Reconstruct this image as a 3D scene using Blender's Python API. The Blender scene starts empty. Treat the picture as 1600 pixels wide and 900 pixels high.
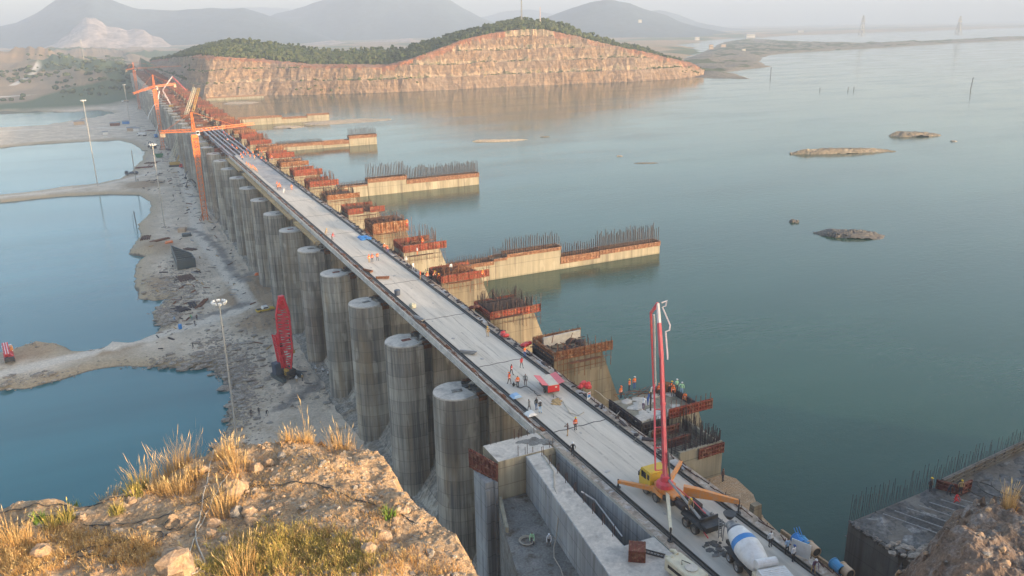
import bpy, math, random
import numpy as np
from mathutils import Vector, Matrix, noise

random.seed(11)
np.random.seed(11)
SC = bpy.context.scene
COL = SC.collection
R = math.radians

# ------------------------------------------------------------------ camera
FOC, PITCH, ROLL, YAW, CAMZ = 1280.0, math.atan(410 / 1280), R(1.0), R(25.78), 82.0
FW = Vector((math.sin(YAW) * math.cos(PITCH), math.cos(YAW) * math.cos(PITCH), -math.sin(PITCH)))
_r0 = Vector((math.cos(YAW), -math.sin(YAW), 0.0))
_u0 = _r0.cross(FW)
RT = _r0 * math.cos(ROLL) - _u0 * math.sin(ROLL)
UP = _u0 * math.cos(ROLL) + _r0 * math.sin(ROLL)
CAM = Vector((0.0, 0.0, CAMZ))
cd = bpy.data.cameras.new('camera')
cam = bpy.data.objects.new('camera', cd)
COL.objects.link(cam)
cam.matrix_world = Matrix(((RT.x, UP.x, -FW.x, 0), (RT.y, UP.y, -FW.y, 0), (RT.z, UP.z, -FW.z, CAMZ), (0, 0, 0, 1)))
cd.sensor_width = 36.0
cd.lens = 36.0 * FOC / 1600
cd.clip_start = 0.5
cd.clip_end = 40000.0
SC.camera = cam

# ------------------------------------------------------------------ sky, sun, exposure
SUN_EL = R(9.0)
SX, SY = 0.60, -0.80                       # horizontal direction towards the sun (behind the camera, to the right)
world = bpy.data.worlds.new('World')
SC.world = world
world.use_nodes = True
nt = world.node_tree
sky = nt.nodes.new('ShaderNodeTexSky')
sky.sky_type = 'NISHITA'
sky.sun_disc = False
sky.sun_elevation = SUN_EL
sky.sun_rotation = math.atan2(SX, SY)
sky.air_density = 0.85
sky.dust_density = 3.0
sky.ozone_density = 1.0
nt.links.new(sky.outputs[0], nt.nodes['Background'].inputs[0])
nt.nodes['Background'].inputs[1].default_value = 0.15
sd = bpy.data.lights.new('sun', 'SUN')
sd.energy = 2.0
sd.angle = R(0.5)
sd.color = (1.0, 0.74, 0.50)
sun = bpy.data.objects.new('sun', sd)
COL.objects.link(sun)
_l = Vector((-SX * math.cos(SUN_EL), -SY * math.cos(SUN_EL), -math.sin(SUN_EL)))
sun.rotation_euler = _l.to_track_quat('-Z', 'Y').to_euler()
SC.view_settings.view_transform = 'Standard'
SC.view_settings.look = 'None'
SC.view_settings.gamma = 1.0
SC.view_settings.use_curve_mapping = False
SC.view_settings.exposure = 1.9
HAZE_DENSITY = 0.00025
HAZE_COLOR = (0.58, 0.67, 0.80)
SC.render.engine = 'CYCLES'
SC.cycles.use_denoising = True
SC.cycles.volume_bounces = 2
SC.cycles.max_bounces = 6
SC.cycles.diffuse_bounces = 3
SC.cycles.glossy_bounces = 3


def at(u, v, z):
    """world point at height z seen at pixel (u, v) of the 1600 x 900 photograph"""
    d = RT * ((u - 800) / FOC) + FW + UP * ((450 - v) / FOC)
    return CAM + d * ((z - CAMZ) / d.z)


def aty(u, v, y):
    d = RT * ((u - 800) / FOC) + FW + UP * ((450 - v) / FOC)
    return CAM + d * (y / d.y)


def atd(u, v, depth):
    d = RT * ((u - 800) / FOC) + FW + UP * ((450 - v) / FOC)
    return CAM + d * depth


def proj(p):
    q = Vector(p) - CAM
    w = q.dot(FW)
    return 800 + FOC * q.dot(RT) / w, 450 - FOC * q.dot(UP) / w


def zrow(x, y, v):
    """height at which the vertical line through (x, y) crosses image row v"""
    lo, hi = -200.0, 500.0
    for _ in range(50):
        m = (lo + hi) / 2
        if proj((x, y, m))[1] > v:
            lo = m
        else:
            hi = m
    return m


# ------------------------------------------------------------------ materials
M = {}


def _nodes(name):
    m = bpy.data.materials.new(name)
    m.use_nodes = True
    t = m.node_tree
    return m, t, t.nodes['Principled BSDF']


def N(t, kind, **kw):
    n = t.nodes.new(kind)
    for k, v in kw.items():
        setattr(n, k, v)
    return n


def pos(t, scale=(1, 1, 1), obj=False):
    if obj:
        s = N(t, 'ShaderNodeTexCoord').outputs['Object']
    else:
        s = N(t, 'ShaderNodeNewGeometry').outputs['Position']
    mp = N(t, 'ShaderNodeMapping')
    mp.inputs['Scale'].default_value = scale
    t.links.new(s, mp.inputs[0])
    return mp.outputs[0]


def nz(t, vec, scale, detail=4, rough=0.6, lo=0.35, hi=0.65):
    n = N(t, 'ShaderNodeTexNoise')
    n.inputs['Scale'].default_value = scale
    n.inputs['Detail'].default_value = detail
    n.inputs['Roughness'].default_value = rough
    t.links.new(vec, n.inputs['Vector'])
    r = N(t, 'ShaderNodeMapRange')
    r.inputs[1].default_value = lo
    r.inputs[2].default_value = hi
    t.links.new(n.outputs[0], r.inputs[0])
    return r.outputs[0]


def mixc(t, fac, a, b, mode='MIX'):
    n = N(t, 'ShaderNodeMix', data_type='RGBA', blend_type=mode)
    for sock, val in ((n.inputs[0], fac), (n.inputs[6], a), (n.inputs[7], b)):
        if hasattr(val, 'is_output'):
            t.links.new(val, sock)
        elif isinstance(val, (int, float)):
            sock.default_value = val
        else:
            sock.default_value = (*val, 1)
    return n.outputs[2]


def mth(t, op, a, b=None, c=None):
    n = N(t, 'ShaderNodeMath', operation=op)
    for s, v in zip(n.inputs, (a, b, c)):
        if v is None:
            continue
        if hasattr(v, 'is_output'):
            t.links.new(v, s)
        else:
            s.default_value = v
    return n.outputs[0]


def bump(t, b, height, strength, dist):
    n = N(t, 'ShaderNodeBump')
    n.inputs['Strength'].default_value = strength
    n.inputs['Distance'].default_value = dist
    t.links.new(height, n.inputs['Height'])
    t.links.new(n.outputs[0], b.inputs['Normal'])


def paint(name, c, rough=0.5, metal=0.0, dirt=0.35, dirt_c=(0.16, 0.13, 0.10), scale=1.5):
    m, t, b = _nodes(name)
    v = pos(t, obj=True)
    f = mth(t, 'MULTIPLY', nz(t, v, scale, 5, 0.65, 0.42, 0.75), dirt)
    t.links.new(mixc(t, f, c, dirt_c), b.inputs['Base Color'])
    b.inputs['Roughness'].default_value = rough
    b.inputs['Metallic'].default_value = metal
    M[name] = m
    return m


def earth(name, c1, c2, c3, s1, s2, bs=None, bd=0.1, stretch=(1, 1, 1), rough=0.95, lo3=0.5, hi3=0.7, s3=None, amp=0.6):
    m, t, b = _nodes(name)
    v = pos(t, stretch)
    f1 = nz(t, v, s1, 5, 0.6)
    f2 = nz(t, v, s2, 6, 0.7)
    f3 = nz(t, v, s3 or s1 * 2.7, 4, 0.6, lo3, hi3)
    c = mixc(t, f1, c1, c2)
    c = mixc(t, f3, c, c3)
    k = mth(t, 'MULTIPLY_ADD', f2, amp, 1 - amp / 2)
    kk = N(t, 'ShaderNodeCombineColor')
    for i in range(3):
        t.links.new(k, kk.inputs[i])
    c = mixc(t, 1.0, c, kk.outputs[0], 'MULTIPLY')
    t.links.new(c, b.inputs['Base Color'])
    b.inputs['Roughness'].default_value = rough
    b.inputs['Specular IOR Level'].default_value = 0.2
    if bs:
        bump(t, b, f2, bs, bd)
    M[name] = m
    return m


def concrete(name, light, dark, brown, lift=2.35, bands=0.35, streak=1.0, browns=0.35):
    """board-marked concrete: pour lifts, vertical run-off streaks and rusty stains"""
    m, t, b = _nodes(name)
    v = pos(t)
    sep = N(t, 'ShaderNodeSeparateXYZ')
    t.links.new(v, sep.inputs[0])
    pier = mth(t, 'FLOOR', mth(t, 'DIVIDE', mth(t, 'SUBTRACT', sep.outputs[1], 93.25), 23.5))
    zl = mth(t, 'ADD', mth(t, 'DIVIDE', sep.outputs[2], lift), mth(t, 'FRACT', mth(t, 'MULTIPLY', pier, 0.618)))
    fr = mth(t, 'FRACT', zl)
    fl = mth(t, 'FLOOR', zl)
    line = mth(t, 'LESS_THAN', fr, 0.035)
    cell = N(t, 'ShaderNodeCombineXYZ')
    t.links.new(fl, cell.inputs[2])
    t.links.new(mth(t, 'FLOOR', mth(t, 'DIVIDE', mth(t, 'SUBTRACT', sep.outputs[1], 93.25), 23.5)), cell.inputs[1])
    wn = N(t, 'ShaderNodeTexWhiteNoise')
    t.links.new(cell.outputs[0], wn.inputs[0])
    vs = nz(t, pos(t, (1.0, 1.0, 0.045)), 0.55, 5, 0.7, 0.38, 0.66)
    vs2 = nz(t, pos(t, (1.0, 1.0, 0.03)), 2.2, 4, 0.7, 0.40, 0.62)
    bl = nz(t, v, 0.11, 4, 0.6, 0.4, 0.65)
    f = mth(t, 'MULTIPLY', mth(t, 'MULTIPLY_ADD', vs2, 0.45, mth(t, 'MULTIPLY', vs, 0.55)), streak)
    f = mth(t, 'ADD', f, mth(t, 'MULTIPLY', mth(t, 'SUBTRACT', wn.outputs[0], 0.5), bands))
    c = mixc(t, f, light, dark)
    bf = mth(t, 'MULTIPLY', nz(t, pos(t, (1.0, 1.0, 0.12)), 0.32, 4, 0.65, 0.48, 0.72), browns)
    c = mixc(t, bf, c, brown)
    c = mixc(t, mth(t, 'MULTIPLY', bl, 0.5), c, dark)
    run = mth(t, 'MULTIPLY', nz(t, pos(t, (1.0, 1.0, 0.012)), 0.8, 3, 0.6, 0.5, 0.62), nz(t, pos(t, (.4, .4, 0.09)), 1.0, 3, 0.6, 0.42, 0.6))
    c = mixc(t, mth(t, 'MULTIPLY', run, 0.6), c, (0.09, 0.075, 0.06))
    pale = mth(t, 'MULTIPLY', nz(t, pos(t, (1.0, 1.0, 0.35)), 0.5, 3, 0.5, 0.6, 0.68), 0.45)
    c = mixc(t, pale, c, light)
    c = mixc(t, mth(t, 'MULTIPLY', line, 0.45), c, (0.05, 0.045, 0.04))
    t.links.new(c, b.inputs['Base Color'])
    b.inputs['Roughness'].default_value = 0.9
    b.inputs['Specular IOR Level'].default_value = 0.25
    bump(t, b, vs2, 0.25, 0.05)
    M[name] = m
    return m


def water(name, body, rough, s1, s2, strength):
    m, t, b = _nodes(name)
    v = pos(t, (1.0, 1.7, 1.0))
    n1 = nz(t, v, s1, 3, 0.6, 0.0, 1.0)
    n2 = nz(t, v, s2, 3, 0.6, 0.0, 1.0)
    big = nz(t, pos(t, (0.006, 0.02, 1.0)), 1.0, 4, 0.6, 0.35, 0.7)
    gust = nz(t, pos(t, (0.012, 0.035, 1.0)), 1.0, 5, 0.65, 0.38, 0.62)
    t.links.new(mixc(t, mth(t, 'MULTIPLY', big, 0.5), body, tuple(min(1, x * 1.9 + 0.012) for x in body)), b.inputs['Base Color'])
    b.inputs['IOR'].default_value = 1.33
    t.links.new(mth(t, 'MULTIPLY_ADD', gust, 0.09, rough), b.inputs['Roughness'])
    h = mth(t, 'ADD', n1, mth(t, 'MULTIPLY', n2, 0.35))
    bump(t, b, mth(t, 'MULTIPLY', h, mth(t, 'MULTIPLY_ADD', gust, 0.8, 0.45)), strength, 0.25)
    M[name] = m
    return m


concrete('pier_concrete', (0.56, 0.51, 0.42), (0.14, 0.135, 0.125), (0.32, 0.22, 0.115), browns=0.75, streak=1.1, bands=0.38)
concrete('head_concrete', (0.32, 0.275, 0.195), (0.13, 0.115, 0.085), (0.24, 0.145, 0.06), bands=0.15, streak=1.0, browns=0.7)
concrete('wall_concrete', (0.38, 0.345, 0.26), (0.20, 0.185, 0.14), (0.24, 0.18, 0.105), bands=0.15, streak=0.9, lift=3.1, browns=0.5)
concrete('blue_concrete', (0.46, 0.48, 0.48), (0.21, 0.22, 0.23), (0.32, 0.26, 0.18), bands=0.1, browns=0.35)
concrete('yellow_concrete', (0.52, 0.46, 0.33), (0.30, 0.27, 0.20), (0.34, 0.24, 0.10), bands=0.12, browns=0.5)
concrete('old_concrete', (0.19, 0.18, 0.16), (0.085, 0.08, 0.075), (0.15, 0.11, 0.07), browns=0.5)
earth('deck_concrete', (0.62, 0.565, 0.48), (0.53, 0.485, 0.41), (0.40, 0.365, 0.31), 0.22, 1.6, 0.05, 0.02, stretch=(1.0, 0.10, 1), lo3=0.52, hi3=0.72, s3=0.8, amp=0.2)
earth('track_dust', (0.50, 0.455, 0.385), (0.42, 0.38, 0.32), (0.58, 0.53, 0.45), 0.5, 2.5, amp=0.25)
earth('deck_wet', (0.47, 0.45, 0.42), (0.37, 0.355, 0.34), (0.28, 0.27, 0.26), 0.2, 2.5, 0.05, 0.02, amp=0.2)
earth('slab_concrete', (0.60, 0.55, 0.48), (0.47, 0.44, 0.385), (0.36, 0.335, 0.30), 0.2, 2.2, 0.2, 0.03, amp=0.3)
earth('dark_slab', (0.14, 0.14, 0.135), (0.075, 0.075, 0.073), (0.30, 0.295, 0.28), 0.22, 2.2, 0.5, 0.08, lo3=0.55, hi3=0.72, s3=0.5)
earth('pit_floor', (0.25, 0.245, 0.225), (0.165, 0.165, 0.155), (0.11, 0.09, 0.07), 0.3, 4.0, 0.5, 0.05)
earth('hill_soil', (0.46, 0.305, 0.175), (0.33, 0.235, 0.145), (0.48, 0.37, 0.26), 0.5, 6.0, 0.8, 0.06, s3=1.9)
earth('knoll_soil', (0.27, 0.19, 0.135), (0.17, 0.13, 0.105), (0.34, 0.30, 0.27), 0.4, 5.0, 0.9, 0.1, s3=0.9)
earth('rock', (0.40, 0.26, 0.15), (0.30, 0.22, 0.155), (0.40, 0.32, 0.235), 0.9, 5.0, 0.5, 0.05)
earth('dark_rock', (0.15, 0.14, 0.125), (0.10, 0.095, 0.09), (0.22, 0.20, 0.175), 0.5, 4.0, 0.5, 0.1)
earth('grey_rock', (0.30, 0.26, 0.215), (0.24, 0.215, 0.185), (0.40, 0.355, 0.30), 0.5, 4.0, 0.5, 0.1)
earth('islet_rock', (0.25, 0.205, 0.15), (0.16, 0.14, 0.11), (0.33, 0.28, 0.21), 0.12, 1.2, 0.6, 0.3)
earth('sand', (0.46, 0.36, 0.25), (0.36, 0.29, 0.21), (0.5, 0.4, 0.3), 0.05, 0.8, 0.2, 0.1)
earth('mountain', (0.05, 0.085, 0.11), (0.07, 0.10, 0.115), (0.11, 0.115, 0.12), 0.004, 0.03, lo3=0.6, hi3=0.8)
earth('pale_quarry', (0.44, 0.355, 0.31), (0.30, 0.25, 0.225), (0.2, 0.16, 0.14), 0.01, 0.05, stretch=(1, 1, 2))
earth('forest', (0.030, 0.050, 0.018), (0.055, 0.075, 0.025), (0.085, 0.09, 0.035), 0.05, 0.35)
earth('scrub', (0.045, 0.075, 0.025), (0.09, 0.10, 0.04), (0.13, 0.11, 0.05), 0.4, 3.0)
earth('rust_mat', (0.20, 0.085, 0.045), (0.12, 0.06, 0.04), (0.28, 0.13, 0.07), 0.8, 6.0)
earth('rebar_mat', (0.12, 0.07, 0.05), (0.08, 0.05, 0.045), (0.18, 0.09, 0.06), 0.5, 4.0)
earth('form_brown', (0.24, 0.12, 0.07), (0.17, 0.09, 0.06), (0.34, 0.22, 0.14), 0.5, 3.0)
earth('edge_dirt', (0.40, 0.33, 0.26), (0.27, 0.215, 0.165), (0.50, 0.46, 0.40), 0.35, 2.5, 0.3, 0.05)
earth('rebar_dark', (0.07, 0.06, 0.06), (0.05, 0.045, 0.05), (0.10, 0.07, 0.06), 0.5, 4.0)
earth('form_red', (0.30, 0.07, 0.042), (0.20, 0.06, 0.042), (0.24, 0.14, 0.095), 0.5, 3.0)
earth('form_rust', (0.29, 0.12, 0.055), (0.20, 0.085, 0.045), (0.38, 0.28, 0.18), 0.6, 3.0)
earth('form_maroon', (0.20, 0.065, 0.045), (0.13, 0.05, 0.04), (0.30, 0.17, 0.11), 0.6, 3.0)
earth('plywood', (0.50, 0.34, 0.16), (0.38, 0.27, 0.14), (0.3, 0.22, 0.14), 0.2, 2.0, stretch=(3, 0.4, 1))
earth('rubble', (0.36, 0.325, 0.28), (0.25, 0.225, 0.19), (0.46, 0.41, 0.34), 0.6, 4.0)
paint('orange', (0.80, 0.20, 0.03), 0.45)
paint('pump_orange', (0.74, 0.27, 0.05), 0.5, dirt=0.65, dirt_c=(0.42, 0.36, 0.29), scale=2.2)
paint('yellow', (0.66, 0.44, 0.03), 0.5, dirt=0.5, dirt_c=(0.35, 0.28, 0.18), scale=2.2)
paint('ochre', (0.55, 0.33, 0.06), 0.5)
paint('boom_pink', (0.66, 0.065, 0.085), 0.5, dirt=0.5, dirt_c=(0.45, 0.25, 0.22), scale=1.6)
paint('boom_pale', (0.75, 0.62, 0.60), 0.45, dirt=0.3)
paint('red', (0.62, 0.035, 0.035), 0.4, dirt=0.25)
paint('crane_red', (0.72, 0.03, 0.045), 0.4, dirt=0.1)
paint('pink_flap', (0.75, 0.16, 0.17), 0.5, dirt=0.2)
paint('white', (0.74, 0.73, 0.70), 0.45, dirt=0.5, dirt_c=(0.42, 0.39, 0.34), scale=1.8)
paint('cream', (0.66, 0.60, 0.43), 0.5, dirt=0.35)
paint('beige_roof', (0.62, 0.56, 0.46), 0.6, dirt=0.4)
paint('blue', (0.03, 0.22, 0.55), 0.4, dirt=0.2)
paint('pipe_blue', (0.05, 0.24, 0.45), 0.5, dirt=0.35)
paint('tan', (0.50, 0.36, 0.24), 0.7, dirt=0.4)
paint('green', (0.02, 0.22, 0.10), 0.5)
paint('dark', (0.035, 0.037, 0.04), 0.55, dirt=0.45)
paint('navy', (0.045, 0.065, 0.10), 0.55, dirt=0.3)
paint('gate_steel', (0.06, 0.085, 0.09), 0.5, dirt=0.4, dirt_c=(0.12, 0.08, 0.05), scale=0.4)
paint('rail_steel', (0.055, 0.053, 0.05), 0.5, dirt=0.5)
paint('galv', (0.30, 0.30, 0.295), 0.45, 0.3, dirt=0.4)
paint('girder', (0.30, 0.29, 0.30), 0.5, dirt=0.6, dirt_c=(0.14, 0.09, 0.08))
paint('tyre', (0.035, 0.033, 0.03), 0.85, dirt=0.8, dirt_c=(0.22, 0.19, 0.16))
paint('rim', (0.20, 0.19, 0.17), 0.6, dirt=0.6)
paint('glass', (0.02, 0.025, 0.03), 0.08, dirt=0.05)
paint('cable', (0.04, 0.038, 0.035), 0.6, dirt=0.5, dirt_c=(0.2, 0.16, 0.12))
paint('hose_pale', (0.42, 0.38, 0.31), 0.7, dirt=0.4)
paint('rope', (0.50, 0.45, 0.36), 0.8, dirt=0.4)
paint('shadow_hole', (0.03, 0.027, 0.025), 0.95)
paint('skin', (0.22, 0.11, 0.06), 0.6, dirt=0.1)
paint('hair', (0.012, 0.01, 0.01), 0.6, dirt=0.0)
paint('mast_paint', (0.42, 0.40, 0.36), 0.6, dirt=0.4)
paint('lamp_face', (0.75, 0.74, 0.70), 0.25, dirt=0.1)
for nm, c in dict(c_orange=(0.85, 0.19, 0.04), c_red=(0.62, 0.05, 0.05), c_white=(0.72, 0.72, 0.72), c_black=(0.025, 0.025, 0.028),
                  c_grey=(0.18, 0.18, 0.17), c_brown=(0.13, 0.07, 0.06), c_tan=(0.45, 0.30, 0.14), c_blue=(0.06, 0.12, 0.32),
                  c_sky=(0.32, 0.48, 0.66), c_green=(0.42, 0.70, 0.42), c_purple=(0.14, 0.08, 0.14), c_jeans=(0.10, 0.16, 0.27),
                  c_dark=(0.045, 0.045, 0.055), c_yellow=(0.80, 0.52, 0.03), c_teal=(0.03, 0.25, 0.22)).items():
    paint(nm, c, 0.8, dirt=0.12)
water('lake_water', (0.018, 0.054, 0.036), 0.05, 0.40, 1.5, 0.20)
water('pond_water', (0.026, 0.115, 0.125), 0.05, 0.5, 2.0, 0.10)


def straw(name, base, tip):
    m, t, b = _nodes(name)
    a = N(t, 'ShaderNodeAttribute')
    a.attribute_name = 'tint'
    c = mixc(t, a.outputs['Fac'], base, tip)
    t.links.new(c, b.inputs['Base Color'])
    b.inputs['Roughness'].default_value = 0.8
    b.inputs['Specular IOR Level'].default_value = 0.15
    M[name] = m


straw('straw_gold', (0.42, 0.22, 0.07), (0.62, 0.46, 0.22))
straw('straw_green', (0.19, 0.19, 0.045), (0.60, 0.43, 0.13))
straw('leaf_green', (0.10, 0.20, 0.03), (0.30, 0.34, 0.07))


# ------------------------------------------------------------------ geometry helpers
class MB:
    """collects faces and links them as ONE mesh object"""

    def __init__(s):
        s.v, s.f, s.m = [], [], []
        s.tint = None

    def add(s, vs, fs, mi=0):
        k = len(s.v)
        s.v.extend(tuple(p) for p in vs)
        s.f.extend([tuple(i + k for i in f) for f in fs])
        s.m.extend([mi] * len(fs))
        return s

    def box(s, c, d, rz=0.0, mi=0, bev=0.0):
        cx, cy, cz = c
        x, y, z = d[0] / 2, d[1] / 2, d[2] / 2
        ca, sa = math.cos(rz), math.sin(rz)

        def w(px, py, pz):
            return (cx + px * ca - py * sa, cy + px * sa + py * ca, cz + pz)
        if bev <= 0:
            vs = [w(a * x, b * y, e * z) for e in (-1, 1) for a, b in ((-1, -1), (1, -1), (1, 1), (-1, 1))]
            return s.add(vs, [(3, 2, 1, 0), (4, 5, 6, 7), (0, 1, 5, 4), (1, 2, 6, 5), (2, 3, 7, 6), (3, 0, 4, 7)], mi)
        b_ = min(bev, x * .8, y * .8, z * .8)
        rings = []
        for zz, ins in ((-z, b_), (-z + b_, 0), (z - b_, 0), (z, b_)):
            X, Y = x - ins, y - ins
            rings.append([w(px, py, zz) for px, py in ((-X + b_, -Y), (X - b_, -Y), (X, -Y + b_), (X, Y - b_), (X - b_, Y), (-X + b_, Y), (-X, Y - b_), (-X, -Y + b_))])
        return s.loft(rings, mi)

    def loft(s, rings, mi=0, caps=True, closed=True):
        n = len(rings[0])
        vs = [p for r in rings for p in r]
        fs = []
        for i in range(len(rings) - 1):
            for j in range(n if closed else n - 1):
                a, b = i * n + j, i * n + (j + 1) % n
                fs.append((a, b, b + n, a + n))
        if caps:
            fs.append(tuple(range(n - 1, -1, -1)))
            k = (len(rings) - 1) * n
            fs.append(tuple(range(k, k + n)))
        return s.add(vs, fs, mi)

    def bar(s, p, q, w, h=None, mi=0):
        h = h or w
        p, q = Vector(p), Vector(q)
        d = (q - p)
        if d.length < 1e-6:
            return s
        d.normalize()
        a = d.cross(Vector((0, 0, 1)))
        if a.length < 1e-3:
            a = Vector((1, 0, 0))
        a.normalize()
        b = a.cross(d)
        r = []
        for e in (p, q):
            r.append([e - a * w / 2 - b * h / 2, e + a * w / 2 - b * h / 2, e + a * w / 2 + b * h / 2, e - a * w / 2 + b * h / 2])
        return s.loft(r, mi)

    def tube(s, pts, r, n=6, mi=0, caps=True):
        pts = [Vector(p) for p in pts]
        rs = r if isinstance(r, (list, tuple)) else [r] * len(pts)
        rings = []
        prev = None
        for i, p in enumerate(pts):
            d = (pts[min(i + 1, len(pts) - 1)] - pts[max(i - 1, 0)])
            if d.length < 1e-6:
                d = Vector((0, 0, 1))
            d.normalize()
            if prev is None:
                a = d.cross(Vector((0, 0, 1)))
                if a.length < 1e-2:
                    a = Vector((1, 0, 0))
            else:
                a = prev - d * prev.dot(d)
            a.normalize()
            prev = a
            b = d.cross(a)
            rings.append([p + (a * math.cos(6.28318 * k / n) + b * math.sin(6.28318 * k / n)) * rs[i] for k in range(n)])
        return s.loft(rings, mi, caps)

    def prism(s, poly, z0, z1, mi=0):
        return s.loft([[(x, y, z0) for x, y in poly], [(x, y, z1) for x, y in poly]], mi)

    def xzprism(s, poly, y0, y1, mi=0):
        return s.loft([[(x, y1, z) for x, z in poly], [(x, y0, z) for x, z in poly]], mi)

    def yzprism(s, poly, x0, x1, mi=0):
        return s.loft([[(x0, y, z) for y, z in poly], [(x1, y, z) for y, z in poly]], mi)

    def ball(s, c, r, n=8, m=5, mi=0, z0=-1.0):
        rx, ry, rz = r if isinstance(r, (tuple, list)) else (r, r, r)
        rings = []
        for i in range(m + 1):
            a = math.asin(max(-0.999, z0)) + (math.pi / 2 * .995 - math.asin(max(-0.999, z0))) * i / m
            rings.append([(c[0] + rx * math.cos(a) * math.cos(6.28318 * k / n), c[1] + ry * math.cos(a) * math.sin(6.28318 * k / n), c[2] + rz * math.sin(a)) for k in range(n)])
        return s.loft(rings, mi)

    def rock(s, c, r, seed=0, mi=0, n=7, m=4, rough=0.35, flat=0.7):
        rings = []
        off = Vector((seed * 3.7, seed * 1.9, seed * 7.3))
        for i in range(m + 1):
            a = -math.pi / 2 * .97 + math.pi * .97 * i / m
            ring = []
            for k in range(n):
                d = Vector((math.cos(a) * math.cos(6.28318 * k / n), math.cos(a) * math.sin(6.28318 * k / n), math.sin(a)))
                q = 1 + rough * 2 * noise.noise(d * 1.4 + off)
                ring.append((c[0] + d.x * r[0] * q, c[1] + d.y * r[1] * q, c[2] + d.z * r[2] * q))
            rings.append(ring)
        return s.loft(rings, mi)

    def grid(s, P, mi=0):
        h, w = P.shape[:2]
        k = len(s.v)
        s.v.extend(map(tuple, P.reshape(-1, 3).tolist()))
        for i in range(h - 1):
            for j in range(w - 1):
                a = k + i * w + j
                s.f.append((a, a + 1, a + w + 1, a + w))
                s.m.append(mi)
        return s

    def build(s, name, mats, parent=None, loc=None, smooth=False):
        me = bpy.data.meshes.new(name)
        me.from_pydata(s.v, [], s.f)
        mats = mats if isinstance(mats, (list, tuple)) else [mats]
        for x in mats:
            me.materials.append(M[x] if isinstance(x, str) else x)
        if len(mats) > 1:
            me.polygons.foreach_set('material_index', s.m)
        if smooth:
            me.polygons.foreach_set('use_smooth', [True] * len(me.polygons))
        if s.tint is not None:
            at_ = me.attributes.new('tint', 'FLOAT', 'POINT')
            at_.data.foreach_set('value', s.tint)
        me.update()
        o = bpy.data.objects.new(name, me)
        COL.objects.link(o)
        if parent:
            o.parent = parent
        if loc:
            o.location = loc
        return o


def tag(o, label=None, cat=None, group=None, kind=None):
    if label:
        o['label'] = label
    if cat:
        o['category'] = cat
    if group:
        o['group'] = group
    if kind:
        o['kind'] = kind
    return o


def thing(name, label, cat, loc=(0, 0, 0), rz=0.0, group=None):
    o = bpy.data.objects.new(name, None)
    COL.objects.link(o)
    o.location = loc
    o.rotation_euler = (0, 0, rz)
    o.empty_display_size = 0.5
    return tag(o, label, cat, group)


def kids(o):
    return [c for c in CHILD.get(o.name, [])]


CHILD = {}


def copy_tree(o, kidmap, parent=None):
    c = o.copy()
    COL.objects.link(c)
    c.parent = parent
    for ch in kidmap.get(o, []):
        copy_tree(ch, kidmap, c)
    return c


def kidmap_of(root):
    d = {}

    def rec(o):
        d[o] = list(o.children)
        for c in d[o]:
            rec(c)
    rec(root)
    return d


def fbm(p, o=4):
    return noise.fractal(p, 1.0, 2.0, o)


def sdf(px, py, poly):
    """signed distance (positive inside) of points to a polygon, numpy"""
    d = np.full(px.shape, 1e18)
    inside = np.zeros(px.shape, bool)
    n = len(poly)
    for i in range(n):
        x0, y0 = poly[i]
        x1, y1 = poly[(i + 1) % n]
        ex, ey = x1 - x0, y1 - y0
        L = ex * ex + ey * ey + 1e-12
        tt = np.clip(((px - x0) * ex + (py - y0) * ey) / L, 0, 1)
        d = np.minimum(d, (px - x0 - tt * ex) ** 2 + (py - y0 - tt * ey) ** 2)
        c = ((y0 > py) != (y1 > py)) & (px < ex * (py - y0) / (ey + (1e-12 if ey == 0 else 0)) + x0)
        inside ^= c
    d = np.sqrt(d)
    return np.where(inside, d, -d)


def vnoise(X, Y, s, seed=0.0, o=4):
    f = X.ravel()
    g = Y.ravel()
    return np.array([noise.fractal(Vector((a * s + seed, b * s - seed, seed * 1.3)), 1.0, 2.0, o) for a, b in zip(f, g)]).reshape(X.shape)


def line_d(px, py, pts):
    d = np.full(px.shape, 1e18)
    for (x0, y0), (x1, y1) in zip(pts[:-1], pts[1:]):
        ex, ey = x1 - x0, y1 - y0
        tt = np.clip(((px - x0) * ex + (py - y0) * ey) / (ex * ex + ey * ey + 1e-12), 0, 1)
        d = np.minimum(d, (px - x0 - tt * ex) ** 2 + (py - y0 - tt * ey) ** 2)
    return np.sqrt(d)


def heightmesh(name, xs, ys, Z, mats, attrs=None, smooth=False, pick=None):
    X, Y = np.meshgrid(xs, ys)
    P = np.stack([X, Y, Z], -1)
    mb = MB()
    mb.grid(P)
    if pick is not None:
        mb.m = pick[:-1, :-1].ravel().astype(int).tolist()
    o = mb.build(name, mats, smooth=smooth)
    for k, v in (attrs or {}).items():
        a = o.data.attributes.new(k, 'FLOAT', 'POINT')
        a.data.foreach_set('value', v.ravel().astype(np.float32))
    return o


def graded(a, b, fa, fb, step, grow=1.12, mx=1e9):
    """coordinates from a to b, spaced step inside [fa, fb] and wider outside"""
    mid = list(np.arange(fa, fb + 1e-6, step))
    lo, x, s = [], fa, step
    while x > a:
        s = min(s * grow, mx)
        x -= s
        lo.append(x)
    hi, x, s = [], mid[-1], step
    while x < b:
        s = min(s * grow, mx)
        x += s
        hi.append(x)
    return np.array(lo[::-1] + mid + hi)

# ================================================================== THE SETTING
def P2(l, z):
    return [tuple(at(u, v, z)[:2]) for u, v in l]


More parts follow.
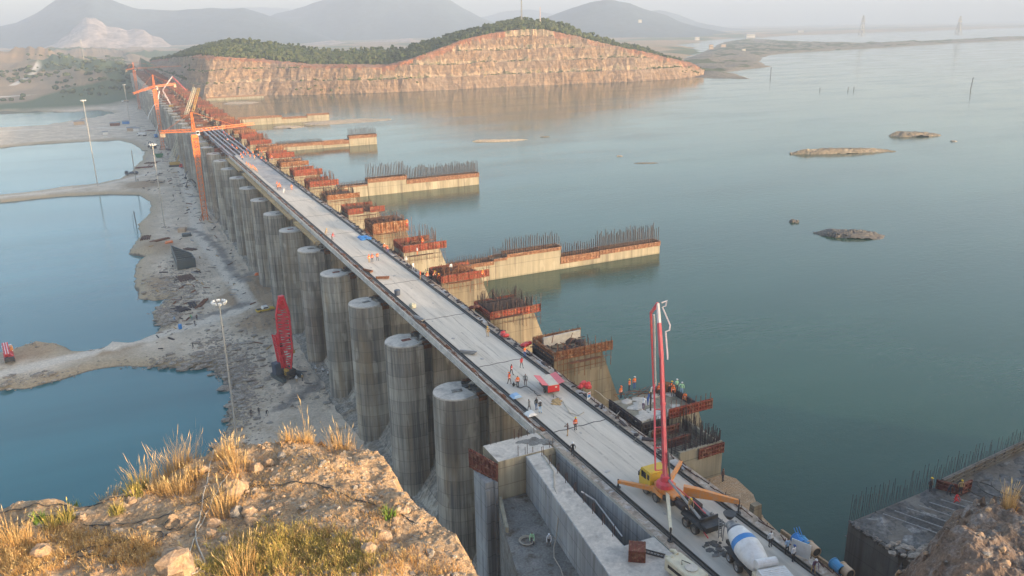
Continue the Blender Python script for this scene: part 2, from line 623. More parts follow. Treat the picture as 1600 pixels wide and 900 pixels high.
WZ = -0.8          # ponds on the low side
LZ = 22.0          # reservoir
pools = [P2(l, WZ) for l in (
    [(-60, 618), (0, 611), (50, 606), (100, 592), (150, 577), (200, 572), (245, 575), (290, 577), (330, 574), (345, 590), (362, 608), (356, 635), (362, 650), (348, 680), (330, 700), (300, 760), (100, 820), (-60, 840)],
    [(-160, 327), (0, 317), (60, 311), (100, 307), (170, 304), (215, 305), (236, 316), (234, 333), (222, 345), (216, 352), (221, 365), (212, 378), (206, 393), (203, 397), (222, 400), (236, 401), (225, 405), (211, 413), (209, 430), (212, 450), (218, 465), (240, 470), (264, 467), (250, 480), (238, 487), (243, 500), (250, 512), (243, 522), (210, 535), (165, 547), (115, 551), (95, 541), (70, 540), (30, 546), (-160, 580)],
    [(-160, 238), (0, 231), (60, 225), (120, 222), (185, 219), (207, 224), (225, 237), (222, 250), (212, 260), (200, 272), (186, 281), (150, 288), (100, 294), (50, 301), (-160, 322)],
    [(-160, 170), (0, 174), (60, 174), (110, 176), (150, 172), (184, 176), (150, 183), (120, 188), (60, 197), (0, 199), (-160, 208)])]
LAKE = [(52, -500), (9200, -500), (9200, 3600), (3600, 3000), (2300, 2700), (1500, 2000), (1000, 1300), (700, 950), (400, 900), (52, 1000)]

xs = graded(-5200, 9300, -75, 60, 1.25, 1.09)
ys = graded(40, 9400, 135, 640, 1.7, 1.05)
X, Y = np.meshgrid(xs, ys)
n1 = vnoise(X, Y, 0.06, 3.1, 3)
n2 = vnoise(X, Y, 0.30, 7.7, 3)
n3 = vnoise(X, Y, 0.0045, 1.2, 5)
sp = np.full(X.shape, 1e9)
for pl in pools:
    sp = np.minimum(sp, -sdf(X, Y, pl))          # >0 on dry land
sp = sp + n1 * 1.2 + n2 * 0.7
low = WZ + np.where(sp > 0, np.minimum(sp * 0.45, 1.1 + 0.25 * n1 + 0.15 * n2 + 0.01 * np.minimum(sp, 40)), np.maximum(sp * 0.5, -3.0))
mounds = [(396, 448, 7, 2.2), (455, 500, 5, 1.6), (408, 507, 6, 1.8), (372, 470, 5, 1.0), (235, 445, 6, 1.2), (180, 543, 5, 1.2), (60, 545, 6, 1.5), (235, 390, 8, 1.6), (225, 290, 9, 1.6), (430, 470, 4, 1.4)]
for u, v, r, h in mounds:
    c = at(u, v, 0)
    rr = np.sqrt((X - c.x) ** 2 + ((Y - c.y) * 0.8) ** 2) / r
    low = low + h * np.exp(-rr ** 2 * 1.4) * (1 + 0.5 * n2) * (sp > 0)
far_t = np.clip((Y - 1080) / 500, 0, 1)
far_t = far_t * far_t * (3 - 2 * far_t)
plain = 24 + 9 * n3 + 4.0 * n1 * np.clip(far_t, 0, 1)
plain = np.maximum(plain, 22.6)
hump = 22 * np.exp(-(((X + 60) / 70) ** 2 + ((Y - 1560) / 70) ** 2)) + 30 * np.exp(-(((X + 520) / 260) ** 2 + ((Y - 2100) / 200) ** 2)) + 26 * np.exp(-(((X + 130) / 200) ** 2 + ((Y - 2300) / 200) ** 2)) + 34 * np.exp(-(((X - 5) / 55) ** 2 + ((Y - 1330) / 90) ** 2)) + 24 * np.exp(-(((X + 150) / 140) ** 2 + ((Y - 1750) / 120) ** 2)) + 16 * np.exp(-(((X + 330) / 160) ** 2 + ((Y - 1600) / 140) ** 2))
pz = plain + hump * (1.15 + 0.7 * n3 + 0.35 * n1)
Zg = np.where(Y < 1080, low, low * (1 - far_t) + (6 + pz * 0.85) * far_t)
sl = sdf(X, Y, LAKE)
Zg = np.where(X > 58, np.where(sl > 0, np.maximum(LZ - 6, LZ - 0.3 - sl * 0.1), np.where(Y > 900, pz + 3, 20.0)), Zg)
Zg = np.where((X > 58) & (Y < 700), -4.0, Zg)
road = np.minimum.reduce([line_d(X, Y, P2(l, 0)) - w for l, w in (
    ([(-60, 602), (0, 588), (100, 563), (200, 541), (320, 505), (390, 480), (350, 420), (310, 370), (300, 320), (285, 270), (262, 225), (240, 190), (225, 165)], 2.6),
    ([(-60, 318), (0, 309), (100, 299), (170, 288), (250, 268)], 2.2),
    ([(-60, 212), (0, 206), (60, 203), (150, 200), (230, 205)], 4), ([(20, 152), (60, 142), (85, 130), (105, 126)], 5), ([(0, 160), (100, 156), (200, 150)], 5))])
wet = line_d(X, Y, P2([(470, 680), (440, 620), (420, 600)], 0))
wet = np.minimum.reduce([line_d(X, Y, P2(l, 0)) for l in (
    [(385, 450), (362, 425), (345, 392), (322, 372), (300, 360), (268, 357)], [(300, 500), (350, 488), (385, 478)], [(330, 310), (300, 308)], [(440, 640), (480, 610), (520, 590)], [(395, 430), (440, 380)])])
green = np.clip(vnoise(X, Y, 0.006, 5.5, 4) * 2.4 + 0.05, 0, 1) * np.clip((Y - 1000) / 200, 0, 1)
soil = sum(np.exp(-(((X - at(u, v, 0).x) ** 2 + ((Y - at(u, v, 0).y) * .8) ** 2) / (r * 1.25) ** 2)) for u, v, r, h in mounds)
haul = line_d(X, Y, P2([(470, 620), (420, 520), (385, 455), (350, 400), (318, 340), (295, 290), (272, 235), (250, 190)], 0)) + 1.2 * n1
ground = heightmesh('ground', xs, ys, Zg, 'rubble', dict(far=np.clip((Y - 1000) / 200, 0, 1) + 0 * X, road=road + n2 * 1.0, wet=wet + n2 * 2.5, soil=soil * (1 + .5 * n2), haul=haul, shore=sp, green=green), smooth=True)
tag(ground, kind='structure')
m, t, b = _nodes('yard_ground')
v = pos(t)


def attr(t, nm, lo, hi):
    a = N(t, 'ShaderNodeAttribute')
    a.attribute_name = nm
    r = N(t, 'ShaderNodeMapRange')
    r.inputs[1].default_value = lo
    r.inputs[2].default_value = hi
    t.links.new(a.outputs['Fac'], r.inputs[0])
    return r.outputs[0]


f2 = nz(t, v, 1.6, 6, 0.75, 0.3, 0.7)
c = mixc(t, nz(t, v, 0.09, 5, 0.6), (0.70, 0.585, 0.445), (0.50, 0.415, 0.31))
c = mixc(t, nz(t, v, 0.25, 5, 0.7, 0.52, 0.68), c, (0.44, 0.335, 0.225))
c = mixc(t, attr(t, 'soil', 0.15, 0.6), c, (0.36, 0.26, 0.165))
hl = N(t, 'ShaderNodeAttribute')
hl.attribute_name = 'haul'
trk = mth(t, 'MULTIPLY', mth(t, 'GREATER_THAN', mth(t, 'SINE', mth(t, 'MULTIPLY', hl.outputs['Fac'], 2.6)), 0.35), attr(t, 'haul', 9.0, 5.0))
trk = mth(t, 'MULTIPLY', trk, nz(t, v, 0.12, 4, 0.6, 0.42, 0.6))
c = mixc(t, mth(t, 'MULTIPLY', trk, 0.45), c, (0.22, 0.195, 0.165))
c = mixc(t, attr(t, 'shore', 9.0, 1.0), c, (0.42, 0.33, 0.215))
c = mixc(t, attr(t, 'far', 0.2, 0.9), c, mixc(t, nz(t, v, 0.012, 5, 0.65), (0.36, 0.235, 0.13), (0.23, 0.165, 0.095)))
c = mixc(t, attr(t, 'road', 0.8, -1.0), c, (0.66, 0.58, 0.47))
c = mixc(t, mth(t, 'MULTIPLY', attr(t, 'wet', 2.6, 0.6), 0.75), c, (0.14, 0.135, 0.13))
c = mixc(t, attr(t, 'shore', 0.5, 0.0), c, (0.13, 0.115, 0.09))
c = mixc(t, attr(t, 'green', 0.25, 0.6), c, (0.07, 0.10, 0.035))
k = mth(t, 'MULTIPLY_ADD', f2, 0.55, 0.72)
kk = N(t, 'ShaderNodeCombineColor')
for i in range(3):
    t.links.new(k, kk.inputs[i])
t.links.new(mixc(t, 1.0, c, kk.outputs[0], 'MULTIPLY'), b.inputs['Base Color'])
b.inputs['Roughness'].default_value = 0.92
bump(t, b, f2, 0.7, 0.15)
M['yard_ground'] = m
ground.data.materials[0] = m

base = MB()
base.box((2050, 4400, -7), (14600, 10200, 4))
tag(base.build('terrain', 'sand'), kind='structure')
lake = MB()
lake.prism(LAKE[::-1], LZ - 0.5, LZ)
tag(lake.build('water', 'lake_water'), kind='structure')
for pl in pools:
    xsn = [p[0] for p in pl]
    ysn = [p[1] for p in pl]
pw = MB()
pw.add([(-900, 130, WZ), (33, 130, WZ), (33, 1060, WZ), (-900, 1060, WZ)], [(0, 1, 2, 3)])
tag(pw.build('water', 'pond_water'), kind='structure')

# ---------------------------------------------------------------- far shore tongue
tp = P2([(1085, 121), (1130, 122), (1175, 124), (1155, 117), (1140, 112), (1165, 109), (1205, 104), (1188, 98), (1190, 90), (1215, 84), (1300, 79), (1420, 72), (1500, 67), (1600, 62), (1740, 54), (1740, 50), (1600, 57), (1500, 62), (1420, 66), (1340, 68), (1250, 66), (1200, 62), (1170, 60), (1130, 66), (1090, 85), (1040, 100)], LZ)
fx, fy = np.arange(560, 3400, 9.0), np.arange(690, 2500, 9.0)
FX, FY = np.meshgrid(fx, fy)
s = sdf(FX, FY, tp) + 8 * vnoise(FX, FY, 0.02, 2.2, 3)
FZ = LZ + np.where(s > 0, np.minimum(s * 0.12, 3 + 3.5 * vnoise(FX, FY, 0.015, 9.1, 4) + 3 * vnoise(FX, FY, 0.06, 4.1, 3)), np.maximum(s * 0.3, -3))
fs = heightmesh('terrain', fx, fy, FZ, ['islet_rock', 'scrub'], pick=(vnoise(FX, FY, 0.02, 3.3, 4) > 0.12) & (s > 12), smooth=True)
tag(fs, kind='structure')

# ---------------------------------------------------------------- quarried hill above the reservoir
bp = [(50, 1310), (58, 1225), (63, 1150), (67, 1050), (69, 950), (70, 870), (73, 838)] + P2([(318, 155), (400, 150), (480, 148), (560, 146), (640, 143), (700, 140), (800, 135), (900, 131), (1000, 127), (1060, 123), (1100, 119)], LZ)
bp = [Vector((x, y, 0)) for x, y in bp]
cum = [0.0]
for a_, b_ in zip(bp[:-1], bp[1:]):
    cum.append(cum[-1] + (b_ - a_).length)
TT = cum[-1]


def along(tv):
    for i in range(len(bp) - 1):
        if tv <= cum[i + 1] or i == len(bp) - 2:
            return bp[i].lerp(bp[i + 1], max(0, min(1, (tv - cum[i]) / (cum[i + 1] - cum[i]))))


def interp(u, l):
    return float(np.interp(u, [a for a, _ in l], [b for _, b in l]))


CT = [(200, 104), (235, 92), (300, 85), (400, 91), (480, 99), (560, 99), (600, 100), (640, 90), (680, 76), (740, 56), (800, 47), (850, 46), (900, 56), (960, 70), (1020, 82), (1080, 97), (1110, 112)]
RG = [(200, 104), (235, 86), (262, 72), (290, 67), (350, 71), (400, 72), (450, 83), (520, 79), (600, 79), (650, 64), (720, 49), (780, 36), (820, 31), (870, 34), (920, 49), (960, 62), (1040, 79), (1080, 93), (1110, 113)]
edir = Vector((0.45, 0.893, 0)).normalized()
NT = 420
dl = np.concatenate([np.arange(-4, 52, 1.0), np.arange(53, 140, 3.0), np.arange(143, 480, 12.0)])
QP = np.zeros((NT, len(dl), 3))
QM = np.zeros((NT, len(dl)), int)
trees = []
for i in range(NT):
    tv = TT * i / (NT - 1)
    B = along(tv)
    Bn = B + edir * 38
    u_ = proj((Bn.x, Bn.y, 60))[0]
    D1 = (B + edir * 40 - CAM).dot(FW)
    vh = proj((Bn.x * 1e3, Bn.y * 1e3, CAMZ))[1]
    zc = max(26, CAMZ - (interp(u_, CT) - vh) / FOC * D1)
    zr = max(zc - 2, CAMZ - (interp(u_, RG) - vh) / FOC * (D1 + 70) - 4.5)
    for j, d in enumerate(dl):
        wob = 3.2 * fbm((tv * 0.035, 3.3, d * 0.02), 4) + 1.6 * fbm((tv * 0.16, 1.1, d * 0.05), 3)
        dd = d + wob + 2.5 * fbm((tv * 0.012, 7.7, 0.3), 2)
        # benches: a steep face, then a ledge
        st, run, led = 12.0, 4.2, 7.5
        if u_ < 560:
            q_ = min(1, (560 - u_) / 120)
            run, led = 4.2 + 5.5 * q_, 7.5 - 4.5 * q_
        if tv < cum[5]:
            run, led = 20.0, 4.0
        kf = max(0.0, dd) / (run + led)
        kb = math.floor(kf)
        fr = (kf - kb) * (run + led)
        z = LZ + kb * st + 1.6 * fbm((tv * .02, kb * 3.1, 5.0), 3) * (kb > 0) + min(fr / run, 1.0) * st + (0 if dd > 0 else dd * 0.4)
        topd = 44.0
        mt = 0
        rough = 1.9 * fbm((tv * 0.30, z * 0.14, 4.4), 5)
        if (fr > run + .8 or fr < run * (.13 + .12 * fbm((tv * .05, kb * 2.2, 1.0), 2))) and d > 3 and (u_ > 540 or kb == 1):
            mt = 3  # ledges, plus the foot of each face coloured darker for shade, scrub and scree
        if z >= zc - 5 - 3 * fbm((tv * .02, 9.0, 1.0), 3) and d > 4:
            mt = 1 if u_ > 600 or z >= zc - 2 else mt
        if z > zc:
            z = zc + 0.06 * max(0, dd - (zc - LZ) / st * (run + led))
        if d > 46:
            q = min(1, (d - 46) / 75)
            q = q * q * (3 - 2 * q)
            z = zc + (zr - zc) * q
            if d > 125:
                z = zr + 5 * math.sin(min(1, (d - 125) / 120) * 3.14) - max(0, d - 200) * 0.33
            z += 2.0 * fbm((B.x * .03, B.y * .03 + d * 0.03, 2.0), 3)
        forest = d > 50 and z > zc + 0.4 or d > 62
        if forest:
            mt = 2
        p = B + edir * d
        QP[i, j] = (p.x + rough * 0.5, p.y - rough, max(z, LZ - 5) + rough * 0.4)
        QM[i, j] = mt
mb = MB()
mb.grid(QP)
mb.m = QM[:-1, :-1].ravel().tolist()
# the sheet is wound for an up-facing normal
mb.f = [f[::-1] for f in mb.f]


def cliff(name, a, b_, dk, s=1.0):
    g_ = (0.36, 0.31, 0.26)
    m, t, bb = _nodes(name)
    v1 = nz(t, pos(t, (1, 1, 0.45)), 0.20, 6, 0.75, 0.36, 0.64)
    v2 = nz(t, pos(t, (1, 1, 0.55)), 0.40, 5, 0.75, 0.46, 0.6)
    v3 = nz(t, pos(t, (1, 1, 1)), 0.018, 4, 0.6, 0.38, 0.62)
    hz = nz(t, pos(t, (0.1, 0.1, 1.6)), 0.35, 3, 0.6, 0.4, 0.62)
    c = mixc(t, v1, a, b_)
    c = mixc(t, mth(t, 'MULTIPLY', v2, 0.62), c, dk)
    c = mixc(t, mth(t, 'MULTIPLY', v3, 0.6), c, (0.38, 0.29, 0.22))
    c = mixc(t, mth(t, 'MULTIPLY', hz, 0.3), c, dk)
    t.links.new(c, bb.inputs['Base Color'])
    bb.inputs['Roughness'].default_value = 0.95
    bump(t, bb, mth(t, 'ADD', v1, v2), 0.8, 1.2)
    M[name] = m


cliff('cliff_rock', (0.49, 0.30, 0.16), (0.34, 0.235, 0.155), (0.12, 0.085, 0.068))
cliff('cliff_red', (0.46, 0.15, 0.07), (0.40, 0.19, 0.10), (0.20, 0.10, 0.06))
earth('cliff_ledge_shade', (0.40, 0.28, 0.185), (0.27, 0.215, 0.15), (0.11, 0.115, 0.06), 0.05, 0.6)
tag(mb.build('hill', ['cliff_rock', 'cliff_red', 'forest', 'cliff_ledge_shade']), kind='structure')
fw = MB()
rnd = random.Random(5)
sel = [(i, j) for i in range(0, NT) for j in range(len(dl)) if QM[i, j] == 2 and dl[j] < 200]
for q in range(6500):
    i, j = rnd.choice(sel)
    if rnd.random() > min(1.0, 0.35 + (dl[min(j + 1, len(dl) - 1)] - dl[j]) / 8):
        continue
    p = QP[i, j]
    r = rnd.uniform(1.0, 2.9)
    x, y = p[0] + rnd.uniform(-3, 3), p[1] + rnd.uniform(-3, 3)
    z = p[2] + r * 0.45
    fw.rock((x, y, z), (r, r, r * rnd.uniform(0.65, 1.05)), rnd.random() * 90, 0 if rnd.random() < .6 else 1, 7, 4, rnd.uniform(.35, .62))
for q in range(900):      # scrub on the benches and at the water's edge
    i = rnd.randrange(NT)
    j = rnd.choice([k for k, d in enumerate(dl) if d < 48 and (QM[i, k] == 3 or q % 6 == 0)] or [8])
    if noise.noise(Vector((i * .03, j * .05, 8))) < -0.12:
        continue
    p = QP[i, j]
    r = rnd.uniform(0.4, 1.3)
    fw.rock((p[0], p[1], p[2] + .3), (r * 1.4, r, r * .8), rnd.random() * 90, 1, 6, 3, 0.42)
tag(fw.build('forest', ['forest', 'scrub']), 'green woodland covering the ridge above the quarried cliff', 'forest', kind='stuff')
# scrub on the hummocky land at the far left end of the dam
fw = MB()
for q in range(2200):
    x, y = rnd.uniform(-420, 52), rnd.uniform(1190, 2000)
    w = noise.noise(Vector((x * .009, y * .006, 3))) + (0.35 if abs(x - 5) < 60 and y < 1420 else 0)
    if w < 0.05:
        continue
    ii, jj = int(np.searchsorted(ys, y)), int(np.searchsorted(xs, x))
    r = rnd.uniform(1.2, 3.6)
    fw.rock((x, y, Zg[min(ii, len(ys) - 1), min(jj, len(xs) - 1)] + r * .3), (r * 1.2, r * 1.2, r * .8), rnd.random() * 90, 0 if rnd.random() < .5 else 1, 6, 3, 0.42)
tag(fw.build('scrub', ['forest', 'scrub']), 'patches of green scrub on the brown hummocks past the dam', 'scrub', kind='stuff')

# ---------------------------------------------------------------- mountains in the haze


def mountain(name, ridge, D, width, mat, basez=24.0, nu=90, ns=26, seed=0.0, amp=0.10, ex=0.9):
    u0, u1 = ridge[0][0], ridge[-1][0]
    P = np.zeros((nu, ns, 3))
    for i in range(nu):
        u = u0 + (u1 - u0) * i / (nu - 1)
        v = interp(u, ridge)
        p = atd(u, v, D)
        h = max(4.0, p.z - basez)
        d = (p - CAM)
        d.z = 0
        d.normalize()
        for j in range(ns):
            s = -1 + 2 * j / (ns - 1)
            k = (1 - abs(s)) ** ex
            q = Vector((p.x, p.y, 0)) + d * (s * width)
            z = basez - 3 + h * k * (1 + (amp * 4 * fbm((q.x * .0016 + seed, q.y * .0016, seed), 5)) * min(1, abs(s) * 4)) + h * amp * 0.35 * fbm((q.x * .006, q.y * .006, seed), 4)
            P[i, j] = (q.x, q.y, z)
    g = MB()
    g.grid(P)
    g.f = [f[::-1] for f in g.f]
    return tag(g.build(name, mat, smooth=True), kind='structure')


mountain('hills', [(-140, 60), (-60, 46), (0, 38), (25, 33), (60, 16), (95, -8), (135, -26), (160, -8), (178, 0), (212, 10), (240, 12), (300, 9), (380, 9), (420, 22), (470, 40), (520, 60), (560, 75)], 4100, 1100, 'mountain', seed=1)
mountain('hills', [(390, 40), (430, 18), (470, 8), (495, 0), (540, -14), (600, -24), (650, -20), (700, -4), (722, 9), (750, 25), (790, 40), (840, 55)], 5000, 1200, 'mountain', seed=4)
mountain('hills', [(250, 20), (330, 10), (415, 9), (450, 11), (520, 25), (640, 30), (740, 28), (790, 17), (830, 13), (880, 26), (950, 40)], 7200, 1200, 'mountain', seed=7)
mountain('hills', [(800, 45), (850, 27), (900, 8), (922, 0), (950, -5), (985, 0), (1010, 11), (1040, 22), (1065, 34), (1100, 43), (1150, 52)], 4000, 900, 'mountain', seed=9)
mountain('hills', [(980, 20), (1030, 14), (1060, 22), (1090, 34), (1140, 43), (1220, 47)], 6000, 900, 'mountain', seed=12)
mountain('hills', [(1000, 50), (1150, 47), (1250, 43), (1400, 40), (1560, 33), (1750, 28)], 8600, 600, 'mountain', seed=15, amp=0.2)
mountain('hills', [(45, 80), (60, 77), (72, 71), (84, 68), (95, 59), (104, 54), (112, 46), (122, 37), (128, 30), (134, 26), (150, 27), (158, 31), (165, 38), (185, 40), (198, 45), (210, 43), (225, 46), (236, 54), (250, 57), (262, 64), (280, 76)], 3300, 260, 'pale_quarry', seed=18, nu=150, ns=40, amp=0.24, ex=0.45)
mountain('hills', [(440, 74), (480, 66), (520, 61), (545, 66), (580, 64), (640, 58), (660, 66)], 3100, 260, 'pale_quarry', seed=21)

# ---------------------------------------------------------------- foreground hill of broken rock
HT = 58.0
hp = P2([(-110, 800), (0, 779), (75, 772), (130, 774), (165, 760), (210, 742), (250, 730), (290, 706), (340, 690), (400, 681), (440, 681), (480, 675), (530, 677), (560, 681), (585, 692), (602, 703), (618, 728), (632, 752), (648, 778)], HT)
hp += [(12.6, 33.5), (13.0, 29.0), (13.5, 10.0), (13, -40), (-60, -40), (-60, 30), (-16, 44)]
hx = np.concatenate([np.arange(-40, -10, 1.2), np.arange(-10, 14, 0.085), np.arange(14, 36, 0.5)])
hy = np.concatenate([np.arange(-40, 24, 3.0), np.arange(24, 51, 0.11), np.arange(51, 95, 1.0)])
HX, HY = np.meshgrid(hx, hy)
w1 = vnoise(HX, HY, 0.28, 1.7, 5)
w2 = vnoise(HX, HY, 1.3, 6.1, 4)
w3 = vnoise(HX, HY, 0.9, 2.9, 3)
sh = sdf(HX, HY, hp) + 0.35 * w1 + 0.08 * w3
edge = np.clip(sh, -100, 3)
out = np.maximum(-sh, 0)
lip = np.where(HX > 11.0, 1.0, 0.0)
drop = out * (1.1 + 2.4 * np.clip((HX - 11.2) / 1.0, 0, 1)) + 0.9 * np.clip(out - .8, 0, 1) * (w3 + .3 * w2) + 0.35 * np.clip(out - 1.5, 0, 1) * np.sin(out * 2.2 + 3 * w3)
HZ = HT - 0.6 * np.exp(-np.maximum(sh, 0) / 1.2) + 0.55 * w1 + 0.13 * w2 - 0.25 + 0.02 * np.maximum(0, 42 - HY) - drop
HZ = np.maximum(HZ, -6)


def hill_z(x, y):
    i = min(len(hy) - 1, int(np.searchsorted(hy, y)))
    j = min(len(hx) - 1, int(np.searchsorted(hx, x)))
    return float(HZ[i, j])


hill = heightmesh('hill', hx, hy, HZ, 'hill_soil')
tag(hill, kind='structure')


def onhill(u, v):
    p = at(u, v, HT)
    for _ in range(6):
        z = hill_z(p.x, p.y)
        if z < HT - 1.6 and u < 560:       # past the brink: step back onto the hilltop
            p = Vector((p.x * .985, p.y - .45, 0))
        else:
            p = at(u, v, z)
    return Vector((p.x, p.y, hill_z(p.x, p.y)))


# ---------------------------------------------------------------- rocky knoll on the right
kp = [(40.0, 24), (42.5, 27.2), (44.5, 28.4), (47, 29.4), (49.0, 30.4), (51.5, 31.2), (54, 30.4), (60, 31), (70, 26), (90, 8), (130, 0), (150, -60), (60, -60), (36, 0)]
kx = np.concatenate([np.arange(28, 38, 0.5), np.arange(38, 62, 0.13), np.arange(62, 330, 3.0)])
ky = np.concatenate([np.arange(-210, 12, 3.0), np.arange(12, 52, 0.16), np.arange(52, 62, 1.0)])
KX, KY = np.meshgrid(kx, ky)
w1 = vnoise(KX, KY, 0.22, 11.7, 5)
w2 = vnoise(KX, KY, 0.9, 16.1, 4)
w3 = vnoise(KX, KY, 3.0, 1.1, 2)
sh = sdf(KX, KY, kp) + 0.7 * w1
out = np.maximum(-sh, 0)
KZ = 50.0 + 0.9 * w1 + 0.45 * w2 + 0.1 * w3 - 1.1 * np.exp(-np.maximum(sh, 0) / 1.0) - out * 1.5 - 0.6 * np.floor(out / 2 + w2) * (out > 0)
KZ = np.maximum(KZ, 16.0 - out * .3)
s_x, s_y = KX - 157, KY + 65
pp, qq = s_x * 0.8 + s_y * 0.6, s_x * 0.6 - s_y * 0.8
KZ = np.maximum(KZ, 10 + 65 * np.clip(1.25 * np.exp(-(pp / 43.0) ** 4 - (qq / 75.0) ** 2), 0, 1) + 2.5 * w1)  # unseen peak off to the right, shaped to throw shade over the near deck
KZ = np.where((KX < 34), KZ - (34 - KX) * 4, KZ)


def knoll_z(x, y):
    return float(KZ[min(len(ky) - 1, int(np.searchsorted(ky, y))), min(len(kx) - 1, int(np.searchsorted(kx, x)))])


tag(heightmesh('hill', kx, ky, KZ, 'knoll_soil'), kind='structure')

# ---------------------------------------------------------------- air
hz = MB()
hz.box((2050, 4400, 205), (14650, 10300, 432))
m = bpy.data.materials.new('haze_air')
m.use_nodes = True
t = m.node_tree
t.nodes.remove(t.nodes['Principled BSDF'])
pv = N(t, 'ShaderNodeVolumePrincipled')
pv.inputs['Color'].default_value = (*HAZE_COLOR, 1)
pv.inputs['Density'].default_value = HAZE_DENSITY
pv.inputs['Anisotropy'].default_value = 0.0
t.links.new(pv.outputs[0], t.nodes['Material Output'].inputs['Volume'])
M['haze_air'] = m
tag(hz.build('haze', 'haze_air'), kind='stuff')

# ================================================================== THE DAM
DZ = 33.0
NP = 49


def py(i):
    return 105 + 23.5 * i


cb = MB()
cb.xzprism([(36, -3), (36, 0.2), (40.5, 1.2), (44, 6), (47.5, 15), (51, 22), (54, 24.2), (57, 24.6), (60, 23), (62, 18), (62, -3)][::-1], 82.3, 1236)
o = cb.build('spillway_crest', 'pier_concrete')
tag(o, 'long curved concrete spillway sill running between all the grey piers', 'spillway')

# ---- one pier of each kind, then copies
W2 = 3.45
nose = [(41.25 - 3.75 * math.cos(a), W2 * math.sin(a)) for a in np.linspace(-math.pi / 2, math.pi / 2, 15)]
nose = [(-0, 0)][:0] + [(x - 52, y) for x, y in nose]


def shaft(top=29.8, seed=0):
    mb = MB()
    rr = random.Random(seed)
    g = 1.0
    poly = [(56.0 - 52, -W2)] + [(44.9 - 52, -W2), (44.9 - 52, -W2 + g), (43.3 - 52, -W2 + g), (43.3 - 52, -W2)]
    left = [(x, y) for x, y in nose]
    poly = [(4.0, -W2), (4.0, W2), (-7.1, W2), (-7.1, W2 - g), (-8.7, W2 - g), (-8.7, W2)] + left[::-1] + [(-8.7, -W2), (-8.7, -W2 + g), (-7.1, -W2 + g), (-7.1, -W2)]
    mb.prism(poly, -2.0, top)
    return mb


def caps(seed, top=29.8):
    """broken pour on the pier top: a worn rim, rough lumps and the rusty sockets at the slots"""
    mb = MB()
    rr = random.Random(seed)
    rim = [(x * 0.985 - 0.13, y * 0.97) for x, y in nose] + [(-8.9, 2.9 * rr.uniform(.7, 1)), (-9.6, 1.0), (-9.2, -0.6), (-8.9, -2.9 * rr.uniform(.7, 1))]
    mb.prism(rim[::-1], top + 0.003, top + 0.22)
    for k in range(9):
        x, y = rr.uniform(-9.5, -2.5), rr.uniform(-2.3, 2.3)
        mb.rock((x, y, top + .1), (rr.uniform(.3, .9), rr.uniform(.3, .8), rr.uniform(.12, .4)), rr.random() * 50, 0, 6, 3)
    for s in (-1, 1):
        mb.box((-5.2, s * 1.6, top + 0.45), (1.7, 1.2, 0.9))
    return mb


def recess(seed, top=29.8):
    mb = MB()
    rr = random.Random(seed + 9)
    mb.box((rr.uniform(-11.4, -10.2), rr.uniform(-.8, .8), top + .25), (1.6, .9, .1), rr.uniform(-.3, .3))
    return mb


def broken_top(seed, top=29.8):
    mb = MB()
    rr = random.Random(seed + 40)
    mb.box((-2.2, 0, top + .05), (12.4, 2 * W2 - .3, .12))
    for k in range(34):
        x, y = rr.uniform(-9.2, 3.4), rr.uniform(-3, 3)
        r = rr.uniform(.2, .8)
        mb.rock((x, y, top + .12), (r, r * rr.uniform(.5, 1), r * rr.uniform(.2, .55)), rr.random() * 50, 0, 6, 3)
    for k in range(26):
        x, y = rr.uniform(-8.5, 3), rr.uniform(-3, 3)
        mb.bar((x, y, top), (x + rr.uniform(-.3, .3), y + rr.uniform(-.2, .2), top + rr.uniform(.3, 1.3)), 0.07)
    return mb


def socket(seed, top=29.8):
    out = Panels()
    rr = random.Random(seed)
    for s in (-1, 1):
        mb = out.new()
        mb.box((-7.9, s * (W2 - 0.75), top - 0.25), (1.5, 0.45, 1.3))
        mb.box((-6.3, s * (W2 - 0.05), top - 0.5), (0.7, 0.25, 1.1))
        mb.bar((-7.1, s * (W2 - .5), top - .5), (-6.3, s * (W2 - .1), top - .5), .3)
    return out


def buttress(top=33.2):
    mb = MB()
    # rear block of the pier with its battered end towards the reservoir
    mb.xzprism([(4.0, 14), (19.6, 14), (12.6, top), (4.0, top)][::-1], -W2, W2)
    return mb


def panel(mb, p, q, h, th, mi=0, rib=0.62, n=(0, -1)):
    """formwork panel standing from p to q with stiffener ribs on its outer side"""
    p, q = Vector(p), Vector(q)
    L = (q - p).length
    d = (q - p).normalized()
    nn = Vector((n[0], n[1], 0))
    up = Vector((0, 0, 1))
    mb.bar(p + up * h / 2, q + up * h / 2, th, h, mi)
    k = int(L / rib)
    for i in range(k + 1):
        c = p + d * (L * i / max(1, k)) + nn * (th / 2 + 0.07)
        mb.bar(c + up * 0.03, c + up * (h + 0.05), 0.10, 0.14, mi)
    for f in (0.18, 0.55, 0.92):
        mb.bar(p + nn * (th / 2 + 0.1) + up * h * f, q + nn * (th / 2 + 0.1) + up * h * f, 0.16, 0.12, mi)


def formwork(h=1.5, x1=14.4, z=33.0, gap=None, y=-W2 - 0.12):
    segs = [(4.2, x1)] if not gap else [(4.2, gap[0]), (gap[1], x1)]
    out = Panels()
    for a, b_ in segs:
        panel(out.new(), (a, y, z), (b_, y, z), h, 0.1)
    panel(out.new(), (4.1, y, z), (4.1, -y, z), h * .9, 0.1, n=(-1, 0))
    panel(out.new(), (4.2, -y, z), (x1 - 1.5, -y, z), h, 0.1, n=(0, 1))
    return out


class Panels(list):
    def new(s):
        s.append(MB())
        return s[-1]

    def build(s, name, m_, parent):
        for mb in s:
            mb.build(name if name == 'slot_frame' else 'formwork_panel', m_, parent)


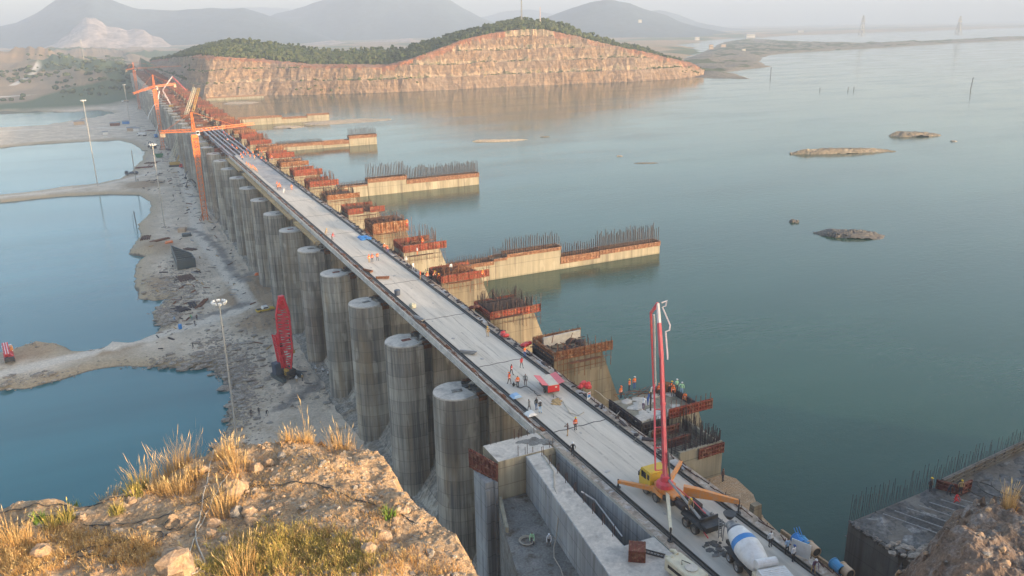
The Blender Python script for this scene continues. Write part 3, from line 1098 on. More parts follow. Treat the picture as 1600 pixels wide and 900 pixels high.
def rebar_cage(seed, h=1.6, z=33.2, dens=1.0, x0=4.6, x1=12.4, mat_=True):
    dens *= 1.5
    mb = MB()
    rr = random.Random(seed)
    n = int(46 * dens)
    for k in range(n):
        e = rr.random()
        if e < .4:
            x, y = rr.uniform(x0, x1), -W2 + rr.uniform(.15, .5)
        elif e < .75:
            x, y = rr.uniform(x0, x1), W2 - rr.uniform(.15, .5)
        else:
            x, y = rr.choice([x0, x1]), rr.uniform(-W2 + .2, W2 - .2)
        hh = h * rr.uniform(.75, 1.3)
        mb.bar((x, y, z - .1), (x + rr.uniform(-.1, .1), y + rr.uniform(-.1, .1), z + hh), 0.07)
    if mat_:
        for k in range(int(16 * dens)):
            y = -W2 + .3 + (2 * W2 - .6) * k / max(1, int(16 * dens) - 1)
            zz = z + rr.choice([.15, .5, .9])
            mb.bar((x0, y, zz), (x1, y, zz + rr.uniform(-.1, .1)), 0.08)
        for k in range(int(20 * dens)):
            x = x0 + (x1 - x0) * k / max(1, int(20 * dens) - 1)
            mb.bar((x, -W2 + .3, z + .55), (x, W2 - .3, z + .6), 0.08)
    return mb


def debris(seed, z=33.2, n=14):
    mb = MB()
    rr = random.Random(seed)
    for k in range(n):
        x, y = rr.uniform(5, 12), rr.uniform(-2.8, 2.8)
        if rr.random() < .5:
            a = rr.uniform(0, 3.1)
            L = rr.uniform(1, 3)
            mb.bar((x, y, z + rr.uniform(.1, .5)), (x + L * math.cos(a), y + L * math.sin(a) * .5, z + rr.uniform(.1, .7)), 0.22, 0.12)
        else:
            mb.rock((x, y, z + .15), (rr.uniform(.3, 1.2), rr.uniform(.3, .9), rr.uniform(.2, .6)), rr.random() * 50, 0, 6, 3)
    return mb


ORD = ['', 'second', 'third', 'fourth', 'fifth', 'sixth', 'seventh', 'eighth', 'ninth', 'tenth', 'eleventh', 'twelfth', 'thirteenth', 'fourteenth', 'fifteenth']
HEADS = {0: 'stained pale rear face and rubble behind white-stained formwork', 1: 'dark rebar cage standing above red formwork', 2: 'brown mound of bent rebar inside red formwork', 3: 'bright red formwork strip on a pale block',
         4: 'tall rusty orange formwork box', 5: 'two separate red formwork panels', 6: 'dark rebar cage over a rusty strip'}
proto = {}


def make_pier(i):
    t_ = thing('spillway_pier', 'x', 'pier', (52, py(i), 0), group='concrete spillway piers in one long row')
    tp_ = 29.8
    shaft(tp_).build('pier_shaft', 'pier_concrete', t_)
    caps(i).build('pier_cap', 'slab_concrete', t_)
    socket(i).build('slot_frame', 'rust_mat', t_)
    recess(i).build('cap_recess', 'form_maroon' if i % 2 else 'pit_floor', t_)
    tag(broken_top(i).build('broken_top', 'dark_rock' if i % 2 else 'dark_slab', t_), kind='stuff')
    mb = MB()
    rr = random.Random(700 + i)
    for k in range(11):
        x = 4.4 + k * .95 + rr.uniform(-.2, .2)
        mb.bar((x, -W2 - .45, 30.2 + rr.uniform(-.5, 1)), (x + rr.uniform(-.12, .12), -W2 - .45, 35.0 + rr.uniform(-.6, 1.4)), .07)
    for k in range(3):
        zz = 31.4 + k * 1.1
        mb.bar((4.2, -W2 - .5, zz), (13.6 + rr.uniform(-1, .6), -W2 - .5, zz + rr.uniform(-.15, .15)), .07)
    mb.box((7.5 + rr.uniform(-1, 2), -W2 - .85, 32.55), (5.5, .7, .07))
    for k in range(5):
        x, y = rr.uniform(4, 12), rr.uniform(-3, 3)
        mb.bar((x, y, 34.0), (x + rr.uniform(-2, 2), y + rr.uniform(-1.5, 1.5), 34.6 + rr.uniform(0, .8)), .09)
    tag(mb.build('scaffold', 'rebar_mat' if i % 2 else 'rust_mat', t_), kind='stuff')
    if i >= 2:
        mb = debris(60 + i, 33.2, 30)
        rr = random.Random(i)
        for k in range(26):
            x, y = rr.uniform(2.6, 5), rr.uniform(-3.2, 3.2)
            mb.bar((x, y, 32.2), (x + rr.uniform(-.5, .5), y + rr.uniform(-.5, .5), 33.2 + rr.uniform(0, 1.3)), .09)
        mb.box((3.4, 0, 31.6), (1.2, 6.6, 1.5))
        tag(mb.build('site_debris', ['rebar_mat', 'rust_mat', 'rebar_dark'][i % 3], t_), kind='stuff')
    hm = 'head_concrete' if i in (0, 1, 2, 4) else 'wall_concrete'
    if i == 0:
        buttress(33.0).build('buttress', 'head_concrete', t_)
        formwork(1.55, 14.3, 33.05).build('formwork', 'form_rust', t_)
        tag(rebar_cage(1, 1.9, 33.1, .45, mat_=False).build('rebar', 'rebar_mat', t_), kind='stuff')
        tag(debris(3, 33.1, 30).build('debris', 'rebar_dark', t_), kind='stuff')
        mb = MB()
        panel(mb, (4.0, -3.4, 31.2), (4.0, 3.4, 31.2), 2.6, 0.1, n=(-1, 0))
        mb.build('side_form', 'rebar_dark', t_)
        mb = MB()
        mb.box((8.5, 2.2, 34.0), (7, 0.3, 1.6), 0.06)
        mb.build('back_form', 'slab_concrete', t_)
    elif i == 1:
        buttress(32.6).build('buttress', 'head_concrete', t_)
        formwork(1.5, 14.0, 32.2).build('formwork', 'form_red', t_)
        tag(rebar_cage(2, 2.4, 32.6, 2.2).build('rebar', 'rebar_dark', t_), kind='stuff')
    elif i == 2:
        buttress(32.8).build('buttress', 'head_concrete', t_)
        formwork(1.55, 14.4, 32.6).build('formwork', 'form_red', t_)
        mb = rebar_cage(4, 1.2, 32.8, 1.0)
        rr = random.Random(4)
        for k in range(70):
            a = rr.uniform(-.5, .5)
            x, y = rr.uniform(5.5, 11), rr.uniform(-2.5, 2.5)
            pts = [(x + q * 1.1 - 1.6, y + q * a, 33.0 + (1.7 - abs(x - 8.3) * .4) * math.sin(min(3.14, (q + .6) * .8)) + rr.uniform(0, .3)) for q in range(4)]
            mb.tube(pts, 0.06, 3)
        tag(mb.build('rebar', 'rust_mat', t_), kind='stuff')
    elif i == 3:
        buttress(33.6).build('buttress', 'wall_concrete', t_)
        formwork(1.7, 14.3, 33.3).build('formwork', 'form_red', t_)
        tag(rebar_cage(5, 3.6, 33.5, .8, mat_=False).build('rebar', 'rebar_mat', t_), kind='stuff')
        tag(debris(6, 33.6, 24).build('debris', 'rust_mat', t_), kind='stuff')
    elif i == 4:
        buttress(32.6).build('buttress', 'head_concrete', t_)
        formwork(2.7, 13.2, 32.6).build('formwork', 'form_rust', t_)
        tag(rebar_cage(7, 2.0, 34.4, 1.0).build('rebar', 'rebar_mat', t_), kind='stuff')
        tag(debris(9, 35.0, 16).build('debris', 'rebar_dark', t_), kind='stuff')
    elif i == 5:
        buttress(33.2).build('buttress', 'wall_concrete', t_)
        formwork(1.6, 14.4, 33.0, (8.2, 10.3)).build('formwork', 'form_red', t_)
        tag(rebar_cage(8, 1.8, 33.2, 1.2).build('rebar', 'rebar_mat', t_), kind='stuff')
    elif i == 6:
        buttress(33.0).build('buttress', 'wall_concrete', t_)
        formwork(1.5, 14.0, 32.9).build('formwork', 'form_rust', t_)
        tag(rebar_cage(10, 2.6, 33.0, 1.8).build('rebar', 'rebar_dark', t_), kind='stuff')
    else:
        buttress(33.2).build('buttress', 'wall_concrete', t_)
        formwork([1.7, 1.9, 2.1][i % 3], [14.4, 13.6, 14.0][i % 3], 33.0).build('formwork', 'form_red' if i % 3 else 'form_rust', t_)
        tag(rebar_cage(11 + i, [2.4, 3.2, 2.8][i % 3], 33.2, [1.0, 1.3, .8][i % 3]).build('rebar', 'rebar_mat', t_), kind='stuff')
    return t_


for i in range(NP):
    if i <= 9:
        t_ = make_pier(i)
        proto[i] = (t_, kidmap_of(t_))
    else:
        src, km = proto[7 + i % 3]
        t_ = copy_tree(src, km)
        t_.location = (52, py(i), 0)
    if i == 0:
        lb = 'nearest round-nosed grey pier, next to the pit block, ' + 'with rusty white-stained formwork'
    elif i <= 6:
        lb = f'{ORD[i + 1]} round-nosed grey pier from the near end, {HEADS[i]}'.replace('strip on a pale block', 'on pale block')
    elif i <= 14:
        lb = f'{ORD[i + 1] if i + 1 < len(ORD) else ""} round-nosed grey pier from the near end, red formwork on its lake end'
    else:
        lb = 'hazy distant pier beyond the fifteenth, carrying red formwork and rebar at deck height'
    lb = ' '.join(lb.split())
    t_['label'] = lb

# ---- the road deck on the piers
YE = 354.0
dk = thing('bridge_deck', 'long pale concrete road deck carried on the pier row', 'bridge', (49.5, 0, 0))
mb = MB()
mb.prism([(-6.3, 354), (-6.3, 30), (5.1, 30), (5.1, 354)], DZ - .6, DZ)
mb.build('deck_slab', 'deck_concrete', dk)
mb = MB()
mb.box((0.3, 309, DZ + 0.004), (7.6, 88, 0.012))
mb.build('wet_concrete', 'deck_wet', dk)
for sx0, sx1 in ((-6.28, -5.35), (3.75, 5.08)):
    mb = MB()
    mb.box(((sx0 + sx1) / 2, 192, DZ + .006), (sx1 - sx0, 323.6, .012))
    mb.build('edge_strip', 'edge_dirt', dk)
for tx, ty0, ty1, w_ in ((-2.7, 40, 118, .34), (-0.8, 40, 120, .34), (-1.9, 84, 190, .3), (.2, 84, 186, .3), (1.0, 58, 96, .3)):
    mb = MB()
    n_ = 40
    rt_ = []
    for q in range(n_ + 1):
        yy = ty0 + (ty1 - ty0) * q / n_
        xx = tx + .5 * math.sin(yy * .05 + tx) + .08 * math.sin(yy * .7)
        rt_.append((xx, yy, w_ * (.6 + .4 * math.sin(q * 1.3 + tx))))
    mb.add([(x + s * w / 2, y, DZ + .008 + .001 * abs(tx)) for x, y, w in rt_ for s in (-1, 1)], [(2 * q, 2 * q + 1, 2 * q + 3, 2 * q + 2) for q in range(n_)])
    mb.build('tyre_track', 'track_dust', dk)
mb = MB()
for gx in (-5.2, -1.8, 1.8, 5.2):
    mb.box((gx, 218, DZ - 1.35), (0.5, 272, 1.5))
    mb.box((gx, 218, DZ - 2.0), (1.0, 272, 0.25))
mb.build('girder', 'head_concrete', dk)
for s, x0 in ((-1, -5.0), (1, 3.35)):
    mb = MB()
    mb.box((x0, 192, DZ + 0.01), (0.55, 324, 0.02))
    mb.box((x0 - 0.2, 192, DZ + 0.10), (0.09, 323, 0.18))
    mb.box((x0 + 0.2, 192, DZ + 0.10), (0.09, 323, 0.18))
    mb.build('rail', 'rail_steel', dk)
for k in range(0, 36):
    mb = MB()
    yy = 68 + 8 * k + random.uniform(-2, 2)
    mb.box((3.75 + random.uniform(.2, .8), yy, DZ + 0.012), (random.uniform(.4, 1.2), random.uniform(1, 4), 0.02))
    mb.build('stain', 'deck_wet', dk)
for i in range(-1, 11):
    mb = MB()
    yj = py(i) + (11 if i % 2 else 0) * 0
    n = 9
    for k in range(n):
        xa, xb = -4.6 + 7.6 * k / n, -4.6 + 7.6 * (k + 1) / n
        mb.bar((xa, yj + .12 * math.sin(k * 2.1), DZ + .009), (xb, yj + .12 * math.sin((k + 1) * 2.1), DZ + .009), 0.16, 0.012)
    mb.build('expansion_joint', 'rebar_dark', dk)
# left edge: timber-formed fascia, rusty starter bars and mesh
mb = MB()
mb.box((-6.42, 218.4, DZ - 0.35), (0.2, 271, 1.0))
mb.box((-6.5, 175, DZ - 0.75), (0.5, 186, 0.12))
mb.build('fascia', 'slab_concrete', dk)
mb = MB()
rr = random.Random(8)
for k in range(230):
    y = 83 + k * 1.18 + rr.uniform(-.4, .4)
    x = -5.95 + rr.uniform(-.15, .15)
    L = rr.uniform(1.2, 4)
    mb.bar((x, y, DZ + rr.uniform(.03, .2)), (x + rr.uniform(-.2, .2), y + L, DZ + rr.uniform(.03, .3)), 0.10, 0.08)
    if k % 3 == 0:
        mb.bar((x, y, DZ), (x, y, DZ + rr.uniform(.3, .7)), 0.05)
    if k % 9 == 0:
        mb.box((x + .2, y, DZ + .1), (.5, rr.uniform(.6, 1.8), .2), rr.uniform(-.4, .4))
tag(mb.build('starter_bars', 'rust_mat', dk), kind='stuff')
mb = MB()
for k in range(200):
    y = 42 + k * 1.5 + rr.uniform(-.4, .4)
    x = 4.75 + rr.uniform(-.25, .2)
    mb.bar((x, y, DZ + rr.uniform(.03, .1)), (x + rr.uniform(-.3, .3), y + rr.uniform(.6, 2.4), DZ + rr.uniform(.03, .2)), 0.08)
    if k % 2 == 0:
        mb.bar((x, y, DZ), (x, y, DZ + rr.uniform(.25, .6)), 0.05)
tag(mb.build('edge_bars', 'rebar_mat', dk), kind='stuff')
mb = MB()
for k in range(120):
    y = 70 + k * 2.3 + rr.uniform(-1, 1)
    x = rr.uniform(4.0, 5.0)
    if rr.random() < .6:
        mb.box((x, y, DZ + .06), (rr.uniform(.2, .7), rr.uniform(.4, 1.8), rr.uniform(.06, .3)), rr.uniform(-1, 1))
    else:
        mb.rock((x, y, DZ + .05), (rr.uniform(.2, .5), rr.uniform(.2, .6), rr.uniform(.08, .25)), k, 0, 6, 3)
tag(mb.build('edge_litter', 'rebar_dark', dk), kind='stuff')
mb = MB()
for k in range(90):
    y = 60 + k * 3.2 + rr.uniform(-1, 1)
    x = rr.uniform(-5.9, -5.3) if k % 3 else rr.uniform(-4, 3)
    mb.rock((x, y, DZ + .02), (rr.uniform(.1, .45), rr.uniform(.1, .5), rr.uniform(.02, .08)), k, 0, 6, 3)
tag(mb.build('spilt_rubble', 'deck_wet', dk), kind='stuff')
for a, b_ in ((197, 222), (226, 312), (318, 354)):
    mb = MB()
    mb.box((-7.2, (a + b_) / 2, DZ - 0.9), (1.5, b_ - a, 0.12))
    mb.box((-7.95, (a + b_) / 2, DZ - 1.1), (0.1, b_ - a, 0.5))
    mb.build('formwork_board', 'plywood', dk)

# bare girders waiting for their slab
for k, gx in enumerate((44.6, 46.8, 49.0, 51.2, 53.4)):
    mb = MB()
    mb.box((gx, 414, DZ - 0.5), (0.75, 116, 0.12))
    mb.box((gx, 414, DZ - 1.2), (0.16, 116, 1.3))
    mb.box((gx, 414, DZ - 1.9), (0.8, 116, 0.12))
    tag(mb.build('bridge_girder', 'girder'), ['leftmost bare steel girder past the end of the slab', 'bare steel girder between the leftmost and the middle ones', 'middle one of the five bare steel girders', 'bare steel girder between the middle and lakeside ones', 'bare steel girder nearest to the lake side'][k], 'girder', 'bare girders beyond the deck')

# clutter of formwork on the unfinished far piers
rr = random.Random(21)
for i in range(12, NP):
    mb = MB()
    y0 = py(i)
    for q in range(3):
        yy = y0 + rr.uniform(-4, 8)
        a = rr.uniform(43, 47)
        mb.box((rr.uniform(46, 53), yy, 30.6 + rr.uniform(0, 1.4)), (rr.uniform(5, 12), rr.uniform(.3, 2.0), rr.uniform(.5, 1.6)))
    for q in range(22):
        x, yy = rr.uniform(43, 55), y0 + rr.uniform(-3, 3)
        mb.bar((x, yy, 29.5), (x, yy, 31 + rr.uniform(.5, 2.8)), 0.12)
    tag(mb.build('pier_formwork', 'rust_mat' if i % 3 else 'form_maroon'), 'rusty formwork and bars piled on an unfinished far pier top', 'formwork', 'formwork on the far pier tops')

# ---- divide walls out in the reservoir
def divide_wall(y, segs, label, x_end, rb=1):
    t_ = thing('divide_wall', label, 'wall', (at(0, 0, 0).x * 0, y, 0), group='divide walls standing in the reservoir')
    for (u0, u1, va, vb, fh, rh, fm) in segs:
        pa, pb = aty(u0, va, y), aty(u1, vb, y)
        xa, xb = pa.x, pb.x
        z = (pa.z + pb.z) / 2
        mb = MB()
        mb.box(((xa + xb) / 2, 1.5, (z - fh + 14) / 2), (xb - xa - .01, 3.0, z - fh - 14))
        mb.build('wall_section', 'wall_concrete', t_)
        if fh > 0:
            mb = MB()
            panel(mb, (xa, 0, z - fh - .15), (xb, 0, z - fh - .15), fh, 0.12, rib=0.9)
            panel(mb, (xb, 0, z - fh), (xb, 3, z - fh), fh, 0.12, n=(1, 0))
            panel(mb, (xa, 3, z - fh), (xb, 3, z - fh), fh, 0.12, n=(0, 1))
            mb.build('formwork', fm, t_)
        if rh > 0:
            mb = MB()
            n = int((xb - xa) / 0.62)
            for k in range(n):
                x = xa + (xb - xa) * (k + .5) / n
                for yy in (0.3, 2.7):
                    hh = rh * random.uniform(.72, 1.12)
                    mb.bar((x, yy, z - fh), (x + random.uniform(-.12, .12), yy, z + hh), 0.09 + y * .0002)
            for q in range(2):
                mb.bar((xa, .3, z + .4 + q * .7), (xb, .3, z + .4 + q * .7), .07)
            tag(mb.build('rebar', 'rebar_dark', t_), kind='stuff')
    return t_


divide_wall(177, [(700, 771, 418, 406, 1.0, 1.4, 'form_brown'), (771, 792, 404, 401, .7, 2.2, 'form_brown'), (792, 876, 395, 386, .9, 3.2, 'form_brown'), (876, 937, 401, 391, 1.9, 2.6, 'form_brown'), (937, 1031, 390, 377, 1.2, 4.2, 'form_brown')],
            'nearest pale divide wall, stepped top with long rows of rebar', 0)
divide_wall(296.5, [(530, 574, 291, 288, .5, 1.2, 'form_brown'), (574, 635, 280, 273, 1.5, 5.0, 'form_brown'), (635, 748, 280, 270, 1.6, 4.6, 'form_brown')], 'second pale divide wall from the front, with tall rebar along its top', 0)
divide_wall(434.6, [(432, 504, 226, 221, 1.6, 1.6, 'form_brown'), (504, 545, 221, 218, 2.0, 0, 'form_brown'), (545, 588, 212, 209, 1.6, 3.6, 'form_brown')], 'third divide wall, low with a taller sunlit block at its tip', 0)
divide_wall(569.6, [(372, 440, 183, 181, 1.2, 0, 'form_brown'), (440, 480, 183, 182, 1.0, 0, 'form_brown'), (480, 514, 178, 177, .9, 0, 'form_brown')], 'fourth divide wall, sunlit and bare beside a sandbank', 0)
divide_wall(800, [(322, 412, 151, 150, .6, 0, 'form_brown')], 'farthest divide wall, a thin pale strip at the cliff foot', 0)

# ---- abutment: head block, pit, walls, gallery slot
ab = thing('abutment_block', 'flat-topped concrete end block with a yellow stained face over the pit', 'block', (39, 80, 0))
mb = MB()
mb.box((0.2, 0.3, 15.5), (7.4, 4.4, 35))
mb.box((4.4, 0.3, 15.4), (1.0, 4.4, 34.8))
mb.build('block_body', 'yellow_concrete', ab)
mb = MB()
mb.box((0.2, 0.3, DZ + .005), (7.35, 4.35, .02))
mb.build('top_screed', 'slab_concrete', ab)
mb = MB()
for k, (x, y, r) in enumerate([(1.6, 1.0, .8), (2.4, .4, 1.1), (3.3, .2, .9), (3.9, -.5, .8), (2.9, 1.2, .6), (.9, 1.2, .5)]):
    mb.prism([(x + r * (1 + .3 * math.sin(a * 3 + k)) * math.cos(a), y + .75 * r * math.sin(a)) for a in np.linspace(0, 6.0, 12)], DZ + .016 + k * .002, DZ + .02 + k * .002)
mb.build('damp_patch', 'pit_floor', ab)
mb = MB()
mb.box((-4.35, 0.0, 17), (1.6, 3.4, 27))
mb.box((-4.9, -1.72, 16.5), (.5, .3, 26))
mb.box((-3.85, -1.9, 17), (.35, .5, 27))
mb.build('keyed_end', 'blue_concrete', ab)
mb = MB()
panel(mb, (-3.62, -1.95, 30.2), (-5.3, 2.4, 30.6), 2.6, 0.12, n=(-.9, -.4))
mb.build('formwork', 'form_maroon', ab)
mb = MB()
for k in range(16):
    x, y = random.uniform(-3, 4), random.choice([-1.8, -1.7, 2.2])
    mb.bar((x, y, DZ), (x, y, DZ + random.uniform(.7, 1.6)), .05)
tag(mb.build('rebar', 'rebar_mat', ab), kind='stuff')

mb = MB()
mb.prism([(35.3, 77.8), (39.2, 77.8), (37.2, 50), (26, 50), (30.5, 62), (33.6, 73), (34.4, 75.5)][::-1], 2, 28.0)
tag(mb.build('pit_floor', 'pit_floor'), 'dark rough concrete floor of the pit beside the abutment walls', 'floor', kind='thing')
mb = MB()
mb.bar((35.4, 77.5, 28.25), (33.4, 71.5, 28.25), .35, .9)
tag(mb.build('kerb', 'wall_concrete'), 'low broken concrete kerb at the left edge of the pit floor', 'kerb')

pw_ = thing('pit_wall', 'thick grey-blue concrete wall along the right side of the pit', 'wall', (40, 68, 0))
mb = MB()
mb.prism([(-1.0, 9.8), (1.2, 9.8), (.3, -.2), (-.4, -10.4), (3.05, -10.5), (3.05, -38), (-8, -38), (-4.2, -13.5)][::-1], 20, DZ - .01)
mb.build('wall_body', 'blue_concrete', pw_)
mb = MB()
mb.prism([(-.9, 9.7), (1.1, 9.7), (.2, -.2), (-.5, -10.5), (3.0, -10.6), (3.0, -37), (-7.9, -37), (-4.1, -13.5)][::-1], DZ - .008, DZ + .012)
mb.build('wall_top', 'slab_concrete', pw_)
mb = MB()
for k in range(9):
    y = 9 - k * 2.2
    for dx in (0, .35):
        x = .75 + (y - 9) * .075 + dx * .7
        mb.bar((x, y, DZ), (x, y + dx * .3, DZ + 1.2), .05)
tag(mb.build('rebar', 'rebar_mat', pw_), kind='stuff')
mb = MB()
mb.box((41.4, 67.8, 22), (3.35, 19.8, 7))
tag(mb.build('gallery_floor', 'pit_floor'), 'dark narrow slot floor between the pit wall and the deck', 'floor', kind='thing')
mb = MB()
mb.box((48.83, 53.9, 27), (11.4, 47.8, 11.3))
tag(mb.build('abutment_wall', 'blue_concrete'), 'solid concrete mass under the near end of the road deck', 'wall')

# ---- unfinished block nearest on the lake side
nb = thing('lakeside_block', 'stepped concrete block of rebar and maroon formwork behind the red boom', 'block', (55.7, 69.7, 0))
mb = MB()
mb.box((3.1, 3.9, 22), (6.4, 7.8, 19))
mb.box((3.1, 0.2, 32), (6.4, .35, 2.2))
mb.box((6.15, 4.0, 31.9), (.3, 7.4, 1.9))
mb.box((2.4, 4.4, 31.6), (4.6, .3, 1.4))
mb.box((2.2, 6.6, 31.9), (4.2, .3, 1.9))
mb.build('block_body', 'wall_concrete', nb)
for ar, kw in ((((2.6, -.08, 31.6), (6.3, -.08, 31.6), 1.4, .1), dict(rib=.4)), (((.3, 4.2, 31.3), (4.6, 4.2, 31.3), 1.3, .1), dict(rib=.45)), (((.3, 6.35, 31.8), (4.4, 6.35, 31.8), 1.3, .1), dict(rib=.45))):
    mb = MB()
    panel(mb, *ar, **kw)
    mb.build('formwork_panel', 'form_maroon', nb)
mb = MB()
rr = random.Random(77)
for k in range(150):
    if k < 60:
        x, y = 6.1 + rr.uniform(-.2, .2), rr.uniform(.2, 7.6)
    elif k < 100:
        x, y = rr.uniform(.2, 6), rr.uniform(.1, .5)
    else:
        x, y = rr.uniform(.2, 6), rr.choice([4.5, 6.7, 2.4])
    mb.bar((x, y, 31.5), (x + rr.uniform(-.1, .1), y, 33 + rr.uniform(.3, 1.7)), .055)
for k in range(24):
    y = .6 + k * .29
    mb.bar((.5, y, 32.0 + .02 * k), (6.0, y, 32.1 + .02 * k), .05)
tag(mb.build('rebar', 'rebar_dark', nb), kind='stuff')

hb = thing('lakeside_block', 'concrete block being poured by the crew, red formwork jutting over water', 'block', (55.7, 77.8, 0))
mb = MB()
mb.xzprism([(0, 14), (15.5, 14), (9, 33.2), (0, 33.2)][::-1], 0.1, 7.4)
mb.build('block_body', 'wall_concrete', hb)
mb = MB()
rr = random.Random(31)
for k in range(26):
    mb.rock((rr.uniform(.4, 8.5), rr.uniform(.4, 7), 33.2), (rr.uniform(.5, 1.3), rr.uniform(.4, 1), rr.uniform(.1, .3)), k, 0, 6, 3)
mb.build('fresh_concrete', 'slab_concrete', hb)
mb = MB()
panel(mb, (4.0, -.1, 33.0), (11.0, -.1, 33.0), 1.45, .1, rib=.45)
mb.build('formwork', 'form_red', hb)
for ar, kw in ((((-.1, 0, 31.4), (-.1, 7.4, 31.4), 2.2, .1), dict(n=(-1, 0))), (((8.9, 0.4, 33), (8.9, 7.4, 33), 1.1, .1), dict(n=(1, 0))), (((0, -.1, 31.6), (4.0, -.1, 31.6), 1.8, .1), dict(rib=.45))):
    mb = MB()
    panel(mb, *ar, **kw)
    mb.build('side_form', 'rebar_dark', hb)
mb = MB()
mb.rock((8.0, 6.4, 33.8), (1.6, .5, 1.0), 5, 0, 8, 4, .2)
for k in range(9):
    x = 4.4 + k * .8
    mb.bar((x, -.05, 33), (x, -.05, 35.3 + rr.uniform(-.2, .5)), .06)
for k in range(16):
    mb.bar((rr.uniform(0, 9), 7.2, 33), (rr.uniform(0, 9), 7.2, 34.3), .05)
tag(mb.build('rebar', 'rust_mat', hb), kind='stuff')

# soil ledge and small buttress beside the deck
mb = MB()
mb.prism([(54.65, 47), (57.6, 50), (59.5, 56.5), (60.2, 60.5), (62.4, 64.3), (63, 68), (62.2, 69.6), (54.65, 69.6)], 19, 28.5)
for k in range(26):
    mb.rock((rr.uniform(55, 60.5), rr.uniform(51, 68), 28.5), (rr.uniform(.2, .8), rr.uniform(.2, .7), rr.uniform(.1, .4)), k + 3, 0, 6, 3)
tag(mb.build('earth_ledge', 'hill_soil'), 'brown soil ledge below the deck edge beside the lake', 'ledge')
mb = MB()
mb.xzprism([(56.4, 22), (59.2, 22), (58.2, 31.6), (57.2, 31.6)][::-1], 58.6, 59.3)
tag(mb.build('wing_wall', 'head_concrete'), 'small sloping concrete stub beside the tip of the long orange outrigger', 'wall')
mb = MB()
mb.prism([(54.7, 20), (75, 20), (70, 47), (66, 54), (58, 49), (54.7, 46.9)], 19, 23.2)
tag(mb.build('ramp', 'dark_slab'), 'dark concrete apron between the deck and the big slab', 'ramp')
# big dark slab on the right
sb = thing('guide_slab', 'broad dark concrete slab with white streaks and rebar along its lake edge', 'slab', (66, 53.5, 0))
mb = MB()
sl_ = [(0, 0), (0.1, -6.4), (6, -14), (30, -22), (46, -6), (34, 1.4), (15, .6)]
mb.prism(sl_[::-1], 15, 29.9)
mb.build('slab_body', 'old_concrete', sb)
mb = MB()
gx, gy = np.linspace(0.1, 33, 90), np.linspace(-14, .4, 50)
GX, GY = np.meshgrid(gx, gy)
ins = sdf(GX, GY, sl_)
GZ = 29.9 + 0.35 * vnoise(GX, GY, .35, 3, 4) + .12 * vnoise(GX, GY, 1.5, 9, 3) + .05
GZ = np.where(ins > .05, GZ, 28)
P = np.stack([GX, GY, GZ], -1)
mb.grid(P)
mb.build('rough_top', 'dark_slab', sb)
mb = MB()
for k in range(7):
    x = 4 + k * 1.6
    mb.bar((x, -1 - .2 * k, 30.4), (x + 2.4, -7.5, 30.5), .10, .08)
mb.build('steel_strip', 'galv', sb)
mb = MB()
panel(mb, (14.6, -.1, 30), (46, 2.6, 30), 1.3, .2, n=(0, -1), rib=2)
mb.build('edge_wall', 'old_concrete', sb)
mb = MB()
panel(mb, (14.2, .2, 30), (15.4, -2.0, 30), 1.2, .1, n=(-.9, -.4))
mb.build('formwork', 'form_maroon', sb)
mb = MB()
panel(mb, (15.4, -2.0, 30), (17.0, -1.9, 30), 1.5, .1)
mb.build('formwork', 'form_maroon', sb)
mb = MB()
for k in range(120):
    x = .2 + 34 * k / 120
    mb.bar((x, .1 + .04 * x, 29.8), (x + rr.uniform(-.15, .25), .1 + .04 * x, 31 + rr.uniform(.3, 2.6)), .028)
for k in range(30):
    mb.bar((rr.uniform(0, .2), -6.4 + k * .21, 29.5), (-.1, -6.4 + k * .21, 30.1), .05)
tag(mb.build('rebar', 'rebar_dark', sb), kind='stuff')
mb = MB()
for k in range(8):
    c = Vector((18 + k * 1.6, -3 - .5 * k, 30.3))
    mb.tube([c + Vector((1.6 * math.cos(a) * (1 + .2 * math.sin(k)), 2.0 * math.sin(a), .1)) for a in np.linspace(k, k + 3.6, 12)], .07, 5)
mb.build('hose', 'cable', sb)

mb = MB()
rr = random.Random(12)
for k in range(170):
    f = rr.random()
    x, y = 66.2 + 9 * f + rr.gauss(0, .8), 46.6 - 5 * f + rr.gauss(0, .9)
    r = rr.uniform(.15, .7)
    mb.rock((x, y, 29.9 + rr.uniform(0, .5)), (r, r * rr.uniform(.5, 1), r * rr.uniform(.4, .7)), rr.random() * 90, 0 if rr.random() < .6 else 1, 6, 3)
for k in range(60):
    x, y = 66.1 + rr.uniform(-.2, .3), 47 + rr.uniform(0, 6.5)
    r = rr.uniform(.1, .35)
    mb.rock((x, y, 29.95), (r, r, r * .5), rr.random() * 90, 1, 6, 3)
tag(mb.build('rubble', ['grey_rock', 'dark_rock']), 'broken rock heaped along the near side of the big dark slab', 'rubble', kind='stuff')
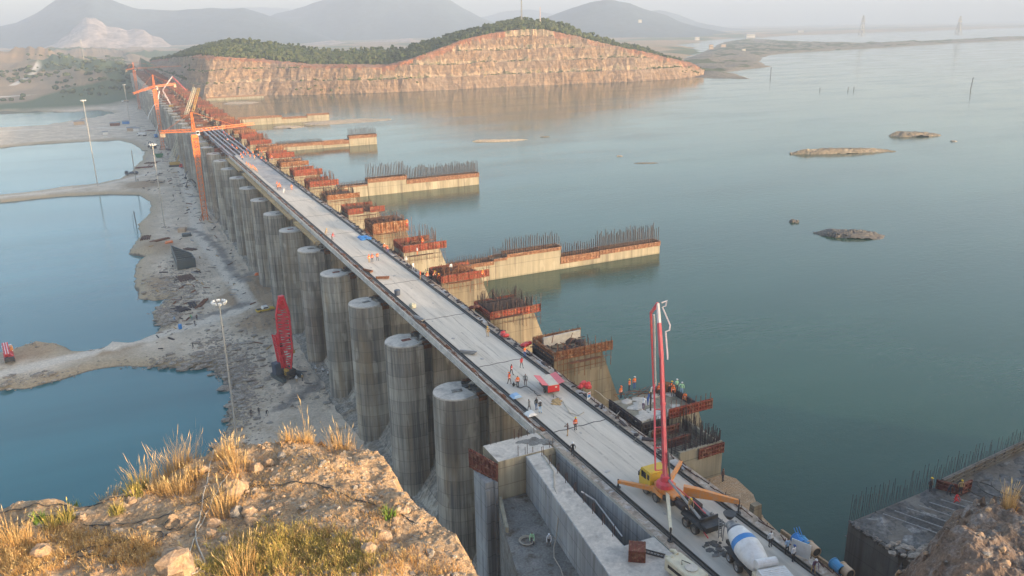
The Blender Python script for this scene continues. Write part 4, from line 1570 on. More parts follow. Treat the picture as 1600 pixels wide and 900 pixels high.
# ---- islets and sandbanks
def islet(name, label, cat, u, v, wu, dep, h, mat_, z=LZ, seed=0, tilt=0.0, rubble=0):
    c = at(u, v, z)
    wid = wu * (c - CAM).dot(FW) / FOC
    fwd = Vector((FW.x, FW.y, 0)).normalized()
    rt = Vector((fwd.y, -fwd.x, 0))
    na, nb_ = 46, 22
    P = np.zeros((nb_, na, 3))
    for j in range(nb_):
        for i in range(na):
            a, b_ = -1 + 2 * i / (na - 1), -1 + 2 * j / (nb_ - 1)
            q = Vector((c.x, c.y, 0)) + rt * (a * wid / 2 * 1.15) + fwd * ((b_ + tilt * a) * dep * 1.15)
            r = math.sqrt(a * a + b_ * b_)
            e = 1 - r + 0.28 * fbm((a * 1.6 + seed, b_ * 1.6, seed), 4)
            zz = z + h * (min(1, max(-.6, e * 2.2)) * (.65 + .35 * (1 - a)) + 0.18 * fbm((q.x * .5, q.y * .5, seed), 3) * (e > 0))
            P[j, i] = (q.x, q.y, zz)
    mb = MB()
    mb.grid(P)
    rr = random.Random(seed)
    for k in range(rubble):
        a, b_ = rr.gauss(0, .45), rr.gauss(0, .4)
        if a * a + b_ * b_ > .8:
            continue
        q = Vector((c.x, c.y, 0)) + rt * (a * wid / 2) + fwd * (b_ * dep)
        s_ = rr.uniform(.25, .8)
        mb.rock((q.x, q.y, z + h * (1 - a * a - b_ * b_) * .9), (s_, s_, s_ * .7), k, 0, 6, 3)
    return tag(mb.build(name, mat_), label, cat)


islet('islet', 'long low rocky islet tapering to a spit on its right', 'islet', 1318, 238, 150, 3.6, 1.9, 'islet_rock', seed=1, tilt=.5)
islet('islet', 'oval rocky islet out in the lake, right of the long one', 'islet', 1428, 212, 72, 4.5, 1.9, 'islet_rock', seed=2)
islet('rubble_heap', 'heap of dark grey boulders rising from the lake on the right', 'rubble heap', 1330, 368, 92, 3.5, 1.3, 'dark_rock', seed=3, rubble=320, tilt=-.6)
islet('islet', 'tiny dark rock left of the grey boulder heap', 'rock', 1240, 347, 12, 1.0, .7, 'dark_rock', seed=4, rubble=8)
islet('islet', 'tiny dark rock just right of the oval islet', 'rock', 1490, 221, 10, 1.0, .5, 'grey_rock', seed=5)
islet('sandbank', 'thin sandy bank in the lake above the second divide wall', 'sandbank', 782, 220, 76, 3.0, .7, 'sand', seed=6, tilt=.5)
islet('sandbank', 'thin flat grey shoal in the middle of the lake', 'sandbank', 1010, 255, 36, 1.2, .25, 'islet_rock', seed=7)
islet('islet', 'small dark speck of rock above the thin grey shoal', 'rock', 968, 244, 9, .8, .4, 'grey_rock', seed=8)
islet('islet', 'small low rock right of the thin sandy bank', 'rock', 852, 214, 14, 1.2, .4, 'islet_rock', seed=9)
islet('sandbank', 'flat sandbank trailing off the fourth divide wall', 'sandbank', 540, 190, 120, 12, .7, 'sand', seed=10, tilt=.6)
islet('sandbank', 'pale gravel bank in front of the fourth divide wall', 'sandbank', 452, 199, 42, 5, .8, 'sand', seed=11)
islet('sandbank', 'low pale bank under the cliff past the last divide wall', 'sandbank', 375, 161, 50, 10, .8, 'sand', seed=12)

# ================================================================== MACHINES
def lattice(mb, p, q, w0, w1, n, th=0.14, mi=0, th2=None):
    p, q = Vector(p), Vector(q)
    d = (q - p).normalized()
    a = d.cross(Vector((0, 0, 1)))
    if a.length < .05:
        a = Vector((1, 0, 0))
    a.normalize()
    b_ = a.cross(d)
    th2 = th2 or th * .7

    def c(k, s, e):
        f = k / n
        w = w0 + (w1 - w0) * f
        return p.lerp(q, f) + a * s * w / 2 + b_ * e * w / 2
    cs = [(-1, -1), (1, -1), (1, 1), (-1, 1)]
    for s, e in cs:
        mb.bar(c(0, s, e), c(n, s, e), th, th, mi)
    for k in range(n):
        for j in range(4):
            s0, s1 = cs[j], cs[(j + 1) % 4]
            if k % 2:
                s0, s1 = s1, s0
            mb.bar(c(k, *s0), c(k + 1, *s1), th2, th2, mi)
            mb.bar(c(k, *cs[j]), c(k, *cs[(j + 1) % 4]), th2, th2, mi)
    return mb


def wheel(parent, c, r, w, rimm='rim'):
    """a wheel turning about the x axis: tyre with a rim and hub inside"""
    mb = MB()
    prof = [(-w / 2, r * .62), (-w / 2, r * .9), (-w * .38, r), (w * .38, r), (w / 2, r * .9), (w / 2, r * .62)]
    n = 18
    mb.loft([[(c[0] + x, c[1] + rr_ * math.cos(6.28318 * k / n), c[2] + rr_ * math.sin(6.28318 * k / n)) for k in range(n)] for x, rr_ in prof], 0, caps=False)
    t_ = mb.build('wheel', 'tyre', parent)
    mb = MB()
    for sgn in (-1, 1):
        pr = [(sgn * w * .47, r * .63), (sgn * w * .30, r * .5), (sgn * w * .33, r * .25), (sgn * w * .5, r * .2), (sgn * w * .5, 0.02)]
        mb.loft([[(c[0] + x, c[1] + rr_ * math.cos(6.28318 * k / 12), c[2] + rr_ * math.sin(6.28318 * k / 12)) for k in range(12)] for x, rr_ in pr], 0, caps=False)
    mb.build('rim', rimm, t_)
    return t_


# ---- concrete pump truck with its boom raised; local frame: x across the deck, +y is forward (away from the camera)
PX, PYo = 48.0, 60.0
cp = thing('pump_truck', 'concrete pump truck with yellow cab, orange outriggers and raised pinkish red boom', 'pump truck', (PX, PYo, DZ))


def L(p):
    return (p[0] - PX, p[1] - PYo, p[2] - DZ)


mb = MB()
mb.box((-.45, -.3, 1.05), (.25, 10.6, .35))
mb.box((.45, -.3, 1.05), (.25, 10.6, .35))
mb.box((0, -3.6, 1.2), (2.3, 3.6, .25))
mb.box((0, .6, 1.25), (2.2, 1.6, .5))
mb.build('chassis', 'dark', cp)
mb = MB()
mb.yzprism([(3.55, .75), (5.55, .75), (5.62, 1.6), (5.3, 2.85), (5.1, 2.98), (3.7, 2.98), (3.55, 2.85)], -1.2, 1.2)
cabp = mb.build('cab', 'yellow', cp)
mb = MB()
mb.box((-1.205, 4.75, 2.25), (.02, .85, .75))
mb.box((1.205, 4.75, 2.25), (.02, .85, .75))
mb.box((-1.205, 3.9, 2.3), (.02, .4, .6))
mb.yzprism([(5.58, 1.75), (5.61, 1.75), (5.37, 2.72), (5.33, 2.72)], -1.05, 1.05)
mb.build('window', 'glass', cabp)
mb = MB()
mb.box((-1.45, 5.3, 2.2), (.12, .12, .5))
mb.bar((-1.2, 5.3, 2.6), (-1.45, 5.3, 2.45), .05)
mb.build('mirror', 'dark', cabp)
mb = MB()
mb.box((1.45, 5.3, 2.2), (.12, .12, .5))
mb.bar((1.2, 5.3, 2.6), (1.45, 5.3, 2.45), .05)
mb.build('mirror', 'dark', cabp)
mb = MB()
mb.box((0, 5.6, .85), (2.3, .22, .45), bev=.05)
mb.build('bumper', 'dark', cabp)
for sx in (-1, 1):
    mb = MB()
    mb.box((sx * .85, 5.72, .95), (.35, .05, .2))
    mb.build('headlight', 'lamp_face', cabp)
for yy in (4.4, 2.55, -2.6, -4.0):
    for sx in (-1, 1):
        wheel(cp, (sx * 1.02, yy, .55), .55, .42)
mb = MB()
mb.box((0, 2.5, 1.75), (1.9, 1.5, .9), bev=.12)
mb.box((0, 1.1, 1.65), (1.7, 2.2, .7), bev=.12)
mb.yzprism([(1.4, 1.0), (3.2, 1.0), (3.2, 1.7), (1.4, 1.4)], -1.2, -.9)
mb.yzprism([(1.4, 1.0), (3.2, 1.0), (3.2, 1.7), (1.4, 1.4)], .9, 1.2)
mb.build('turret_base', 'pump_orange', cp)
mb = MB()
mb.tube([(-.4, 2.0, 2.1), (-.4, 2.0, 2.55), (-.4, 2.0, 2.75), (-.4, 2.0, 3.3)], [.95, .9, .55, .5], 14)
mb.build('turret', 'boom_pink', cp)
# hopper, grille and pumping cylinders at the rear
mb = MB()
mb.loft([[(-.9, -5.6, .9), (.9, -5.6, .9), (.9, -4.9, .9), (-.9, -4.9, .9)], [(-1.15, -5.9, 1.75), (1.15, -5.9, 1.75), (1.15, -4.6, 1.75), (-1.15, -4.6, 1.75)]])
mb.box((0, -4.75, 1.85), (2.3, .12, .5))
mb.build('hopper', 'dark', cp)
mb = MB()
for sx in (-.35, .35):
    mb.tube([(sx, -4.6, 1.55), (sx, 1.2, 1.75)], .16, 8)
mb.box((.75, -1.8, 1.75), (.55, 1.6, .6), bev=.06)
mb.box((-.8, -1.2, 1.65), (.5, 1.2, .5), bev=.06)
mb.build('pump_cylinders', 'rebar_dark', cp)
mb = MB()
mb.tube([(-.75, -4.4, 1.9), (-.55, -2, 2.35), (-.3, 1.6, 3.0)], .13, 8)
mb.build('delivery_pipe', 'galv', cp)
mb = MB()
mb.tube([(-.95, -4.6, 1.2), (-1.0, -5.3, 1.0), (-.8, -5.8, .5)], .07, 6)
mb.tube([(.2, -4.0, 2.0), (.3, -2, 2.2), (.0, 1.0, 2.6)], .06, 6)
mb.build('hose', 'boom_pink', cp)
mb = MB()
for k in range(4):
    mb.box((1.05, -4.6 + .25 * k, 1.0 - .0 * k), (.3, .06, 1.6))
mb.box((1.0, -3.0, 1.45), (.5, 2.6, .06))
mb.build('ladder', 'galv', cp)


def outrig(pts, w0, w1, h0, h1, foot, m_='pump_orange', thick=None):
    a, b_ = Vector(L(pts[0])), Vector(L(pts[1]))
    d = (b_ - a).normalized()
    n = d.cross(Vector((0, 0, 1))).normalized()
    up = Vector((0, 0, 1))
    mb = MB()
    rings = []
    for f, w, h in ((0, w0, h0), (.25, w0, h0 * 1.05), (.3, w0 * .92, h0), (1, w1, h1)):
        c = a.lerp(b_, f)
        rings.append([c - n * w / 2 - up * h / 2, c + n * w / 2 - up * h / 2, c + n * w / 2 + up * h / 2, c - n * w / 2 + up * h / 2])
    mb.loft(rings)
    o = mb.build('outrigger', m_, cp)
    mb = MB()
    mb.tube([b_ + up * .25, Vector((b_.x, b_.y, foot + .12))], .09, 8)
    mb.tube([Vector((b_.x, b_.y, foot + .12)), Vector((b_.x, b_.y, foot))], .3, 10)
    mb.build('jack_leg', 'dark', o)


outrig((aty(1042, 768, 61.8), aty(966, 752, 66.8)), .42, .34, .5, .34, .02)
outrig((aty(1046, 752, 63.2), aty(1064, 722, 66.6)), .40, .34, .5, .40, .02)
outrig((at(1068, 765, 34.9), at(1155, 784, 34.4)), .55, .26, 1.0, .45, .02)
outrig((at(1043, 772, 34.7), at(1048, 828, 34.3)), .36, .30, .42, .34, .02, 'cream')

# the boom, leaning out over the block that is being poured
A = Vector((PX - .4, PYo + 2.0, DZ + 3.2))
B = aty(1033, 545, 68.5)
C_ = aty(1030, 505, 70.0)
D = aty(1028, 474, 71.0)
E_ = aty(1017, 489, 72.0)
F_ = aty(1021, 608, 77.6)
mb = MB()


def beam(mb, p, q, w0, w1):
    p, q = Vector(L(p)), Vector(L(q))
    d = (q - p).normalized()
    a = Vector((1, 0, 0))
    a = (a - d * a.dot(d)).normalized()
    b_ = a.cross(d)
    rings = []
    for e, w in ((p, w0), (q, w1)):
        rings.append([e - a * w / 2 - b_ * w * .6, e + a * w / 2 - b_ * w * .6, e + a * w / 2 + b_ * w * .6, e - a * w / 2 + b_ * w * .6])
    mb.loft(rings)


beam(mb, A, A.lerp(B, .98), .38, .33)
beam(mb, A.lerp(B, .1), A.lerp(B, .14), .48, .48)
beam(mb, A.lerp(B, .55), A.lerp(B, .57), .42, .42)
beam(mb, A.lerp(B, .95), C_, .35, .32)
bm1 = mb.build('boom_section', 'boom_pink', cp)
mb = MB()
for f0, f1, off in ((.12, .5, .3), (.55, .93, .26)):
    p0, p1 = Vector(L(A.lerp(B, f0))), Vector(L(A.lerp(B, f1)))
    mb.tube([p0 + Vector((off, -.15, 0)), p1 + Vector((off * .8, -.15, 0))], .045, 5)
    mb.tube([p0 + Vector((-off, .1, 0)), p1 + Vector((-off * .8, .1, 0))], .03, 5)
mb.tube([Vector(L(A)) + Vector((.25, -.5, -.2)), Vector(L(A.lerp(B, .2))) + Vector((.1, -.5, 0))], .11, 7)
mb.build('hydraulic_line', 'rail_steel', cp)
mb = MB()
beam(mb, C_, D, .30, .24)
mb.build('boom_section', 'boom_pale', cp)
mb = MB()
beam(mb, D, E_, .26, .22)
beam(mb, E_, F_, .20, .12)
mb.build('boom_section', 'boom_pink', cp)
mb = MB()
mb.tube([L(aty(1024, 735, 62.6)), L(aty(1023, 690, 64)), L(aty(1023, 640, 66)), L(aty(1022, 600, 67.3))], .10, 6)
for v_ in (640, 668, 700, 735):
    y_ = 62.6 + (735 - v_) * .036
    mb.bar(L(aty(1024, v_, y_)), L(aty(1037, v_ - 1, y_)), .09)
mb.build('boom_strut', 'boom_pink', cp)
mb = MB()
mb.tube([L(aty(1022, 492, 72)), L(aty(1023.5, 560, 75.2)), L(aty(1024.5, 602, 77.4)), L(aty(1018, 606, 77.6)), L(aty(1017, 612, 77.7))], .10, 7)
mb.build('delivery_pipe', 'white', cp)
mb = MB()
mb.tube([L(aty(1017, 612, 77.7)), L(aty(1016.5, 630, 77.9)), L(aty(1016.5, 641, 78.0))], .12, 7)
mb.build('end_hose', 'cable', cp)
mb = MB()
mb.tube([L(aty(1034, 473, 71)), L(aty(1042, 470, 71)), L(aty(1040, 478, 71)), L(aty(1035, 480, 71)), L(aty(1047, 508, 69.8)), L(aty(1046, 516, 69.6)), L(aty(1040, 518, 69.5)), L(aty(1043, 556, 68)), L(aty(1043, 562, 67.8))], .09, 6)
mb.build('delivery_pipe', 'boom_pale', cp)

# ---- truck mixer, its drum mouth over the pump's hopper
MX, MY = 47.8, 48.9
mxr = thing('mixer_truck', 'white concrete mixer truck with a blue band, backed up to the pump', 'mixer truck', (MX, MY, DZ), R(-13))
mxr.scale = (1.1, 1.1, 1.0)
mb = MB()
for sx in (-.45, .45):
    mb.box((sx, -.8, .95), (.25, 8.2, .35))
mb.box((0, -.5, 1.05), (1.9, 5.6, .12))
mb.build('chassis', 'dark', mxr)
for yy in (1.6, .2, -4.5):
    for sx in (-1, 1):
        wheel(mxr, (sx * 1.0, yy, .52), .52, .45, 'galv' if yy > 0 else 'rim')
for sx in (-1, 1):
    mb = MB()
    mb.loft([[(sx * 1.0 - .28, 2.5, 1.0), (sx * 1.0 + .28, 2.5, 1.0), (sx * 1.0 + .28, 2.5, 1.06), (sx * 1.0 - .28, 2.5, 1.06)], [(sx * 1.0 - .28, 2.2, 1.16), (sx * 1.0 + .28, 2.2, 1.16), (sx * 1.0 + .28, 2.2, 1.22), (sx * 1.0 - .28, 2.2, 1.22)],
             [(sx * 1.0 - .28, -.6, 1.16), (sx * 1.0 + .28, -.6, 1.16), (sx * 1.0 + .28, -.6, 1.22), (sx * 1.0 - .28, -.6, 1.22)]])
    mb.build('mudguard', 'dark', mxr)
ax0, ax1 = Vector((-.1, 3.6, 2.65)), Vector((-.1, -2.0, 1.85))
prof = [(0.0, .42, 2), (.06, .50, 2), (.10, .62, 2), (.16, .74, 3), (.2, .83, 3), (.21, .86, 0), (.42, 1.12, 0), (.421, 1.122, 1), (.53, 1.19, 1), (.531, 1.19, 0), (.66, 1.18, 0), (.86, .98, 0), (.97, .72, 0), (1.0, .3, 0)]
d_ = (ax1 - ax0).normalized()
a_ = Vector((1, 0, 0))
b_ = a_.cross(d_)
dm = MB()
for k in range(len(prof) - 1):
    rings = []
    for f, r, _ in (prof[k], prof[k + 1]):
        c = ax0.lerp(ax1, f)
        rings.append([c + (a_ * math.cos(6.28318 * j / 28) + b_ * math.sin(6.28318 * j / 28)) * r for j in range(28)])
    dm.loft(rings, prof[k + 1][2] if prof[k][2] == prof[k + 1][2] else prof[k][2], caps=(k == len(prof) - 2))
dm.build('drum', ['white', 'blue', 'galv', 'navy'], mxr, smooth=True)
mb = MB()
mb.loft([[(.25 * math.cos(a) + 0.0, 4.0 + .25 * math.sin(a), 2.9) for a in np.linspace(0, 5.6, 10)], [(.6 * math.cos(a), 4.0 + .6 * math.sin(a), 3.45) for a in np.linspace(0, 5.6, 10)]])
mb.build('charge_hopper', 'dark', mxr)
mb = MB()
mb.loft([[(-.3, 3.9, 2.2), (.3, 3.9, 2.2), (.3, 3.8, 2.0), (-.3, 3.8, 2.0)], [(-.2, 4.9, 1.75), (.2, 4.9, 1.75), (.2, 4.85, 1.6), (-.2, 4.85, 1.6)]])
for sx in (-.9, .9):
    mb.bar((sx, 3.3, 1.0), (sx * .6, 3.8, 2.7), .1)
mb.bar((-.75, 3.8, 1.0), (-.75, 3.9, 3.0), .06)
mb.bar((-1.05, 3.8, 1.0), (-1.05, 3.9, 3.0), .06)
for k in range(6):
    mb.bar((-.75, 3.83, 1.2 + .3 * k), (-1.05, 3.83, 1.2 + .3 * k), .05)
mb.build('discharge_chute', 'galv', mxr)
mb = MB()
mb.tube([(-.9, -2.35, 2.75), (.9, -2.35, 2.75)], [.42, .42], 14)
mb.box((0, -2.3, 1.9), (1.1, .7, 1.1), bev=.1)
mb.build('water_tank', 'white', mxr)
mb = MB()
mb.box((-1.0, -2.6, 1.6), (.45, .55, 1.0), bev=.05)
mb.tube([(.4, -2.5, 1.5), (.5, -2.6, 2.2), (.9, -2.6, 2.0)], .08)
mb.build('tool_box', 'cream', mxr)
mb = MB()
mb.yzprism([(-3.0, .6), (-3.0, 2.75), (-3.15, 2.85), (-4.7, 2.85), (-5.0, 2.6), (-5.25, 1.6), (-5.25, .6)], -1.2, 1.2)
cb_ = mb.build('cab', 'white', mxr)
mb = MB()
mb.box((-1.205, -4.1, 2.15), (.02, .9, .7))
mb.box((1.205, -4.1, 2.15), (.02, .9, .7))
mb.yzprism([(-5.06, 2.55), (-5.03, 2.55), (-5.26, 1.65), (-5.29, 1.65)], -1.05, 1.05)
mb.build('window', 'glass', cb_)
mb = MB()
for k in range(7):
    mb.box((0, -3.2 - .22 * k, 2.87), (2.1, .06, .04))
mb.build('roof_ribs', 'white', cb_)

# ---- red trailer unit with its side flaps raised
gen = thing('generator_trailer', 'red and black generator trailer with pink flaps raised and beige roof', 'generator', (50.35, 92.8, DZ), R(-8))
mb = MB()
mb.box((0, 0, .95), (1.7, 3.4, 1.1), bev=.04)
mb.box((0, -1.72, 1.05), (1.6, .06, .9))
mb.build('housing', 'dark', gen)
mb = MB()
mb.box((0, -1.78, 1.05), (1.72, .08, 1.0), bev=.02)
mb.build('end_panel', 'red', gen)
mb = MB()
mb.box((.35, -1.83, 1.25), (.3, .02, .25))
mb.build('sticker', 'cream', gen)
mb = MB()
mb.box((0, 0, 1.58), (1.5, 3.6, .14), bev=.04)
mb.build('roof', 'beige_roof', gen)
for sx in (-1, 1):
    mb = MB()
    mb.box((0, 0, 0), (.95, 3.5, .06))
    f_ = mb.build('flap', 'pink_flap', gen, (sx * 1.2, 0, 1.72))
    f_.rotation_euler = (0, -sx * R(14), 0)
for sx in (-1, 1):
    wheel(gen, (sx * .85, -.5, .32), .32, .22)
mb = MB()
mb.bar((-.3, 1.6, .5), (0, 3.0, .45), .09)
mb.bar((.3, 1.6, .5), (0, 3.0, .45), .09)
mb.bar((0, -1.6, .1), (-.3, -2.6, .1), .08)
mb.tube([(0, 2.9, .45), (0, 2.9, .02)], .06)
mb.build('tow_bar', 'dark', gen)

# ---- red crawler crane in the yard, boom sections folded back
def crawler(name, label, x, y, rz, body, group=None, boom_w=2.0, boom=(0, 1.0, 20), track='dark'):
    c = thing(name, label, 'crane', (x, y, 0.35), rz, group)
    for sx in (-1, 1):
        mb = MB()
        prf = [(-3.2, .35), (-2.9, .05), (2.9, .05), (3.2, .35), (3.2, .75), (2.9, 1.05), (-2.9, 1.05), (-3.2, .75)]
        mb.yzprism(prf, sx * 2.3 - .45, sx * 2.3 + .45)
        for k in range(16):
            mb.box((sx * 2.3, -2.85 + k * .38, 1.08), (.95, .22, .06))
        mb.build('track', track, c)
    mb = MB()
    mb.box((0, 0, .75), (3.7, 2.2, .5))
    mb.tube([(0, 0, .9), (0, 0, 1.35)], 1.2, 14)
    mb.build('carbody', 'dark', c)
    return c


def towards(p, q, k):
    return Vector(p).lerp(Vector(q), k)


rc = crawler('crawler_crane', 'bright red crawler crane with thick lattice boom standing beside the piers', 30.6, 191.8, R(18), 'crane_red', track='gate_steel')
mb = MB()
mb.box((0, -.6, 2.0), (2.6, 4.0, 1.2), bev=.1)
mb.build('upper_body', 'dark', rc)
mb = MB()
mb.box((-2.3, .3, 3.0), (1.6, 2.0, 3.0), bev=.08)
mb.build('counterweight', 'navy', rc)
mb = MB()
mb.box((-.9, -1.9, 2.2), (.8, 1.3, 1.7), bev=.1)
mb.build('cab', 'ochre', rc)
tip = rc.matrix_world
import mathutils


def loc_of(o, p):
    Rm = Matrix.Rotation(-o.rotation_euler[2], 4, 'Z')
    return Rm @ (Vector(p) - Vector(o.location))


bt = loc_of(rc, Vector((31.5, 193.6, zrow(31.5, 193.6, 467))))
b0 = Vector((0.2, -.6, 2.4))
mb = MB()
m1 = b0.lerp(bt, .28)
m2 = b0.lerp(bt, .78)
lattice(mb, b0, m1, 1.4, 3.0, 4, .36, th2=.18)
lattice(mb, m1, m2, 3.0, 3.0, 11, .36, th2=.18)
lattice(mb, m2, bt, 3.0, 1.3, 4, .34, th2=.18)
lattice(mb, b0 + Vector((-1.2, .3, .8)), b0.lerp(bt, .52) + Vector((-2.0, .6, 0)), 1.2, 1.2, 8, .26)
mb.build('boom', 'crane_red', rc)
mb = MB()
mb.box(bt, (1.2, 1.0, 1.6))
mb.box(bt + Vector((.1, 0, -1.6)), (1.5, .8, 1.6))
mb.build('boom_head', 'crane_red', rc)
mb = MB()
mb.box(b0.lerp(bt, .42) + Vector((1.3, -.3, 0)), (.6, .8, 1.6))
mb.bar(b0 + Vector((1.2, 0, .5)), b0.lerp(bt, .42) + Vector((1.4, -.2, 0)), .2)
mb.box(b0.lerp(bt, .37) + Vector((-1.7, -.3, 0)), (1.0, .8, .7))
mb.build('hoist', 'dark', rc)
mb = MB()
mb.tube([bt + Vector((.3, -.4, 0)), b0.lerp(bt, .25) + Vector((1.5, -1, 0))], .05, 4)
mb.box(b0.lerp(bt, .24) + Vector((1.5, -1, 0)), (.4, .4, .8))
mb.build('hook', 'ochre', rc)

# ---- yellow crawler crane farther along, pale lattice boom
yc = crawler('crawler_crane', 'yellow crawler crane with a tall white lattice boom far along the piers', 34.5, 560, R(80), 'ochre')
mb = MB()
mb.box((0, -1.2, 2.2), (3.2, 7.5, 1.7), bev=.1)
mb.box((0, -4.6, 2.3), (4.6, 1.5, 2.2), bev=.1)
mb.build('upper_body', 'ochre', yc)
mb = MB()
mb.box((1.8, 2.2, 2.2), (1.1, 1.7, 2.0), bev=.1)
mb.build('cab', 'navy', yc)
yt = loc_of(yc, aty(304, 137, 575))
mb = MB()
lattice(mb, (0, 2.2, 2.0), yt, 1.9, 1.5, 18, .17, th2=.10)
mb.build('boom', 'cream', yc)
mb = MB()
lattice(mb, (0, -1.2, 2.8), (0, -5.0, 9.0), 1.0, .6, 5, .2)
mb.tube([(0, -5, 9), yt], .06, 4)
mb.bar((.8, -3.5, 2.9), (.8, -5, 9), .16)
mb.build('gantry', 'ochre', yc)


# ---- orange tower cranes
def tower_crane(label, x, y, ztop, jib_end, cj_end, zapex, w=2.0, z0=0.0):
    c = thing('tower_crane', label, 'tower crane', (x, y, z0), 0, 'orange tower cranes along the dam')
    H = ztop - z0
    mb = MB()
    lattice(mb, (0, 0, .3), (0, 0, H - 2.2), w, w, int(H / 2.0), .26, th2=.16)
    mb.build('mast', 'orange', c)
    mb = MB()
    for zz in (H * .72, H * .80):
        mb.box((0, 0, zz), (w + .5, w + .5, .3))
    mb.box((0, 0, H - 2.4), (w + .6, w + .6, 1.4))
    lattice(mb, (0, 0, H * .72), (0, 0, H - 2.5), w + .5, w + .5, 5, .3)
    mb.build('climbing_frame', 'orange', c)
    mb = MB()
    mb.box((0, 0, .2), (5.2, 5.2, .5))
    for sx in (-1, 1):
        for sy in (-1, 1):
            mb.bar((sx * 2.4, sy * 2.4, .4), (sx * w / 2, sy * w / 2, 3.5), .2)
    mb.build('base', 'form_rust', c)
    mb = MB()
    mb.box((w * .75, -.4, H - 1.2), (1.5, 1.6, 1.9), bev=.1)
    cb2 = mb.build('cab', 'white', c)
    mb = MB()
    mb.box((w * .75, -1.22, H - 1.0), (1.2, .03, .9))
    mb.build('window', 'glass', cb2)
    je, ce = Vector(jib_end) - Vector((x, y, z0)), Vector(cj_end) - Vector((x, y, z0))
    mb = MB()
    lattice(mb, (0, 0, H), je, 1.2, .9, 16, .12, th2=.08)
    mb.build('jib', 'orange', c)
    mb = MB()
    lattice(mb, (0, 0, H), ce, 1.1, 1.1, 7, .18)
    d = (ce - Vector((0, 0, H)))
    mb.bar(Vector((0, 0, H - .4)), ce - Vector((0, 0, .4)), 1.2, .12)
    mb.build('counter_jib', 'orange', c)
    mb = MB()
    mb.box(ce + Vector((.6 if ce.x < 0 else -.6, 0, -1.3)), (1.8, 1.2, 2.2), math.atan2(d.y, d.x))
    mb.build('counterweight', 'tan', c)
    mb = MB()
    lattice(mb, (0, 0, H), (0, 0, zapex - z0), 1.4, .4, 5, .2)
    mb.build('tower_head', 'orange', c)
    mb = MB()
    ap = Vector((0, 0, zapex - z0))
    mb.tube([ap, Vector((0, 0, H)).lerp(je, .7)], .06, 4)
    mb.tube([ap, Vector((0, 0, H)).lerp(ce, .9)], .06, 4)
    mb.build('tie_rope', 'orange', c)
    return c


tower_crane('nearest orange tower crane, its mast standing on the yard beside the piers', 33.6, 387, 40.6, (61, 397, 40.9), (20.6, 394, 40.2), 48.5)
y2 = 650
tower_crane('middle orange tower crane, shorter jib pointing left over the yard', 34.0, y2, 45.0, tuple(aty(208, 146, y2 - 22)), tuple(aty(274, 131, y2 + 4)), 53)
y3 = 1010
tower_crane('farthest orange tower crane in the haze by the cliff', 35.0, y3, zrow(35.0, y3, 107), tuple(aty(283, 103, y3 + 6)), tuple(aty(196, 109, y3 - 4)), zrow(35.0, y3, 97))

# luffing boom of a lattice crane standing among the far pier tops
wc = thing('lattice_crane', 'thin pinkish luffing boom bent in a sharp peak behind the middle tower crane', 'crane', (44, 660, 30))
o_ = Vector((44, 660, 30))
mb = MB()
lattice(mb, (0, 0, .8), aty(254, 141, 664) - o_, .6, .5, 4, .12)
lattice(mb, aty(254, 141, 664) - o_, aty(269, 119.5, 668) - o_, .5, .4, 10, .12)
mb.build('boom', 'boom_pale', wc)
mb = MB()
lattice(mb, aty(269, 119.5, 668) - o_, aty(291, 141, 670) - o_, .4, .3, 10, .12)
mb.build('jib', 'boom_pink', wc)
mb = MB()
mb.box((0, 0, -.3), (3, 4, 2.4), bev=.1)
mb.build('body', 'ochre', wc)
oc = thing('lattice_crane', 'ochre lattice boom standing upright just right of the white boom', 'crane', (50, 575, 30))
mb = MB()
lattice(mb, (0, 0, 0), aty(311, 137, 575) - Vector((50, 575, 30)), 1.3, 1.1, 10, .15, th2=.09)
mb.build('boom', 'ochre', oc)
mb = MB()
mb.box((0, -.5, -.2), (3, 5, 2.2), bev=.1)
mb.build('body', 'ochre', oc)
# white articulated concrete boom farther on
wp = thing('pump_truck', 'distant pump truck with a thin white boom bent over the yard', 'pump truck', (37 - 3, 730, 0.3))
o_ = Vector((34, 730, .3))
mb = MB()
mb.tube([Vector((0, 0, 3)), aty(249, 190, 728) - o_, aty(246, 160, 728) - o_, aty(249, 142, 728) - o_], .45, 6)
mb.tube([aty(246, 160, 728) - o_, aty(240, 165, 726) - o_, aty(233, 178, 724) - o_, aty(231, 186, 724) - o_], .36, 6)
mb.build('boom', 'white', wp)
mb = MB()
mb.box((0, 0, 1.5), (2.5, 9, 1.2), bev=.1)
mb.build('body', 'white', wp)
mb = MB()
mb.box((0, -4.6, 1.9), (2.4, 1.8, 2.6), bev=.15)
mb.build('cab', 'blue', wp)
for yy in (-4, 2.2, 3.6):
    for sx in (-1, 1):
        wheel(wp, (sx * 1.0, yy, .5), .5, .4)


# ---- trucks and small plant in the yard
def gz(x, y):
    return float(Zg[min(len(ys) - 1, int(np.searchsorted(ys, y))), min(len(xs) - 1, int(np.searchsorted(xs, x)))])


